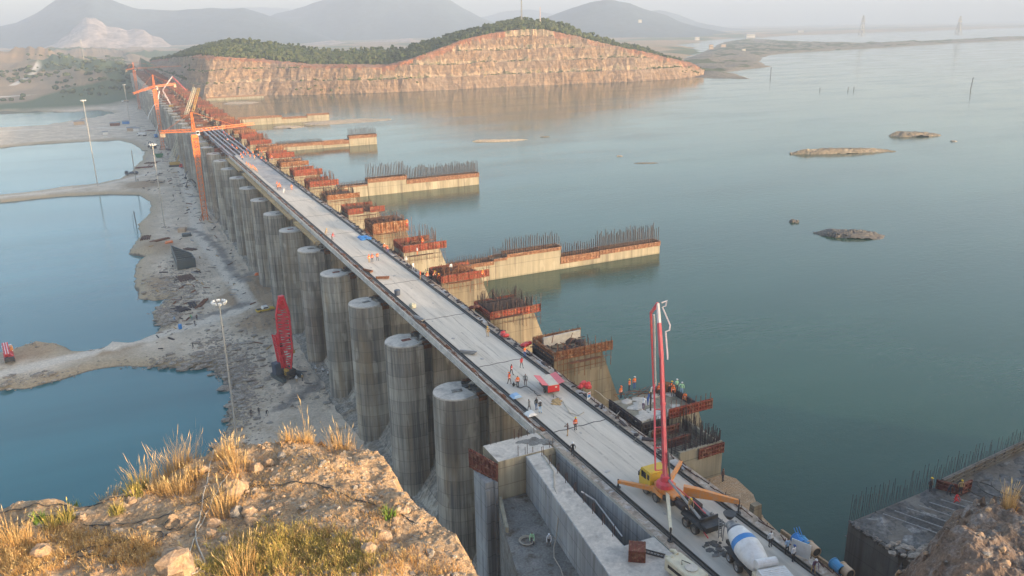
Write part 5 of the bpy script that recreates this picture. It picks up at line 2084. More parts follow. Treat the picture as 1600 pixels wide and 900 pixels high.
def truck(name, label, cat, x, y, rz, cabm, bodym, length=7.5, body='box', group=None, h=1.6):
    t_ = thing(name, label, cat, (x, y, gz(x, y)), rz, group)
    mb = MB()
    mb.box((0, 0, .9), (.9, length, .3))
    mb.build('chassis', 'dark', t_)
    mb = MB()
    y0 = length / 2
    mb.yzprism([(y0 - 1.9, .7), (y0, .7), (y0 + .05, 1.6), (y0 - .25, 2.7), (y0 - 1.9, 2.7)], -1.15, 1.15)
    c_ = mb.build('cab', cabm, t_)
    mb = MB()
    mb.box((-1.155, y0 - .9, 2.1), (.02, .9, .6))
    mb.box((1.155, y0 - .9, 2.1), (.02, .9, .6))
    mb.yzprism([(y0 + .0, 1.7), (y0 + .06, 1.7), (y0 - .2, 2.55), (y0 - .24, 2.55)], -1, 1)
    mb.build('window', 'glass', c_)
    mb = MB()
    if body == 'box':
        mb.box((0, -1.1, 1.1 + h / 2), (2.4, length - 2.3, h), bev=.05)
        mb.box((0, -1.1, 1.1 + h), (2.1, length - 2.6, .1))
    elif body == 'tip':
        L2 = length - 2.3
        mb.loft([[(-1.1, -1.1 - L2 / 2, 1.15), (1.1, -1.1 - L2 / 2, 1.15), (1.1, -1.1 + L2 / 2, 1.15), (-1.1, -1.1 + L2 / 2, 1.15)], [(-1.25, -1.3 - L2 / 2, 1.1 + h), (1.25, -1.3 - L2 / 2, 1.1 + h), (1.25, -1.1 + L2 / 2, 1.1 + h), (-1.25, -1.1 + L2 / 2, 1.1 + h)]])
        mb.box((0, -1.1 + L2 / 2 + .2, 1.3 + h), (2.4, .5, .1))
    else:
        mb.box((0, -1.1, 1.2), (2.4, length - 2.3, .2))
        for k in range(3):
            mb.box((-.7 + .7 * k, -1.1, 1.5 + .1 * k), (.5, length - 2.8, .45))
    mb.build('load_bed', bodym, t_)
    for yy in (y0 - 1.2, -y0 + 2.0, -y0 + .9):
        for sx in (-1, 1):
            wheel(t_, (sx * .95, yy, .48), .48, .4)
    return t_


def gp(u, v):
    p = at(u, v, 0.4)
    return p.x, p.y


x, y = gp(15, 562)
pt = truck('drill_truck', 'red truck-mounted boom rig with white bars parked on the causeway', 'truck', x, y, R(8), 'white', 'red', 8.0, 'flat')
mb = MB()
for k, dx in enumerate((-.8, -.3, .25)):
    mb.bar((dx, -3.6, 2.3), (dx, 3.4, 3.3), .35, .45)
mb.build('boom', 'red', pt)
mb = MB()
for dx in (-.55, .0):
    mb.bar((dx, -3.6, 2.6), (dx, 3.2, 3.55), .18)
mb.build('pipe', 'boom_pale', pt)
mb = MB()
mb.box((.95, 1.6, 2.4), (.7, 1.6, 1.0), bev=.06)
mb.build('control_box', 'pump_orange', pt)
mb = MB()
mb.box((0, -4.0, 1.2), (2.2, 1.0, 1.1), bev=.06)
mb.build('hopper', 'dark', pt)

x, y = gp(415, 488)
pk = thing('pickup', 'yellow and white pickup parked below the piers', 'pickup', (x, y, gz(x, y)), R(-80))
mb = MB()
mb.yzprism([(-2.7, .5), (2.7, .5), (2.7, .95), (1.4, 1.08), (-2.7, 1.05)], -.95, .95)
pb = mb.build('body', 'yellow', pk)
mb = MB()
mb.yzprism([(-1.0, 1.07), (1.2, 1.07), (.75, 1.75), (-.8, 1.75)], -.85, .85)
cbk = mb.build('cabin', 'white', pk)
mb = MB()
mb.box((-.86, .0, 1.42), (.03, 1.3, .4))
mb.box((.86, .0, 1.42), (.03, 1.3, .4))
mb.yzprism([(1.08, 1.25), (1.12, 1.25), (.84, 1.68), (.80, 1.68)], -.75, .75)
mb.build('window', 'glass', cbk)
mb = MB()
mb.box((0, -1.85, 1.08), (1.5, 1.4, .06))
mb.build('load_bed', 'shadow_hole', pk)
for yy in (1.7, -1.7):
    for sx in (-1, 1):
        wheel(pk, (sx * .85, yy, .38), .38, .26)

x, y = gp(288, 258)
truck('flatbed_truck', 'red and white flatbed lorry in front of the yellow crane', 'truck', x + 1, y - 14, R(80), 'red', 'red', 10, 'flat')
for (u, v, rz, cm, bm, bd, lb) in (
        (274, 232, 70, 'red', 'navy', 'tip', 'red tipper truck behind the yellow crawler crane'),
        (291, 205, 20, 'red', 'red', 'tip', 'small red truck near the foot of the far piers'),
        (206, 273, 95, 'navy', 'navy', 'flat', 'dark blue truck at the pond edge on the upper causeway'),
        (222, 213, 60, 'white', 'white', 'box', 'white lorry in the row of sheds far left of the crane'),
        (248, 178, 10, 'blue', 'navy', 'tip', 'dark tipper truck far along the yard'),
        (196, 161, 80, 'white', 'tan', 'box', 'pale lorry at the far end of the yard')):
    x, y = gp(u, v)
    truck('truck', lb, 'truck', x, y, R(rz), cm, bm, 7.5, bd, 'trucks in the yard')
x, y = gp(249, 246)
gt = thing('skip', 'bright green open skip standing in the yard', 'skip', (x, y, gz(x, y)), R(10))
mb = MB()
mb.loft([[(-1.6, -1.2, .1), (1.6, -1.2, .1), (1.6, 1.2, .1), (-1.6, 1.2, .1)], [(-2.6, -1.7, 2.6), (2.6, -1.7, 2.6), (2.6, 1.7, 2.6), (-2.6, 1.7, 2.6)]], caps=False)
mb.box((0, 0, .25), (3.2, 2.4, .2))
for k in range(4):
    mb.bar((-1.4 + k * .9, -1.3, .2), (-1.9 + 1.25 * k, -1.78, 2.6), .12)
mb.build('skip_body', 'green', gt)
x, y = gp(318, 277)


def excavator(label, x, y, rz, m_, z=None, group='excavators around the yard', s=1.0):
    e = thing('excavator', label, 'excavator', (x, y, gz(x, y) if z is None else z), rz, group)
    e.scale = (s, s, s)
    for sx in (-1, 1):
        mb = MB()
        mb.yzprism([(-1.9, .3), (-1.6, .05), (1.6, .05), (1.9, .3), (1.9, .6), (1.6, .85), (-1.6, .85), (-1.9, .6)], sx * 1.2 - .3, sx * 1.2 + .3)
        mb.build('track', 'dark', e)
    mb = MB()
    mb.box((0, -.5, 1.55), (2.5, 3.4, 1.1), bev=.12)
    mb.box((0, 0, .85), (1.6, 1.6, .3))
    mb.build('upper_body', m_, e)
    mb = MB()
    mb.box((-.75, .7, 2.2), (.9, 1.4, 1.5), bev=.08)
    mb.build('cab', 'navy', e)
    mb = MB()
    mb.bar((.3, 1.0, 1.8), (.3, 3.2, 4.8), .4, .55)
    mb.bar((.3, 3.2, 4.8), (.3, 5.6, 4.2), .36, .5)
    mb.build('boom', m_, e)
    mb = MB()
    mb.bar((.3, 5.5, 4.4), (.3, 6.4, 1.6), .3, .4)
    mb.build('stick', m_, e)
    mb = MB()
    mb.yzprism([(6.1, 1.7), (6.8, 1.6), (7.0, .9), (6.3, .3), (5.7, .9)], -.3, .9)
    mb.build('bucket', 'dark', e)
    return e


for (u, v, rz, m_, lb) in ((306, 279, 120, 'navy', 'dark excavator at the foot of the piers beside the red lorry'), (311, 293, 100, 'dark', 'low dark machine in front of the near tower crane'),
                           (240, 232, 30, 'navy', 'dark excavator among scrap heaps near the pond')):
    x, y = gp(u, v)
    excavator(lb, x, y, R(rz), m_)
excavator('excavator behind the grassy hilltop with only its rusty orange boom showing', 30.5, 143.5, R(120), 'form_rust', z=2.0)

# steel frame of a gate lying in the yard
x, y = gp(287, 408)
gf = thing('gate_frame', 'dark steel open-topped frame with cross ribs lying in the yard', 'steel frame', (x, y, gz(x, y)), R(0))
gx0 = [(-3.0, 13), (-3.0, -13), (3.2, -11.5), (2.8, -3)]
mb = MB()
for a, b_ in ((0, 1), (1, 2), (2, 3)):
    pa, pb_ = gx0[a], gx0[b_]
    mb.bar((pa[0], pa[1], 1.7), (pb_[0], pb_[1], 1.7), .25, 3.2)
mb.bar((-3.0, 13, 1.7), (2.8, -3, 1.7), .25, 3.2)
mb.build('side_plate', 'gate_steel', gf)
for k in range(7):
    mb = MB()
    yy = -10.5 + k * 3.1
    xr = 3.0 if yy < -3 else 2.8 - (yy + 3) / 16 * 5.8
    mb.bar((-2.9, yy, 3.0), (max(-2.5, xr), yy + .3, 3.0), .3, .5)
    mb.bar((-2.9, yy, 1.2), (max(-2.5, xr), yy + .3, 1.2), .3, .4)
    mb.bar((-2.8, yy, 1.2), (-2.8, yy, 3.0), .25)
    mb.build('cross_rib', 'gate_steel', gf)

# stacks of steel and site litter in the yard
rr = random.Random(3)


def stack(u, v, n, L_, rz, m_, label, h=.35):
    x, y = gp(u, v)
    t_ = thing('steel_stack', label, 'steel beams', (x, y, gz(x, y)), R(rz), 'stacks of steel in the yard')
    for k in range(n):
        mb = MB()
        xx = (k - (n - 1) / 2) * .75
        mb.box((xx, rr.uniform(-.3, .3), .25), (.45, L_ * rr.uniform(.85, 1.05), h), R(rr.uniform(-4, 4)))
        mb.box((xx, rr.uniform(-.3, .3), .25 + h * .5 + .04), (.6, L_ * .85, .08), R(rr.uniform(-4, 4)))
        mb.build('beam', m_, t_)


stack(290, 435, 7, 8, 8, 'rebar_mat', 'row of brown steel beams below the dark gate frame')
stack(282, 485, 5, 5.5, 25, 'rebar_dark', 'five dark beams laid side by side near the blue drum')
stack(301, 478, 3, 6, 0, 'rebar_dark', 'short dark beams right of the five dark beams')
stack(316, 476, 2, 9, -22, 'rust_mat', 'pair of long rusty beams right of the dark beams')
stack(228, 372, 5, 8, -8, 'rebar_mat', 'brown beams by the pond above the gravel spit')
stack(250, 377, 3, 9, -60, 'rust_mat', 'rusty beams beside the orange drum heap')
stack(297, 390, 3, 6, 40, 'rebar_mat', 'brown beams just above the dark gate frame')
stack(268, 235, 6, 9, 30, 'rebar_dark', 'dark beams left of the yellow crawler crane')
stack(236, 205, 6, 9, 60, 'rust_mat', 'rusty beams far along the yard by the sheds')
stack(225, 262, 5, 10, 85, 'form_maroon', 'maroon beams at the pond edge of the upper causeway')
stack(236, 255, 5, 8, 60, 'rebar_mat', 'brown beams stacked near the green skip')
for (u, v, d, m_, lb) in ((285, 362, (3.0, 3.5, 1.6), 'tan', 'tan crate standing on the wet patch'), (292, 369, (3.6, 3.2, .9), 'gate_steel', 'grey steel tray beside the tan crate'), (308, 430 - 4, (2.2, 1.2, .4), 'rebar_dark', 'dark pallet right of the gate frame'),
                         (206, 205, (7, 4, 2.6), 'tan', 'brown site shed beside the white lorry'), (214, 206, (5, 4, 2.6), 'white', 'white site shed in the middle of the shed row'), (124, 195, (9, 5, 3), 'tan', 'lone shed on the strip between far ponds'),
                         (165, 211, (4, 3, 2.2), 'white', 'small white hut on the bare strip left of the sheds'), (197, 194, (6, 4, 2.4), 'blue', 'blue tarpaulin shed far along the yard'), (180, 197, (8, 4, 2.6), 'rust_mat', 'brown roofed shed left of the blue one'), (185, 194, (3, 3, 2), 'green', 'small green hut beside the blue shed')):
    x, y = gp(u, v)
    t_ = thing('shed' if d[2] > 2 else 'crate', lb, 'shed' if d[2] > 2 else 'crate', (x, y, gz(x, y)), R(rr.uniform(-20, 20)))
    mb = MB()
    mb.box((0, 0, d[2] / 2), d)
    mb.build('wall' if d[2] > 2 else 'box', m_, t_)
    mb = MB()
    if d[2] > 2:
        mb.yzprism([(-d[1] / 2 - .3, d[2] + .003), (d[1] / 2 + .3, d[2] + .003), (0, d[2] + .9)], -d[0] / 2 - .3, d[0] / 2 + .3)
        mb.build('roof', 'galv', t_)
    else:
        for k in range(4):
            mb.box((0, -d[1] / 2 + d[1] * (k + .5) / 4, d[2] + .06), (d[0] * .96, d[1] / 6, .1))
        mb.build('slat', m_, t_)
x, y = gp(282, 514)
mb = MB()
mb.tube([(x, y, gz(x, y)), (x, y, gz(x, y) + .5), (x, y, gz(x, y) + .55), (x, y, gz(x, y) + 1.0), (x, y, gz(x, y) + 1.35)], [.5, .5, .54, .5, .5], 14)
tag(mb.build('drum', 'blue'), 'blue plastic drum standing by the pond below the dark beams', 'drum')
x, y = gp(265, 381)
mb = MB()
for k in range(9):
    mb.rock((x + rr.uniform(-1.3, 1.3), y + rr.uniform(-2, 2), gz(x, y) + .3), (.7, .7, .5), k, 0, 6, 3)
tag(mb.build('tarpaulin', 'orange'), 'crumpled orange sheet lying among beams in the yard', 'tarpaulin')
x, y = gp(407, 431)
mb = MB()
for k in range(9):
    mb.rock((x + rr.uniform(-1.5, 1.5), y + rr.uniform(-1.5, 1.5), gz(x, y) + .3), (.8, .8, .5), k, 0, 6, 3)
tag(mb.build('tarpaulin', 'c_orange'), 'small bright orange heap at the foot of the fifth pier', 'tarpaulin')
# orange cage beside the tower crane foot
x, y = gp(340, 336)
mb = MB()
lattice(mb, (x, y, .3), (x, y, 5), 2.6, 2.6, 4, .22)
tag(mb.build('steel_cage', 'orange'), 'orange lattice mast section standing beside the tower crane base', 'mast section')

# ---- floodlight masts
def mast(label, x, y, h, lamps=True, r=.22, z=None):
    r *= .8
    z0 = gz(x, y) if z is None else z
    t_ = thing('floodlight_mast', label, 'light mast', (x, y, z0), 0, 'tall floodlight masts on the yard')
    mb = MB()
    mb.tube([(0, 0, 0), (0, 0, h * .5), (0, 0, h)], [r, r * .75, r * .5], 8)
    mb.build('pole', 'mast_paint', t_)
    if lamps:
        mb = MB()
        mb.tube([(1.1 * math.cos(a), 1.1 * math.sin(a), h - .5) for a in np.linspace(0, 6.283, 13)], .07, 5)
        mb.bar((-1.1, 0, h - .5), (1.1, 0, h - .5), .1)
        mb.bar((0, -1.1, h - .5), (0, 1.1, h - .5), .1)
        mb.build('lamp_ring', 'galv', t_)
        for k in range(8):
            a = 6.283 * k / 8
            mb = MB()
            mb.box((0, 0, 0), (.34, .75, .62), bev=.06)
            l_ = mb.build('floodlight', 'lamp_face', t_, (1.3 * math.cos(a), 1.3 * math.sin(a), h - .45))
            l_.rotation_euler = (0, R(28), a)
    return t_


mast('nearest floodlight mast, ring of white lamps above the rubble bank', 14.6, 163.3, zrow(14.6, 163.3, 472), r=.29)
mast('floodlight mast on the yard between the two nearer ponds', 15.9, 379.7, zrow(15.9, 379.7, 226), r=.3)
mast('thin mast standing in the pond beside the upper causeway', -9.8, 509.4, zrow(-9.8, 509.4, 157), r=.34)
mast('mast at the far end of the yard near the middle tower crane', 20, 881, zrow(20, 881, 133), r=.4)
mast('pale mast behind the far ponds at upper left', -17, 1431, zrow(-17, 1431, 99), r=.5)
mb = MB()
x, y = gp(213, 285)
mb.tube([(x, y, -2), (x, y, zrow(x, y, 235))], .22, 6)
tag(mb.build('pole', 'galv'), 'bare thin pole at the pond shore near the dark blue truck', 'pole')
x, y = gp(213, 349)
mb = MB()
mb.tube([(x, y, -3), (x - .3, y, zrow(x, y, 330))], .2, 6)
mb.bar((x - 1.5, y, 3.6), (x + .2, y, 5.2), .12)
mb.bar((x - 1.3, y, -1), (x - 1.0, y, 3.4), .15)
tag(mb.build('post', 'rebar_dark'), 'leaning dark post standing in the pond by the shore', 'post')

# ---- litter and plant on the deck
x, y = 47.0, 0
mb = MB()
p = at(570, 372, DZ)
for k in range(8):
    mb.rock((p.x + rr.uniform(-.9, .9), p.y + rr.uniform(-1.8, 1.8), DZ + .15), (.8, .9, .3), k, 0, 6, 3)
tag(mb.build('tarpaulin', 'blue'), 'crumpled bright blue sheet lying on the lake side of the deck', 'tarpaulin')
mb = MB()
p = at(869, 628, DZ)
for k in range(14):
    mb.rock((p.x + rr.gauss(0, .4), p.y + rr.gauss(0, .4), DZ + .05), (.35, .35, .1), k, 0, 6, 3)
tag(mb.build('sand_heap', 'plywood'), 'small spill of yellow sand on the deck by the red generator', 'sand')
for u, v, lb in ((806, 622, 'pale blue-white sheet draped on the left deck rail'), (829, 650, 'folded white sheet by the left deck rail, nearer than the pale blue one')):
    p = at(u, v, DZ)
    mb = MB()
    mb.loft([[(p.x - .7, p.y - .7, DZ + .25), (p.x + .7, p.y - .7, DZ + .3), (p.x + .7, p.y + .7, DZ + .3), (p.x - .7, p.y + .7, DZ + .22)], [(p.x - .35, p.y - .5, DZ + .6), (p.x + .3, p.y - .5, DZ + .65), (p.x + .3, p.y + .5, DZ + .62), (p.x - .35, p.y + .5, DZ + .55)]])
    tag(mb.build('sheet', 'c_sky' if v < 630 else 'white'), lb, 'sheet')
for u, v, m_, rz, lb in ((575, 425, 'rust_mat', 20, 'rusty steel section lying across the left rail near two workers'), (598, 436, 'rust_mat', 60, 'rusty beam sticking across the left rail farther along'), (655, 500, 'galv', 10, 'grey board on the left edge of the deck near the blue bin'), (732, 553, 'galv', 40, 'silvery tray on the left rail below the fourth joint')):
    p = at(u, v, DZ)
    mb = MB()
    mb.box((p.x, p.y, DZ + .3), (.7, 2.6, .25), R(rz))
    mb.box((p.x, p.y, DZ + .5), (.3, 2.8, .15), R(rz + 8))
    tag(mb.build('steel_offcut', m_), lb, 'steel offcut')
p = at(621, 461, DZ)
mb = MB()
mb.tube([(p.x, p.y, DZ), (p.x, p.y, DZ + .1), (p.x, p.y, DZ + 1.0), (p.x, p.y, DZ + 1.05)], [.5, .55, .6, .5], 12)
tag(mb.build('bin', 'navy'), 'dark blue bin on the left edge of the deck', 'bin')
p = at(645, 481, DZ)
mb = MB()
mb.box((p.x, p.y, DZ + .4), (1.0, 1.0, .8), .3, bev=.1)
mb.box((p.x, p.y, DZ + .85), (.6, .6, .12), .3)
tag(mb.build('crate', 'cream'), 'small cream crate on the left edge past the blue bin', 'crate')

rb_ = thing('steel_box', 'rusty ribbed steel box with a slanted end on the pale slab', 'steel box', (39.6, 55.4, DZ), R(-35))
rb_.scale = (1.25, 1.25, 1.25)
mb = MB()
mb.yzprism([(-.6, .02), (.75, .02), (1.05, .55), (.75, 1.0), (-.6, 1.0)], -.65, .65)
mb.build('box_body', 'form_maroon', rb_)
mb = MB()
for k in range(5):
    mb.yzprism([(-.63, .05), (.78, .05), (1.09, .55), (.78, 1.03), (-.63, 1.03)], -.62 + k * .29, -.56 + k * .29)
mb.build('rib', 'rust_mat', rb_)
ld = thing('ladder_rack', 'grey steel ladder rack lying flat beside the cream machine', 'rack', tuple(at(1021, 866, DZ)), R(38))
mb = MB()
for sx in (-.25, .25):
    mb.box((sx, 0, .12), (.1, 2.2, .12))
for k in range(7):
    mb.box((0, -1 + k * .33, .14), (.5, .08, .08))
mb.build('frame', 'rail_steel', ld)
cm = thing('compressor', 'cream wheeled compressor with a round hatch beside the left rail', 'compressor', (41.7, 50.6, DZ), R(4))
cm.scale = (1.1, 1.1, 1.1)
mb = MB()
mb.box((0, 0, .85), (1.7, 3.6, 1.2), bev=.08)
mb.build('housing', 'cream', cm)
mb = MB()
mb.tube([(.1, -.5, 1.46), (.1, -.5, 1.54)], .55, 16)
mb.build('hatch', 'beige_roof', cm)
mb = MB()
mb.box((-.86, .2, .9), (.03, 2.2, .3))
mb.box((0, -1.81, .9), (1.1, .03, .6))
mb.build('vent', 'shadow_hole', cm)
mb = MB()
mb.tube([(.3, 1.5, 1.5), (.35, 1.9, 1.6), (.5, 2.5, 1.2)], .16, 8)
mb.tube([(-.3, 1.4, 1.5), (-.2, 2.3, 1.0)], .1, 8)
mb.build('pipework', 'cream', cm)
mb = MB()
mb.tube([(-.3, 1.2 - 1.0, 1.5), (0, .6, 1.6), (.35, -.1, 1.55)], .04, 5)
mb.build('cable', 'cable', cm)
for sx in (-1, 1):
    wheel(cm, (sx * .8, -.4, .34), .34, .2)

# pipes and the notice board by the lake edge of the deck
for (u, v, m_, rz, lb) in ((1249, 847, 'blue', 40, 'bright blue valve section of pipe behind the white notice board'), (1258, 851, 'pipe_blue', 40, 'dull blue pipe length between the valve and the tan pipe'), (1270, 859, 'tan', 40, 'tan pipe length behind the board, ending in a dark mouth'),
                           (1309, 887, 'pipe_blue', 38, 'blue drum-like pipe beyond the man in tan trousers'), (1322, 893, 'tan', 38, 'tan pipe with a dark mouth at the frame corner')):
    p = at(u, v, 32.2)
    t_ = thing('pipe', lb, 'pipe', (p.x, p.y, 31.8), R(-8), 'pipe lengths at the lake edge of the deck')
    mb = MB()
    n = 16
    rings = [[(r * math.cos(6.283 * k / n), yy, r * math.sin(6.283 * k / n) + .5) for k in range(n)] for yy, r in ((-.62, .44), (-.62, .52), (.55, .52), (.55, .58), (.66, .58), (.66, .44))]
    mb.loft(rings, caps=False)
    mb.build('pipe_body', m_, t_)
    mb = MB()
    mb.tube([(0, .5, .5), (0, -.55, .5)], .43, 14)
    mb.build('pipe_mouth', 'dark', t_)
    if m_ == 'blue':
        mb = MB()
        for k in range(3):
            mb.bar((-.3 + .3 * k, 0, 1.0), (-.1 + .3 * k, .9, 1.5), .06)
        mb.build('handle', 'blue', t_)
mb = MB()
mb.box((55.75, 43, 25), (2.1, 22, 12.6))
mb.box((56.7, 43, 31.5), (.25, 22, .4))
tag(mb.build('pipe_ledge', 'hill_soil'), 'brown ledge carrying the blue and tan pipes beside the deck', 'ledge')
bd = thing('notice_board', 'white notice board with blue heading propped on the deck edge', 'notice board', tuple(at(1250, 871, DZ)), R(112))
mb = MB()
mb.box((0, 0, .95), (1.9, .06, 1.6))
mb.bar((-.9, .05, 0), (-.9, .05, 1.7), .07)
mb.bar((.9, .05, 0), (.9, .05, 1.7), .07)
mb.build('board', 'white', bd)
mb = MB()
mb.box((0, -.036, 1.62), (1.8, .012, .2))
mb.build('heading_band', 'blue', bd)
mb = MB()
for k in range(5):
    w = [1.2, .9, 1.4, .7, 1.1][k]
    mb.box((-.8 + w / 2, -.036, 1.3 - k * .2), (w, .012, .045))
mb.build('text_lines', 'c_sky', bd)
for u, v, lb in ((920, 624, 'small white and blue sign leaning on red barrier by the lake rail'),):
    p = at(u, v, DZ)
    s_ = thing('sign', lb, 'sign', (p.x, p.y, DZ), R(20))
    mb = MB()
    mb.box((0, 0, .55), (.75, .05, 1.0))
    mb.build('board', 'white', s_)
    mb = MB()
    mb.box((0, -.03, .5), (.6, .012, .4))
    mb.build('blue_panel', 'blue', s_)
    mb = MB()
    mb.box((0, -.03, .88), (.6, .012, .16))
    mb.build('red_panel', 'red', s_)
for u, v, lb in ((912, 606, 'red barrier drum heap behind the small sign on the lake side'), (823, 542, 'red sacks by the lake rail beyond the generator'), (789, 526, 'red and white sacks near the tan worker'), (742, 484, 'brown-red sacks between the second and third blocks')):
    p = at(u, v, DZ)
    mb = MB()
    for k in range(7):
        mb.rock((p.x + rr.uniform(-.6, .6), p.y + rr.uniform(-.8, .8), DZ + .3 + .25 * (k % 2)), (.5, .4, .32), k + 3, 0, 7, 4, .2)
    tag(mb.build('sack_heap', 'red' if v > 500 else 'form_maroon'), lb, 'sacks')
# cables on the deck
for pts, m_, lb in (([(804, 600), (812, 606), (822, 603), (835, 612), (840, 618), (848, 617)], 'cable', 'black cable looping from the generator past workers'),
                    ([(870, 620), (880, 628), (890, 645), (905, 650), (915, 640)], 'hose_pale', 'thin pale hose curling near the yellow sand'),
                    ([(960, 665), (985, 668), (1000, 680), (990, 690), (1010, 700)], 'hose_pale', 'pale hose tangle by the block being poured'),
                    ([(930, 610), (950, 625), (970, 640), (960, 655)], 'rope', 'rope lying along the lake side of the deck')):
    mb = MB()
    pp_ = [at(u, v, DZ + .08) for u, v in pts]
    q = []
    for i in range(len(pp_) - 1):
        for f in (0, .33, .66):
            q.append(pp_[i].lerp(pp_[i + 1], f) + Vector((.1 * math.sin(i * 3 + f * 6), .1 * math.cos(i * 2 + f * 5), 0)))
    mb.tube(q, .05, 5)
    tag(mb.build('cable', m_), lb, 'cable')
mb = MB()
p = at(1122, 860, DZ)
for k in range(30):
    mb.rock((p.x + rr.gauss(0, .6), p.y + rr.gauss(0, .8), DZ + .02), (rr.uniform(.1, .5), rr.uniform(.1, .4), rr.uniform(.03, .15)), k, 0, 6, 3)
tag(mb.build('concrete_spill', 'dark_slab'), 'grey splash of spilt concrete below the mixer chute', 'spill')
# hose down the pit wall and pipe in the slot
mb = MB()
mb.tube([(40.9, 77, DZ + .1), (40.2, 73, DZ + .1), (38.6, 70, DZ + .1), (37.9, 67.5, DZ - .2), (37.5, 67.2, 31), (37.2, 67, 29), (36.6, 66.5, 28.2), (35.8, 65, 28.15), (35.5, 63, 28.15), (34.5, 60, 28.15)], .06, 6)
tag(mb.build('hose', 'hose_pale'), 'pale hose hanging down the pit wall onto the floor', 'hose')
mb = MB()
mb.tube([at(908, 768, 32), at(930, 782, 31), at(972, 838, 30.5)], .09, 6)
tag(mb.build('pipe', 'white'), 'white bent pipe hanging in the dark slot beside the deck', 'pipe')
mb = MB()
c = Vector((34.6, 69, 28.1))
for q in range(3):
    mb.tube([c + Vector(((.7 + .08 * q) * math.cos(a), (.7 + .1 * q) * math.sin(a), .05 * q)) for a in np.linspace(0, 6.2, 16)], .05, 5)
tag(mb.build('hose_coil', 'hose_pale'), 'coil of pale hose on the pit floor near the kerb', 'hose')

# ---- masts, pylons, buildings far away
def pylon(label, u, vb, vt, D, w=12, cat='pylon', m_='galv', z=None):
    p = atd(u, vb, D)
    h = zrow(p.x, p.y, vt) - p.z
    t_ = thing('pylon', label, cat, tuple(p), 0)
    mb = MB()
    lattice(mb, (0, 0, 0), (0, 0, h), w, w * .12, 9, .9, th2=.5)
    mb.build('tower_frame', m_, t_)
    if w > 5:
        mb = MB()
        for f, L_ in ((.72, 10), (.82, 9), (.92, 7)):
            mb.bar((-L_, 0, h * f), (L_, 0, h * f), .8)
        mb.build('cross_arm', m_, t_)


pylon('pale electricity pylon standing in the hazy water, left one', 1346, 57, 24, 2400, 14)
pylon('pale electricity pylon standing in the hazy water, right one', 1497, 55, 25, 2300, 13)
for lb, u, vt, dpt, wd in (('taller aerial mast on top of the wooded hill', 815, -4, 965, 1.4), ('shorter red and white aerial on top of the wooded hill', 844, 11, 965, 1.0)):
    p = atd(u, 31, dpt)
    mb = MB()
    lattice(mb, (p.x, p.y, p.z - 6), (p.x, p.y, zrow(p.x, p.y, vt)), wd, wd * .5, 14, .22)
    tag(mb.build('aerial_mast', 'galv' if wd > 1.2 else 'boom_pale'), lb, 'mast')
for lb, u, vb, vt in (('leaning bare pole sticking out of the lake at far right', 1516, 141, 121), ('thin pole in the lake off the end of the cliff', 1204, 119, 105), ('short stake in the lake, left one of three', 1281, 142, 137), ('short stake in the lake, middle one of three', 1325, 142, 136), ('short stake in the lake, right one of three', 1334, 142, 136)):
    p = at(u, vb, LZ - .5)
    mb = MB()
    mb.tube([p - Vector((0, 0, 3)), Vector((p.x + (1.6 if 'leaning' in lb else 0), p.y, zrow(p.x, p.y, vt)))], .35 if vb - vt > 8 else .3, 6)
    tag(mb.build('pole', 'rebar_dark'), lb, 'pole')
for (lb, u, vb, w, h, D) in (('white long building in the haze beyond the cliff, left', 1172, 57, 34, 9, 2000), ('white block in the haze far right of the cliff', 1250, 51, 30, 10, 2600), ('tan block on the flat land behind the cliff end', 1111, 76, 12, 11, 1500),
                             ('pale house on the flat land under the grey mountain', 1089, 62, 16, 9, 1800), ('dark shed on the flat land right of the tan block', 1130, 74, 14, 8, 1500), ('small white house by the far shore track', 1162, 79, 10, 4, 1500), ('white speck of a house on the grey mountain side', 1000, 33, 22, 8, 3300)):
    p = at(u, vb, 25.0) if vb > 50 else atd(u, vb, D)
    k_ = (p - CAM).dot(FW) / D * .62
    w, h = w * k_, h * k_
    t_ = thing('house', lb, 'building', (p.x, p.y, p.z), R(-20))
    mb = MB()
    mb.box((0, 0, h / 2 - 3), (w, w * .5, h + 6))
    mb.build('wall', 'beige_roof' if 'white' in lb or 'pale' in lb else 'tan' if 'tan' in lb else 'dark', t_)
    mb = MB()
    mb.yzprism([(-w * .3, h + .01), (w * .3, h + .01), (0, h + w * .12)], -w * .53, w * .53)
    mb.build('roof', 'galv', t_)
    mb = MB()
    for k in range(4):
        mb.box((-w * .36 + k * w * .24, -w * .25 - .05, h * .55), (w * .1, .1, h * .3))
    mb.build('window', 'glass', t_)

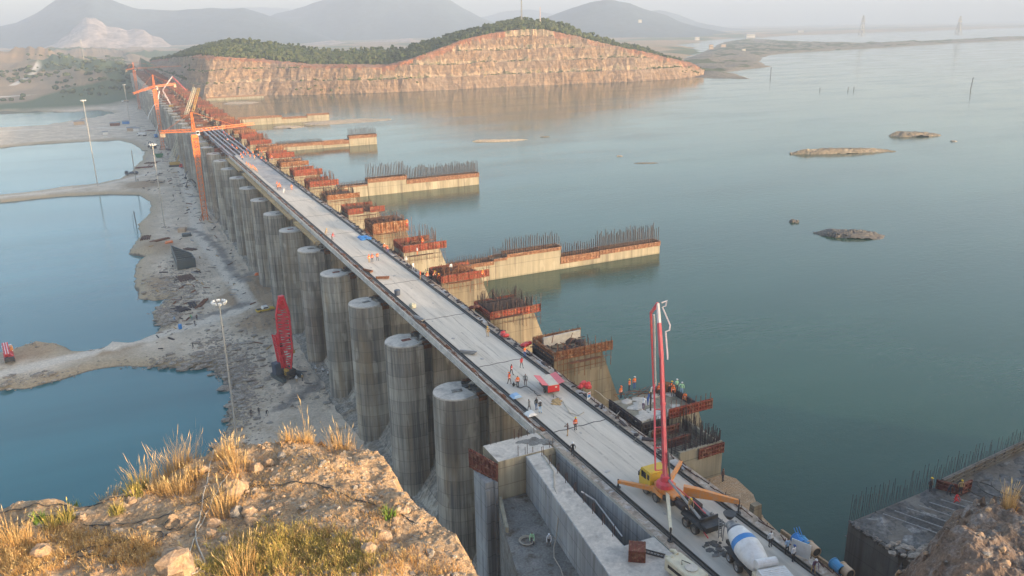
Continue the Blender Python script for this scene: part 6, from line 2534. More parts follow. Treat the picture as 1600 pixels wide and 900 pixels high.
# ================================================================== PEOPLE
def body_mesh(name, J, rad, edges, shoe_z=.09):
    """one continuous figure grown from a jointed skeleton; slots: skin, top, trousers, shoes, hair"""
    me = bpy.data.meshes.new(name)
    keys = list(J)
    me.from_pydata([J[k] for k in keys], [(keys.index(a), keys.index(b)) for a, b in edges], [])
    o = bpy.data.objects.new(name, me)
    COL.objects.link(o)
    o.modifiers.new('skin', 'SKIN')
    for i, k in enumerate(keys):
        sv = me.skin_vertices[0].data[i]
        r = rad[k]
        sv.radius = r if isinstance(r, tuple) else (r, r)
        sv.use_root = (k == 'pelvis')
    sb_ = o.modifiers.new('sub', 'SUBSURF')
    sb_.levels = sb_.render_levels = 1
    dg = bpy.context.evaluated_depsgraph_get()
    em = bpy.data.meshes.new_from_object(o.evaluated_get(dg))
    bpy.data.objects.remove(o)
    for nm in ('skin', 'c_white', 'c_dark', 'dark', 'hair'):
        em.materials.append(M[nm])
    hands = [Vector(J[k]) for k in keys if k.startswith('hand')]
    head = Vector(J['head'])
    pel = Vector(J['pelvis'])
    feet = [Vector(J[k]) for k in keys if k.startswith('toe') or k.startswith('heel')]
    neck = Vector(J['neck'])
    legs = [(Vector(J['hip' + s]), Vector(J['knee' + s]), Vector(J['ankle' + s])) for s in 'LR']
    arms = [(Vector(J['sho' + s]), Vector(J['elb' + s]), Vector(J['hand' + s])) for s in 'LR']

    def seg(p, a, b):
        d = b - a
        return (p - a - d * max(0, min(1, (p - a).dot(d) / d.length_squared))).length
    for f in em.polygons:
        c = f.center
        if min((c - h).length for h in hands) < .085:
            k = 0
        elif (c - head).length < .17 and c.z > neck.z + .02:
            k = 4 if c.z > head.z + .05 or c.y < head.y - .05 and c.z > head.z - .05 else 0
        elif min((c - q).length for q in feet) < .10:
            k = 3
        else:
            dl_ = min(min(seg(c, a, b), seg(c, b, e)) for a, b, e in legs)
            da = min(min(seg(c, a, b), seg(c, b, e)) for a, b, e in arms)
            k = 2 if c.z < pel.z - .0 and dl_ < da + .02 else 1
        f.material_index = k
    for f in em.polygons:
        f.use_smooth = True
    em.name = name
    return em


def skeleton(lean=0.0, step=0.0, armL=(-.28, .02, .82), armR=(.28, .02, .82), crouch=0.0, turn=0.0):
    h = 0.92 - crouch
    ty = lean
    J = dict(pelvis=(0, 0, h), belly=(0, ty * .35, h + .2), chest=(0, ty * .8, h + .42), neck=(0, ty * 1.05, h + .58), chin=(0, ty * 1.1 + .015, h + .645), head=(0, ty * 1.15 + .02, h + .73), crown=(0, ty * 1.18 + .01, h + .80))
    ct = Vector(J['chest'])
    for s, sg, ar, st in (('L', -1, armL, step), ('R', 1, armR, -step)):
        J['hip' + s] = (sg * .10, 0, h - .05)
        J['knee' + s] = (sg * .115, st * .5 + crouch * .75, .48 - crouch * .15)
        J['ankle' + s] = (sg * .12, st - crouch * .1, .085)
        J['heel' + s] = (sg * .12, st - .05 - crouch * .1, .05)
        J['toe' + s] = (sg * .135, st + .16 - crouch * .1, .04)
        J['sho' + s] = (sg * .185, ct.y, ct.z + .09)
        hd = Vector(ar) + Vector((0, ty * .6, h - .92))
        sh = Vector(J['sho' + s])
        el = sh.lerp(hd, .5) + Vector((sg * .07, -.07, 0.02))
        J['elb' + s] = tuple(el)
        J['hand' + s] = tuple(hd)
        J['finger' + s] = tuple(hd + (hd - el).normalized() * .09)
    rad = dict(pelvis=(.15, .11), belly=(.135, .10), chest=(.165, .115), neck=.055, chin=.075, head=(.085, .10), crown=.06)
    for s in 'LR':
        rad.update({'hip' + s: .095, 'knee' + s: .062, 'ankle' + s: .048, 'heel' + s: .045, 'toe' + s: .04, 'sho' + s: .062, 'elb' + s: .045, 'hand' + s: .04, 'finger' + s: .024})
    E = [('pelvis', 'belly'), ('belly', 'chest'), ('chest', 'neck'), ('neck', 'chin'), ('chin', 'head'), ('head', 'crown')]
    for s in 'LR':
        E += [('pelvis', 'hip' + s), ('hip' + s, 'knee' + s), ('knee' + s, 'ankle' + s), ('ankle' + s, 'heel' + s), ('ankle' + s, 'toe' + s), ('chest', 'sho' + s), ('sho' + s, 'elb' + s), ('elb' + s, 'hand' + s), ('hand' + s, 'finger' + s)]
    return J, rad, E


POSES = {}
for nm, kw in dict(stand=dict(), walk=dict(step=.22, lean=.04, armL=(-.27, -.18, .86), armR=(.27, .2, .9)), film=dict(armL=(-.12, .38, 1.28), armR=(.12, .36, 1.26)), akimbo=dict(armL=(-.2, .06, 1.02), armR=(.2, .06, 1.02), step=.05),
                   work=dict(lean=.3, armL=(-.16, .5, .82), armR=(.2, .45, .75), step=.12), crouch=dict(crouch=.42, lean=.2, armL=(-.18, .42, .75), armR=(.18, .42, .72)), point=dict(armL=(-.27, .02, .84), armR=(.35, .5, 1.25), step=.06)).items():
    J, rad, E = skeleton(**kw)
    POSES[nm] = (body_mesh('person', J, rad, E), J)


def hat_mesh(J):
    c = Vector(J['head'])
    mb = MB()
    mb.ball((c.x, c.y - .005, c.z + .035), (.118, .135, .115), 12, 5, z0=0.0)
    mb.box((c.x, c.y + .12, c.z + .045), (.17, .10, .018))
    return mb


def vest_mesh(J):
    a, b, ch = Vector(J['pelvis']), Vector(J['belly']), Vector(J['chest'])
    mb = MB()
    rings, n = [], 14
    for p, rx, ry in ((a + Vector((0, 0, .02)), .185, .145), (b, .178, .138), (ch, .205, .15), (ch + Vector((0, 0, .10)), .18, .12)):
        rings.append([(p.x + rx * math.cos(6.283 * k / n), p.y + ry * math.sin(6.283 * k / n), p.z) for k in range(n)])
    mb.loft(rings, caps=False)
    mb2 = MB()
    p = a.lerp(b, .7)
    mb2.loft([[(p.x + .188 * math.cos(6.283 * k / n), p.y + .146 * math.sin(6.283 * k / n), p.z + dz) for k in range(n)] for dz in (-.03, .03)], caps=False)
    return mb, mb2


HATS = {k: hat_mesh(J).build('helmet', 'c_white') for k, (me, J) in POSES.items()}
VESTS = {}
for k, (me, J) in POSES.items():
    a, b_ = vest_mesh(J)
    VESTS[k] = (a.build('safety_vest', 'c_orange', smooth=True), b_.build('reflective_band', 'c_white', smooth=True))
TPL = [o for o in HATS.values()] + [o for v in VESTS.values() for o in v]


def person(p, face, pose, top, legs, hat, vest, label, group=None, s=1.0, rz=None):
    me, J = POSES[pose]
    o = bpy.data.objects.new('person', me)
    COL.objects.link(o)
    o.location = p
    o.rotation_euler = (0, 0, R(face))
    o.scale = (s, s, s)
    tag(o, label, 'person', group)
    for i, mt in ((1, top), (2, legs)):
        o.material_slots[i].link = 'OBJECT'
        o.material_slots[i].material = M[mt]
    if hat:
        h = HATS[pose].copy()
        COL.objects.link(h)
        h.parent = o
        h.material_slots[0].link = 'OBJECT'
        h.material_slots[0].material = M[hat]
    if vest:
        v1 = VESTS[pose][0].copy()
        COL.objects.link(v1)
        v1.parent = o
        v1.material_slots[0].link = 'OBJECT'
        v1.material_slots[0].material = M[vest]
        v2 = VESTS[pose][1].copy()
        COL.objects.link(v2)
        v2.parent = v1
    return o


D_ = DZ + .02
PEOPLE = [
    (895, 712, D_, 150, 'walk', 'c_black', 'c_black', 'c_white', None, 'person in black with white helmet by the left rail nearest the pit block'),
    (887, 681, D_, 60, 'film', 'c_brown', 'c_tan', None, None, 'bareheaded person in brown jacket and tan trousers, arms raised to film'),
    (899, 672, D_, 190, 'stand', 'c_red', 'c_dark', 'c_yellow', 'c_orange', 'worker in orange vest and yellow helmet facing the person who films'),
    (827, 643, D_, 30, 'walk', 'c_grey', 'c_grey', None, None, 'bareheaded person in grey on the left rail, leftmost of three'),
    (838, 640, D_, 200, 'stand', 'c_black', 'c_jeans', None, None, 'bareheaded person in black jacket, middle of the three by the left rail'),
    (844, 645, D_, 170, 'akimbo', 'c_black', 'c_sky', 'c_white', None, 'person in black vest and white helmet, right one of the three'),
    (796, 600, D_, 20, 'walk', 'c_red', 'c_brown', 'c_orange', 'c_orange', 'worker in orange vest walking, leftmost of the group by the generator'),
    (809, 605, D_, 180, 'stand', 'c_orange', 'c_black', None, 'c_orange', 'worker in orange vest and black trousers carrying a black bag'),
    (821, 602, D_, 150, 'stand', 'c_grey', 'c_brown', None, None, 'bareheaded person in dark brown clothes close to the generator'),
    (799, 586, D_, 210, 'walk', 'c_black', 'c_dark', None, 'c_red', 'person with a black pack over a dark red vest behind the walking worker'),
    (815, 575, D_, 190, 'walk', 'c_red', 'c_grey', None, None, 'person in red shirt and grey trousers by the right rail'),
    (820, 558, D_, 200, 'akimbo', 'c_orange', 'c_blue', 'c_red', 'c_orange', 'worker in bright orange and blue trousers just beyond the right rail'),
    (762, 526, D_, 170, 'stand', 'c_tan', 'c_tan', 'c_yellow', None, 'lone worker in tan clothes and yellow helmet near the right rail'),
    (577, 410, D_, 200, 'stand', 'c_orange', 'c_tan', 'c_orange', 'c_orange', 'worker in orange vest, left one of three standing mid deck'),
    (582, 409, D_, 160, 'stand', 'c_red', 'c_dark', 'c_orange', 'c_orange', 'worker in orange vest, middle of three standing mid deck'),
    (590, 407, D_, 180, 'walk', 'c_orange', 'c_dark', None, 'c_orange', 'bareheaded worker in orange vest, right of three standing mid deck'),
    (657, 437, D_, 250, 'akimbo', 'c_red', 'c_tan', 'c_orange', 'c_orange', 'worker in red and orange by the right rail near the third block'),
    (668, 438, D_, 200, 'stand', 'c_red', 'c_dark', 'c_yellow', 'c_orange', 'worker in orange vest right of the red one by the third block'),
    (677, 437, D_, 260, 'work', 'c_tan', 'c_brown', 'c_yellow', 'c_orange', 'worker bending over the formwork edge of the third block'),
    (687, 437, D_, 120, 'crouch', 'c_orange', 'c_brown', 'c_yellow', None, 'worker crouching at the corner of the third block'),
    (646, 422, D_, 200, 'walk', 'c_white', 'c_white', None, None, 'person in white clothes beyond the right rail by the third block'),
    (635, 413, D_, 180, 'stand', 'c_white', 'c_grey', 'c_white', None, 'person in white shirt and white helmet on the right deck edge'),
    (606, 395, D_, 150, 'work', 'c_red', 'c_blue', 'c_orange', 'c_orange', 'worker in red and blue bending at the right rail near the blue sheet'),
    (601, 392, D_, 200, 'stand', 'c_orange', 'c_tan', 'c_white', 'c_orange', 'worker in orange beside the bending one near the blue sheet'),
    (705, 424, 34.5, 190, 'stand', 'c_white', 'c_dark', None, None, 'person in white shirt standing on the third block by the divide wall'),
    (753, 432, 34.4, 200, 'crouch', 'c_orange', 'c_brown', 'c_yellow', 'c_orange', 'worker squatting at the lake end of the third block'),
    (660, 384, 34.4, 180, 'work', 'c_orange', 'c_red', 'c_orange', 'c_orange', 'worker in orange on top of the fourth block'),
    (652, 398, 34.4, 90, 'stand', 'c_white', 'c_orange', None, None, 'person in white and orange on the fourth block near the deck'),
    (636, 354, 34.9, 180, 'stand', 'c_orange', 'c_red', 'c_orange', 'c_orange', 'worker in orange on the tall rusty block'),
    (519, 375, D_, 230, 'work', 'c_red', 'c_brown', 'c_red', 'c_red', 'worker in red bent over the left rail far along the deck'),
    (509, 368, D_, 230, 'work', 'c_tan', 'c_tan', 'c_yellow', None, 'worker in tan beyond the red worker on the left rail'),
    (456, 297, D_, 180, 'stand', 'c_orange', 'c_orange', 'c_orange', 'c_orange', 'worker in orange standing alone on the damp part of the deck'),
    (443, 303, D_, 230, 'work', 'c_white', 'c_white', 'c_white', None, 'person in white at the left rail on the damp part of the deck'),
    (1077, 800, 34.45, 160, 'work', 'c_tan', 'c_dark', 'c_yellow', None, 'worker in yellow helmet standing on the rear of the pump truck'),
    (970, 622, 33.5, 200, 'stand', 'c_orange', 'c_dark', 'c_orange', 'c_orange', 'worker in orange at the left corner of the block being poured'),
    (983, 611, 33.5, 220, 'akimbo', 'c_orange', 'c_dark', 'c_yellow', 'c_orange', 'worker in orange with yellow helmet, left of the pair on the poured block'),
    (991, 607, 33.5, 190, 'stand', 'c_orange', 'c_blue', 'c_white', 'c_orange', 'worker in orange with white helmet, right of the pair on the poured block'),
    (1012, 633, 33.5, 280, 'work', 'c_blue', 'c_blue', 'c_yellow', None, 'worker in blue with yellow helmet bending by the end hose'),
    (1005, 640, 33.5, 300, 'work', 'c_white', 'c_purple', None, None, 'bareheaded worker in white bending at the near edge of the poured block'),
    (1046, 613, 33.5, 190, 'work', 'c_black', 'c_dark', 'c_yellow', 'c_orange', 'worker in black and orange right of the red boom'),
    (1051, 619, 33.5, 150, 'work', 'c_orange', 'c_black', 'c_orange', 'c_orange', 'worker in orange leaning on the far side of the red boom'),
    (1029, 618, 33.5, 190, 'stand', 'c_red', 'c_dark', 'c_orange', 'c_orange', 'worker in red just left of the red boom'),
    (1057, 611, 33.5, 180, 'akimbo', 'c_green', 'c_dark', 'c_white', None, 'person in pale green with white helmet, left of two on the poured block'),
    (1065, 616, 33.5, 140, 'point', 'c_green', 'c_sky', 'c_white', None, 'person in pale green with white helmet, right of two on the poured block'),
    (1071, 626, 33.5, 120, 'crouch', 'c_orange', 'c_tan', None, 'c_orange', 'worker in orange crouching by the red formwork over the water'),
    (1203, 854, D_, 175, 'stand', 'c_white', 'c_dark', None, None, 'bareheaded person in white shirt and dark trousers beside the mixer drum'),
    (1229, 866, D_, 170, 'akimbo', 'c_sky', 'c_black', None, None, 'person in light blue shirt with hands on hips by the notice board'),
    (1239, 877, D_, 190, 'stand', 'c_white', 'c_black', 'c_blue', None, 'person in white shirt and blue helmet in front of the notice board'),
    (1270, 896, D_, 160, 'work', 'c_purple', 'c_tan', 'c_white', None, 'person in purple shirt and tan trousers with white helmet at the frame corner'),
    (1129, 752, 28.55, 200, 'stand', 'c_brown', 'c_dark', None, None, 'person in dark clothes on the brown soil ledge by the lake'),
    (1453, 768, 30.4, 180, 'stand', 'c_dark', 'c_dark', 'c_yellow', None, 'dark clothed worker in yellow helmet on the big dark slab'),
    (1491, 785, 30.4, 200, 'crouch', 'c_red', 'c_red', None, None, 'person in red crouching on the big dark slab'),
    (1482, 774, 30.4, 160, 'work', 'c_dark', 'c_dark', None, None, 'dark clothed worker bending beside the maroon formwork on the slab'),
    (1500, 772, 30.4, 150, 'stand', 'c_tan', 'c_dark', 'c_yellow', None, 'worker in tan and yellow helmet behind the red one on the slab'),
]
YARD = [
    (464, 598, 'stand', 'c_white', 'c_tan', 'c_white', 'person in white helmet in front of the red crane, left of two'),
    (473, 596, 'stand', 'c_tan', 'c_dark', 'c_white', 'person in white helmet in front of the red crane, right of two'),
    (494, 582, 'walk', 'c_white', 'c_tan', 'c_white', 'person in pale clothes and white helmet right of the red crane'),
    (505, 584, 'stand', 'c_white', 'c_dark', 'c_white', 'person in white shirt, left of two below the piers'),
    (513, 590, 'stand', 'c_white', 'c_dark', None, 'bareheaded person in white shirt, right of two below the piers'),
    (300, 499, 'work', 'c_green', 'c_teal', None, 'person in green bending near the blue drum'),
    (305, 509, 'walk', 'c_dark', 'c_dark', None, 'person in dark clothes right of the blue drum, nearer'),
    (308, 500, 'stand', 'c_brown', 'c_dark', None, 'person in brown clothes right of the green one'),
    (273, 502, 'work', 'c_sky', 'c_blue', None, 'person in blue working at the rubble bank by the pond'),
    (302, 545, 'walk', 'c_dark', 'c_dark', None, 'lone person in dark clothes walking the near causeway'),
    (393, 652, 'stand', 'c_dark', 'c_brown', None, 'dark figure near the rubble, left one below the hilltop'),
    (405, 648, 'stand', 'c_black', 'c_dark', None, 'dark figure near the rubble, middle one below the hilltop'),
    (417, 651, 'work', 'c_black', 'c_dark', None, 'dark figure near the rubble, bending one below the hilltop'),
    (268, 283, 'walk', 'c_dark', 'c_dark', None, 'lone dark figure on the wet patch of the far yard'),
    (255, 252, 'stand', 'c_dark', 'c_dark', None, 'lone dark figure right of the green skip'),
    (271, 308, 'stand', 'c_dark', 'c_dark', None, 'dark figure on the yard, right of the floodlight mast pole'),
    (216, 284, 'stand', 'c_dark', 'c_dark', None, 'dark figure on the upper causeway near the pond'),
]
for (u, v, z, face, pose, top, legs, hat, vest, lb) in PEOPLE:
    person(at(u, v, z), face, pose, top, legs, hat, vest, lb, s=1.04)
rr = random.Random(99)
for (u, v, pose, top, legs, hat, lb) in YARD:
    x, y = gp(u, v)
    person((x, y, gz(x, y)), rr.uniform(90, 270), pose, top, legs, hat, None, lb, s=1.05)
for lb, v0, x, y in (('person in green shirt standing by the hose coil in the pit', 0, 34.9, 68.3), ('person in white helmet at the bottom of the pit', 0, 36.4, 67.2)):
    person((x, y, 28.03), 150, 'work', 'c_green' if 'green' in lb else 'c_white', 'c_dark', None if 'green' in lb else 'c_white', None, lb)
p = at(802.5, 604, DZ)
mb = MB()
mb.rock((p.x, p.y, DZ + .32), (.2, .18, .32), 4, 0, 8, 5, .15)
mb.bar((p.x - .05, p.y, DZ + .55), (p.x + .12, p.y, DZ + .85), .03)
tag(mb.build('bag', 'c_black'), 'black bag hanging beside the worker in black trousers', 'bag')
# the crews at the far end of the slab and on the girders
for k, (u, v) in enumerate([(381, 243), (384, 246), (379, 250), (388, 243), (391, 248), (396, 243), (398, 249), (404, 247), (409, 252), (412, 247), (377, 246), (416, 256), (402, 238), (386, 239), (371, 236), (408, 242), (363, 231), (425, 250)]):
    o = person(at(u, v, D_), rr.uniform(0, 360), rr.choice(['stand', 'work', 'walk']), rr.choice(['c_orange', 'c_red', 'c_orange']), rr.choice(['c_dark', 'c_tan', 'c_blue']), 'c_orange', 'c_orange',
               'worker in orange vest in the crew at the far end of the slab', 'crew at the far end of the slab', s=1.05)
for k, (u, v) in enumerate([(388, 262), (391, 264), (394, 266), (397, 265), (399, 268), (402, 270), (385, 260)]):
    o = person(at(u, v, D_), rr.uniform(0, 360), 'work', rr.choice(['c_orange', 'c_tan']), 'c_tan', 'c_orange', 'c_orange', 'worker in orange bending along the left rail by the plywood formwork', 'crew bending along the left rail', s=1.05)
for k, (u, v) in enumerate([(432, 292), (436, 294), (434, 297), (439, 296)]):
    o = person(at(u, v, D_), rr.uniform(0, 360), 'work', 'c_orange', 'c_brown', 'c_orange', 'c_orange', 'worker in orange among four bending at the left deck edge', 'four workers at the left deck edge', s=1.05)
for k, (u, v) in enumerate([(353, 216), (358, 214), (356, 222), (366, 222), (350, 211)]):
    o = person(at(u, v, D_), rr.uniform(0, 360), 'stand', rr.choice(['c_white', 'c_red']), 'c_dark', 'c_red', 'c_red', 'worker in red vest out on the bare girders', 'crew on the bare girders', s=1.05)
for o in TPL:
    bpy.data.objects.remove(o)

# ================================================================== THE ROCKY HILLTOP
BOULD = [(280, 890, 62, 'rock', 'largest orange boulder at the bottom edge beside a loop of cable'), (370, 770, 36, 'rock', 'orange boulder where the two black cables meet'), (371, 806, 24, 'grey_rock', 'upright grey stone, left of the pair under the cable'),
         (389, 804, 24, 'rock', 'upright orange stone, right of the pair under the cable'), (317, 738, 18, 'rock', 'pale upright stone below the tall grass'), (206, 784, 16, 'rock', 'small orange stone beside the cable in the middle left'), (228, 746, 14, 'rock', 'orange stone near the grass at the left brink'),
         (129, 810, 14, 'rock', 'reddish stone left of the long black cable'), (118, 806, 12, 'grey_rock', 'grey stone touching the reddish one'), (337, 823, 22, 'rock', 'orange stone left of the upright pair'), (392, 818, 20, 'rock', 'flat orange stone under the upright pair'),
         (270, 812, 14, 'rock', 'triangular pale stone inside the coil of cable'), (185, 834, 15, 'grey_rock', 'pale flat stone on bare soil at left'), (350, 845, 14, 'grey_rock', 'pale stone beside the orange cluster'), (102, 880, 10, 'grey_rock', 'small pale stone at the lower left'),
         (65, 866, 30, 'rock', 'flat orange slab in the golden grass at left'), (330, 838, 16, 'rock', 'round stone in the cluster left of the tall grass'), (63, 818, 12, 'grey_rock', 'grey stone near the left cable bend'), (36, 828, 10, 'grey_rock', 'grey stone at the far left below the cable'),
         (205, 772, 13, 'rock', 'pale stone by the cable under the brink grass'), (474, 793, 13, 'grey_rock', 'pale stone on bare soil right of the upright pair'), (505, 724, 12, 'grey_rock', 'pale stone on the flat top of the hill'), (622, 802, 16, 'rock', 'pale stone beside the green tuft at the right brink'),
         (618, 816, 13, 'rock', 'orange stone under the pale one at the right brink'), (672, 866, 16, 'grey_rock', 'grey stone on the lower right slope'), (598, 842, 30, 'rock', 'long orange slab on the right slope'), (575, 862, 26, 'rock', 'dark orange slab lower on the right slope'),
         (590, 700, 18, 'rock', 'orange stone at the top right brink'), (553, 690, 16, 'rock', 'stone at the brink near the lone tall grass'), (605, 735, 16, 'rock', 'stone half way along the right brink'), (634, 800, 18, 'rock', 'broken stone low on the right brink'), (150, 778, 12, 'rock', 'stone near the left brink under the grass'),
         (420, 727, 18, 'rock', 'pale orange stone amid rubble on the hilltop'), (402, 735, 22, 'rock', 'orange stone at the head of the rubble'), (440, 716, 14, 'grey_rock', 'grey stone near the brink grass')]
for k, (u, v, w, m_, lb) in enumerate(BOULD):
    p = onhill(u, v)
    r = w * (p - CAM).dot(FW) / FOC / 2
    mb = MB()
    mb.rock((p.x, p.y, p.z + r * .35), (r, r * random.uniform(.7, 1), r * random.uniform(.65, .95)), k * 1.7, 0, 9, 6, .30)
    tag(mb.build('boulder', m_), lb, 'boulder')
mb = MB()
rr = random.Random(41)
kk_ = 0
while kk_ < 5200:
    x, y = rr.uniform(-9, 13.3), rr.uniform(27, 48)
    z = hill_z(x, y)
    w = noise.noise(Vector((x * .35, y * .35, 4)))
    if rr.random() > .45 + w * 1.3 + (.35 if x > 5 else 0) or z < 40:
        continue
    r = rr.uniform(.02, .07) if rr.random() < .85 else rr.uniform(.07, .17)
    mb.rock((x, y, z + r * .3), (r, r * rr.uniform(.6, 1), r * rr.uniform(.5, .9)), rr.random() * 90, 0 if rr.random() < .55 else 1, 5, 3, .3)
    kk_ += 1
tag(mb.build('gravel', ['rock', 'grey_rock']), 'loose stones scattered all over the orange hilltop', 'gravel', kind='stuff')
mb = MB()
for k in range(900):
    x, y = rr.uniform(40, 61), rr.uniform(16, 34)
    z = knoll_z(x, y)
    r = rr.uniform(.03, .10) if rr.random() < .9 else rr.uniform(.12, .34)
    mb.rock((x, y, z + r * .2), (r, r * rr.uniform(.6, 1), r * rr.uniform(.5, .9)), rr.random() * 90, 0 if rr.random() < .3 else 1, 6, 3, .3)
tag(mb.build('gravel', ['rock', 'grey_rock']), 'loose grey stones on the rocky knoll at lower right', 'gravel', kind='stuff')
# blasted rubble along the ponds
mb = MB()
for k in range(8200):
    if k < 4600:
        u, v = rr.choice([(rr.gauss(365, 22), rr.gauss(635, 45)), (rr.gauss(300, 40), rr.gauss(573, 8)), (rr.gauss(262, 14), rr.gauss(490, 14)), (rr.gauss(345, 20), rr.gauss(560, 22)), (rr.gauss(380, 12), rr.gauss(600, 30)), (rr.gauss(290, 22), rr.gauss(455, 16))])
    else:
        u, v = rr.choice([(rr.uniform(0, 260), 0), (rr.gauss(262, 18), rr.gauss(440, 16)), (rr.gauss(330, 60), rr.gauss(400, 70)), (rr.uniform(230, 330), rr.uniform(190, 330)), (rr.uniform(380, 520), rr.uniform(500, 640))])
        if v == 0:
            v = (605 - u * .12 if u < 100 else 592 - (u - 100) * .13) + rr.gauss(-4, 5) if rr.random() < .6 else (545 + rr.gauss(0, 4) if u < 165 else 540 - (u - 165) * .55 + rr.gauss(0, 4))
    if u > 520:
        continue
    p = at(u, v, 0)
    z = gz(p.x, p.y)
    if z < WZ - .1:
        continue
    big = rr.random()
    r = rr.uniform(.10, .34) if big < .93 else rr.uniform(.4, 1.1)
    if k >= 4600:
        r *= .8
    mb.rock((p.x, p.y, z + r * .15), (r * 1.2, r * rr.uniform(.6, 1), r * rr.uniform(.3, .6)), rr.random() * 90, 0 if rr.random() < .6 else 1, 6, 3, .3)
tag(mb.build('rubble', ['rubble', 'grey_rock']), 'grey blasted rock rubble along the pond banks and yard', 'rubble', kind='stuff')
mb = MB()
for k in range(260):
    q = rr.random()
    if q < .35:
        y = rr.uniform(150, 700)
        x = rr.uniform(27, 36)
    elif q < .7:
        p = at(rr.uniform(225, 300), rr.uniform(185, 300), 0)
        x, y = p.x, p.y
    else:
        p = at(rr.gauss(285, 22), rr.gauss(440, 45), 0)
        x, y = p.x, p.y
    z = gz(x, y)
    if z < WZ + .2 or x > 36.5:
        continue
    L_ = rr.uniform(.6, 2.6) * (1 + y / 900)
    an = rr.uniform(0, 3.14)
    mb.bar((x, y, z + .12), (x + L_ * math.cos(an), y + L_ * math.sin(an), z + rr.uniform(.1, .5)), rr.uniform(.12, .5), rr.uniform(.1, .35), rr.choice([0, 0, 1, 2, 3]))
tag(mb.build('scrap', ['rebar_dark', 'rust_mat', 'galv', 'plywood']), 'scattered scrap steel and timber on the yard below the piers', 'scrap', kind='stuff')
for k, (u, v, w, lb) in enumerate([(352, 602, 26, 'big pale flat slab of rock at the pond corner by the mast'), (371, 592, 20, 'pale flat rock right of the big slab by the mast'), (347, 560, 18, 'pale rock above the big slab at the pond corner'), (60, 588, 18, 'pale flat rock on the bank of the near causeway, left'), (82, 585, 14, 'pale flat rock on the bank of the near causeway, right'),
                                  (356, 630, 14, 'dark rock in the shallow water below the mast'), (284, 573, 18, 'grey slab of rock at the water edge of the near causeway'), (310, 555, 20, 'pale slab lying on the causeway bank above the rubble')]):
    p = at(u, v, .2)
    r = w * (p - CAM).dot(FW) / FOC / 2
    mb = MB()
    mb.rock((p.x, p.y, max(gz(p.x, p.y), WZ) + r * .1), (r, r * .8, r * .38), k * 2.3 + 1, 0, 9, 5, .28)
    tag(mb.build('rock_slab', 'grey_rock'), lb, 'rock')


# ---- cables trailing over the hilltop
def cable(pts, r, m_, lb, cat='cable'):
    q = []
    P_ = [onhill(u, v) for u, v in pts]
    for i in range(len(P_) - 1):
        p0, p1, p2, p3 = P_[max(0, i - 1)], P_[i], P_[i + 1], P_[min(len(P_) - 1, i + 2)]
        for f in (0, .2, .4, .6, .8):
            f2_, f3_ = f * f, f * f * f
            c = (p1 * 2 + (p2 - p0) * f + (p0 * 2 - p1 * 5 + p2 * 4 - p3) * f2_ + (p1 * 3 - p0 - p2 * 3 + p3) * f3_) / 2
            c.z = hill_z(c.x, c.y) + r * 1.2 + .03
            q.append(c)
    q.append(P_[-1] + Vector((0, 0, r)))
    mb = MB()
    mb.tube(q, r, 6)
    tag(mb.build('cable', m_, smooth=True), lb, cat)


cable([(130, 822), (165, 822), (200, 819), (240, 812), (280, 798), (310, 788), (345, 773), (380, 763), (420, 758), (455, 754), (500, 758), (540, 775), (585, 790), (620, 800), (650, 820)], .035, 'cable', 'longest black cable running across the hilltop to the right brink')
cable([(0, 803), (40, 794), (70, 790), (95, 788), (105, 792), (103, 800), (112, 800), (135, 793), (165, 784), (200, 776), (240, 767), (262, 757), (300, 750), (340, 738), (362, 722), (380, 706)], .03, 'cable', 'black cable along the left brink ending under the tall grass')
cable([(30, 823), (40, 815), (65, 808), (100, 803), (120, 796)], .03, 'cable', 'short black cable bending at the far left')
cable([(40, 900), (80, 882), (120, 865), (150, 856), (190, 848), (225, 838), (250, 832), (256, 842), (240, 850), (200, 865)], .035, 'cable', 'thick grey cable looping across the lower left')
cable([(100, 872), (140, 868), (180, 867), (215, 862), (245, 850)], .025, 'cable', 'thin cable below the thick grey one')
cable([(175, 900), (190, 882), (210, 862), (235, 848), (290, 820), (320, 805)], .028, 'cable', 'grey cable rising from the bottom edge to the coil')
cable([(338, 696), (333, 712), (327, 735), (324, 755), (318, 775), (316, 795), (312, 815), (306, 830), (308, 850), (316, 870), (320, 882), (312, 893), (300, 900)], .04, 'hose_pale', 'pale grey hose running straight down the hilltop to the big boulder', 'hose')
cable([(370, 720), (355, 745), (340, 770), (330, 790), (318, 815), (310, 828)], .03, 'rope', 'pale rope crossing beside the grey hose', 'rope')
cable([(306, 838), (298, 860), (294, 876), (312, 876), (322, 888)], .03, 'rope', 'frayed pale rope end near the big boulder', 'rope')
cable([(143, 823), (160, 834), (180, 842), (205, 845), (240, 836)], .022, 'cable', 'thin black cable sagging under the longest one')
for q in range(2):
    cable([(255, 822), (262, 815), (275, 812), (279, 819), (270, 826), (258, 826), (254, 820)] if q == 0 else [(258, 818), (268, 811), (281, 815), (276, 825), (262, 828)], .022, 'cable', ['loop of black cable round the triangular stone', 'second tighter loop of cable round the triangular stone'][q])


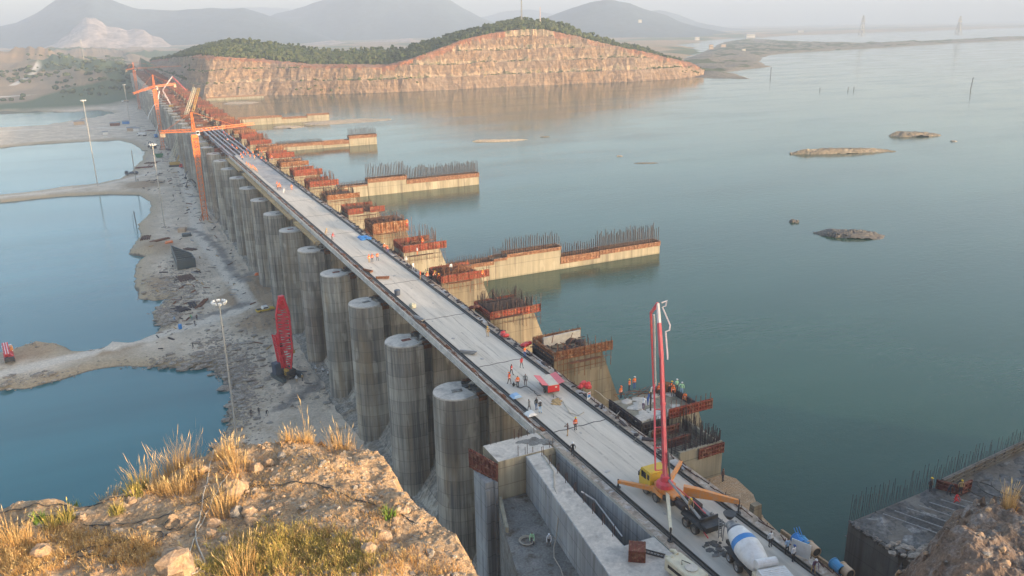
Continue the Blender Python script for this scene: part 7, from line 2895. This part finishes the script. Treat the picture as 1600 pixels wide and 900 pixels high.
# ---- grass
def blades(mb, p, n, h, spread, w, lean, rr, tint0=0.0, plume=0.0, ground=None):
    if mb.tint is None:
        mb.tint = []
    for k in range(n):
        a = rr.uniform(0, 6.283)
        d = rr.random() ** .6 * spread
        b = Vector((p.x + d * math.cos(a), p.y + d * math.sin(a), 0))
        b.z = (ground(b.x, b.y) if ground else p.z) - .03
        hh = h * rr.uniform(.55, 1.1)
        ln = lean * rr.uniform(.3, 1.2)
        la = a + rr.uniform(-.8, .8)
        dv = Vector((math.cos(la), math.sin(la), 0))
        s = Vector((-dv.y, dv.x, 0)) * w / 2
        s.rotate(Matrix.Rotation(rr.uniform(0, 3), 3, 'Z'))
        m1 = b + dv * ln * hh * .25 + Vector((0, 0, hh * .55))
        t1 = b + dv * ln * hh * .75 + Vector((0, 0, hh * (1 - .25 * ln)))
        k0 = len(mb.v)
        mb.add([b - s, b + s, m1 + s * .8, m1 - s * .8, t1], [(0, 1, 2, 3), (3, 2, 4)])
        tt = min(1, max(0, tint0 + rr.uniform(-.25, .25)))
        mb.tint += [max(0, tt - .3), max(0, tt - .3), tt, tt, min(1, tt + .35)]
        if plume and rr.random() < plume:
            q = t1 + dv * hh * .05
            mb.add([t1 - s * 1.6, t1 + s * 1.6, q + Vector((0, 0, hh * .16)), m1.lerp(t1, .7)], [(0, 1, 2), (0, 3, 1)])
            mb.tint += [1, 1, 1, .8]


TUFT = [(262, 726, 66, 'g', 'tall golden cane clump at the brink, widest one'), (291, 706, 74, 'g', 'tallest golden cane clump standing against the pond'), (276, 722, 50, 'g', 'cane stems between the two tallest clumps'), (212, 742, 58, 'm', 'half green cane clump left of the tall golden ones'), (222, 738, 66, 'g', 'thin tall stems beside the half green clump'),
        (195, 745, 40, 'l', 'leafy green grass left of the half green clump'), (160, 757, 44, 'm', 'wispy grass with long bent stems on the left brink'), (168, 765, 30, 'g', 'low straw tuft under the wispy grass'), (105, 774, 24, 'l', 'low green bush at the left brink'), (85, 774, 20, 'm', 'tiny yellow green tuft near the left corner of the pond'), (128, 770, 34, 'm', 'thin grass between the green bush and the wispy grass'),
        (345, 702, 44, 'g', 'golden tuft right of the tallest clump'), (352, 714, 34, 'g', 'straw tuft in front of the golden tuft'), (320, 697, 26, 'l', 'small leafy green plant beside the top of the hose'), (368, 695, 36, 'g', 'narrow straw tuft left of the mast foot'), (405, 692, 26, 'g', 'short straw tuft on the front brink'), (432, 691, 30, 'g', 'orange straw tuft on the front brink, right of the short one'), (452, 688, 26, 'g', 'low orange tuft at the front brink'),
        (478, 690, 26, 'g', 'straw tuft left of the rusty boom'), (483, 688, 80, 's', 'few very tall bare stems left of the rusty boom'), (540, 678, 56, 'g', 'lone spreading tall grass at the top right brink'), (278, 772, 40, 'g', 'straw tuft in the middle of the hilltop'), (247, 768, 24, 'g', 'small pale tuft left of the middle straw tuft'), (262, 765, 20, 'g', 'small tuft touching the middle straw tuft'), (370, 730, 40, 'g', 'thin straw tuft beside the hose and rope'),
        (304, 744, 28, 'g', 'wispy tuft left of the pale upright stone'), (25, 845, 52, 'g', 'tall straw tuft at the far left'), (104, 812, 28, 'm', 'yellow green tuft at the left cable bend'), (80, 820, 24, 'm', 'short yellow tuft left of the reddish stone'), (225, 858, 30, 'g', 'straw tuft by the grey cable loop'), (380, 895, 56, 'g', 'tall straw tuft at the bottom edge right of the big boulder'), (352, 800, 52, 'g', 'straw stems left of the upright pair of stones'),
        (62, 815, 20, 'l', 'small green sprig near the left cable'), (608, 806, 18, 'l', 'green tuft at the right brink by the pale stone'), (210, 775, 26, 'm', 'yellow tuft by the cable under the brink'), (182, 800, 22, 'm', 'dull green tuft on bare soil'), (420, 690, 22, 'g', 'ragged straw tuft between the two brink tufts'), (150, 765, 22, 'l', 'leafy sprig by the wispy grass')]
for k, (u, v, h, kd, lb) in enumerate(TUFT):
    p = onhill(u, v)
    H = h * (p - CAM).dot(FW) / FOC * 1.0
    mb = MB()
    rr = random.Random(k + 500)
    if kd == 'g':
        blades(mb, p, 95, H * 1.05, .30 + .22 * H, .020, .42, rr, .5, .25, hill_z)
        blades(mb, p, 130, H * .5, .45 + .35 * H, .020, 1.0, rr, .25, 0, hill_z)
        blades(mb, p, 90, H * .25, .28 + .5 * H, .022, 1.2, rr, .3, 0, hill_z)
        m_ = 'straw_gold'
    elif kd == 's':
        blades(mb, p, 9, H, .2, .03, .12, rr, .6, .5, hill_z)
        blades(mb, p, 30, H * .3, .3, .03, .8, rr, .3, 0, hill_z)
        m_ = 'straw_gold'
    elif kd == 'm':
        blades(mb, p, 60, H, .3 + .12 * H, .03, .5, rr, .45, .12, hill_z)
        blades(mb, p, 80, H * .5, .4, .035, .9, rr, .1, 0, hill_z)
        m_ = 'straw_green'
    else:
        blades(mb, p, 70, H, .3, .05, .8, rr, .35, 0, hill_z)
        m_ = 'leaf_green'
    tag(mb.build('grass_clump', m_), lb, 'grass')
p = Vector((52.3, 30.2, knoll_z(52.3, 30.2)))
p = at(1578, 785, 50.2)
p.z = knoll_z(p.x, p.y)
mb = MB()
rr = random.Random(4)
blades(mb, p, 90, 1.9, .35, .03, .3, rr, .5, .3, knoll_z)
blades(mb, p, 60, .8, .5, .03, .9, rr, .2, 0, knoll_z)
tag(mb.build('grass_clump', 'straw_gold'), 'lone pale grass clump on the rocky knoll at lower right', 'grass')
for (pts, n, h, m_, lb) in (
        ([(60, 865, 70, 26), (20, 850, 40, 22), (120, 842, 34, 14), (30, 888, 50, 16), (100, 830, 20, 8), (200, 870, 60, 16), (160, 845, 50, 12)], 9600, .42, 'straw_gold', 'low golden grass covering the lower left of the hilltop'),
        ([(430, 858, 70, 30), (400, 885, 80, 20), (520, 880, 60, 22), (480, 850, 50, 24), (560, 868, 34, 20), (340, 890, 30, 14)], 8200, .5, 'straw_green', 'yellow green grass covering the bottom middle of the hilltop'),
        ([(500, 870, 60, 25), (560, 880, 50, 20), (640, 880, 36, 22), (690, 890, 25, 12), (600, 800, 30, 14), (540, 850, 50, 30), (430, 850, 80, 30), (460, 880, 80, 20)], 7200, .42, 'straw_gold', 'dry golden grass on the lower right slope of the hilltop'),
        ([(240, 762, 50, 12), (320, 745, 60, 14), (150, 775, 60, 10), (430, 694, 60, 6), (200, 758, 40, 10), (410, 760, 60, 20), (300, 780, 60, 14), (480, 720, 80, 20), (540, 780, 50, 20)], 4200, .28, 'straw_gold', 'thin straw sprinkled along the brink of the hilltop')):
    mb = MB()
    rr = random.Random(n)
    wts = [a * b for _, _, a, b in pts]
    for k in range(n // 6):
        u, v, a, b = rr.choices(pts, wts)[0]
        u, v = u + rr.gauss(0, .6) * a, v + rr.gauss(0, .6) * b
        if v > 960:
            continue
        p = onhill(u, v)
        if p.z < 45:
            continue
        blades(mb, p, 6, h * rr.uniform(.6, 1.2), .16, .022, .7, rr, rr.uniform(.05, .7), .05, hill_z)
    tag(mb.build('grass', m_), lb, 'grass', kind='stuff')
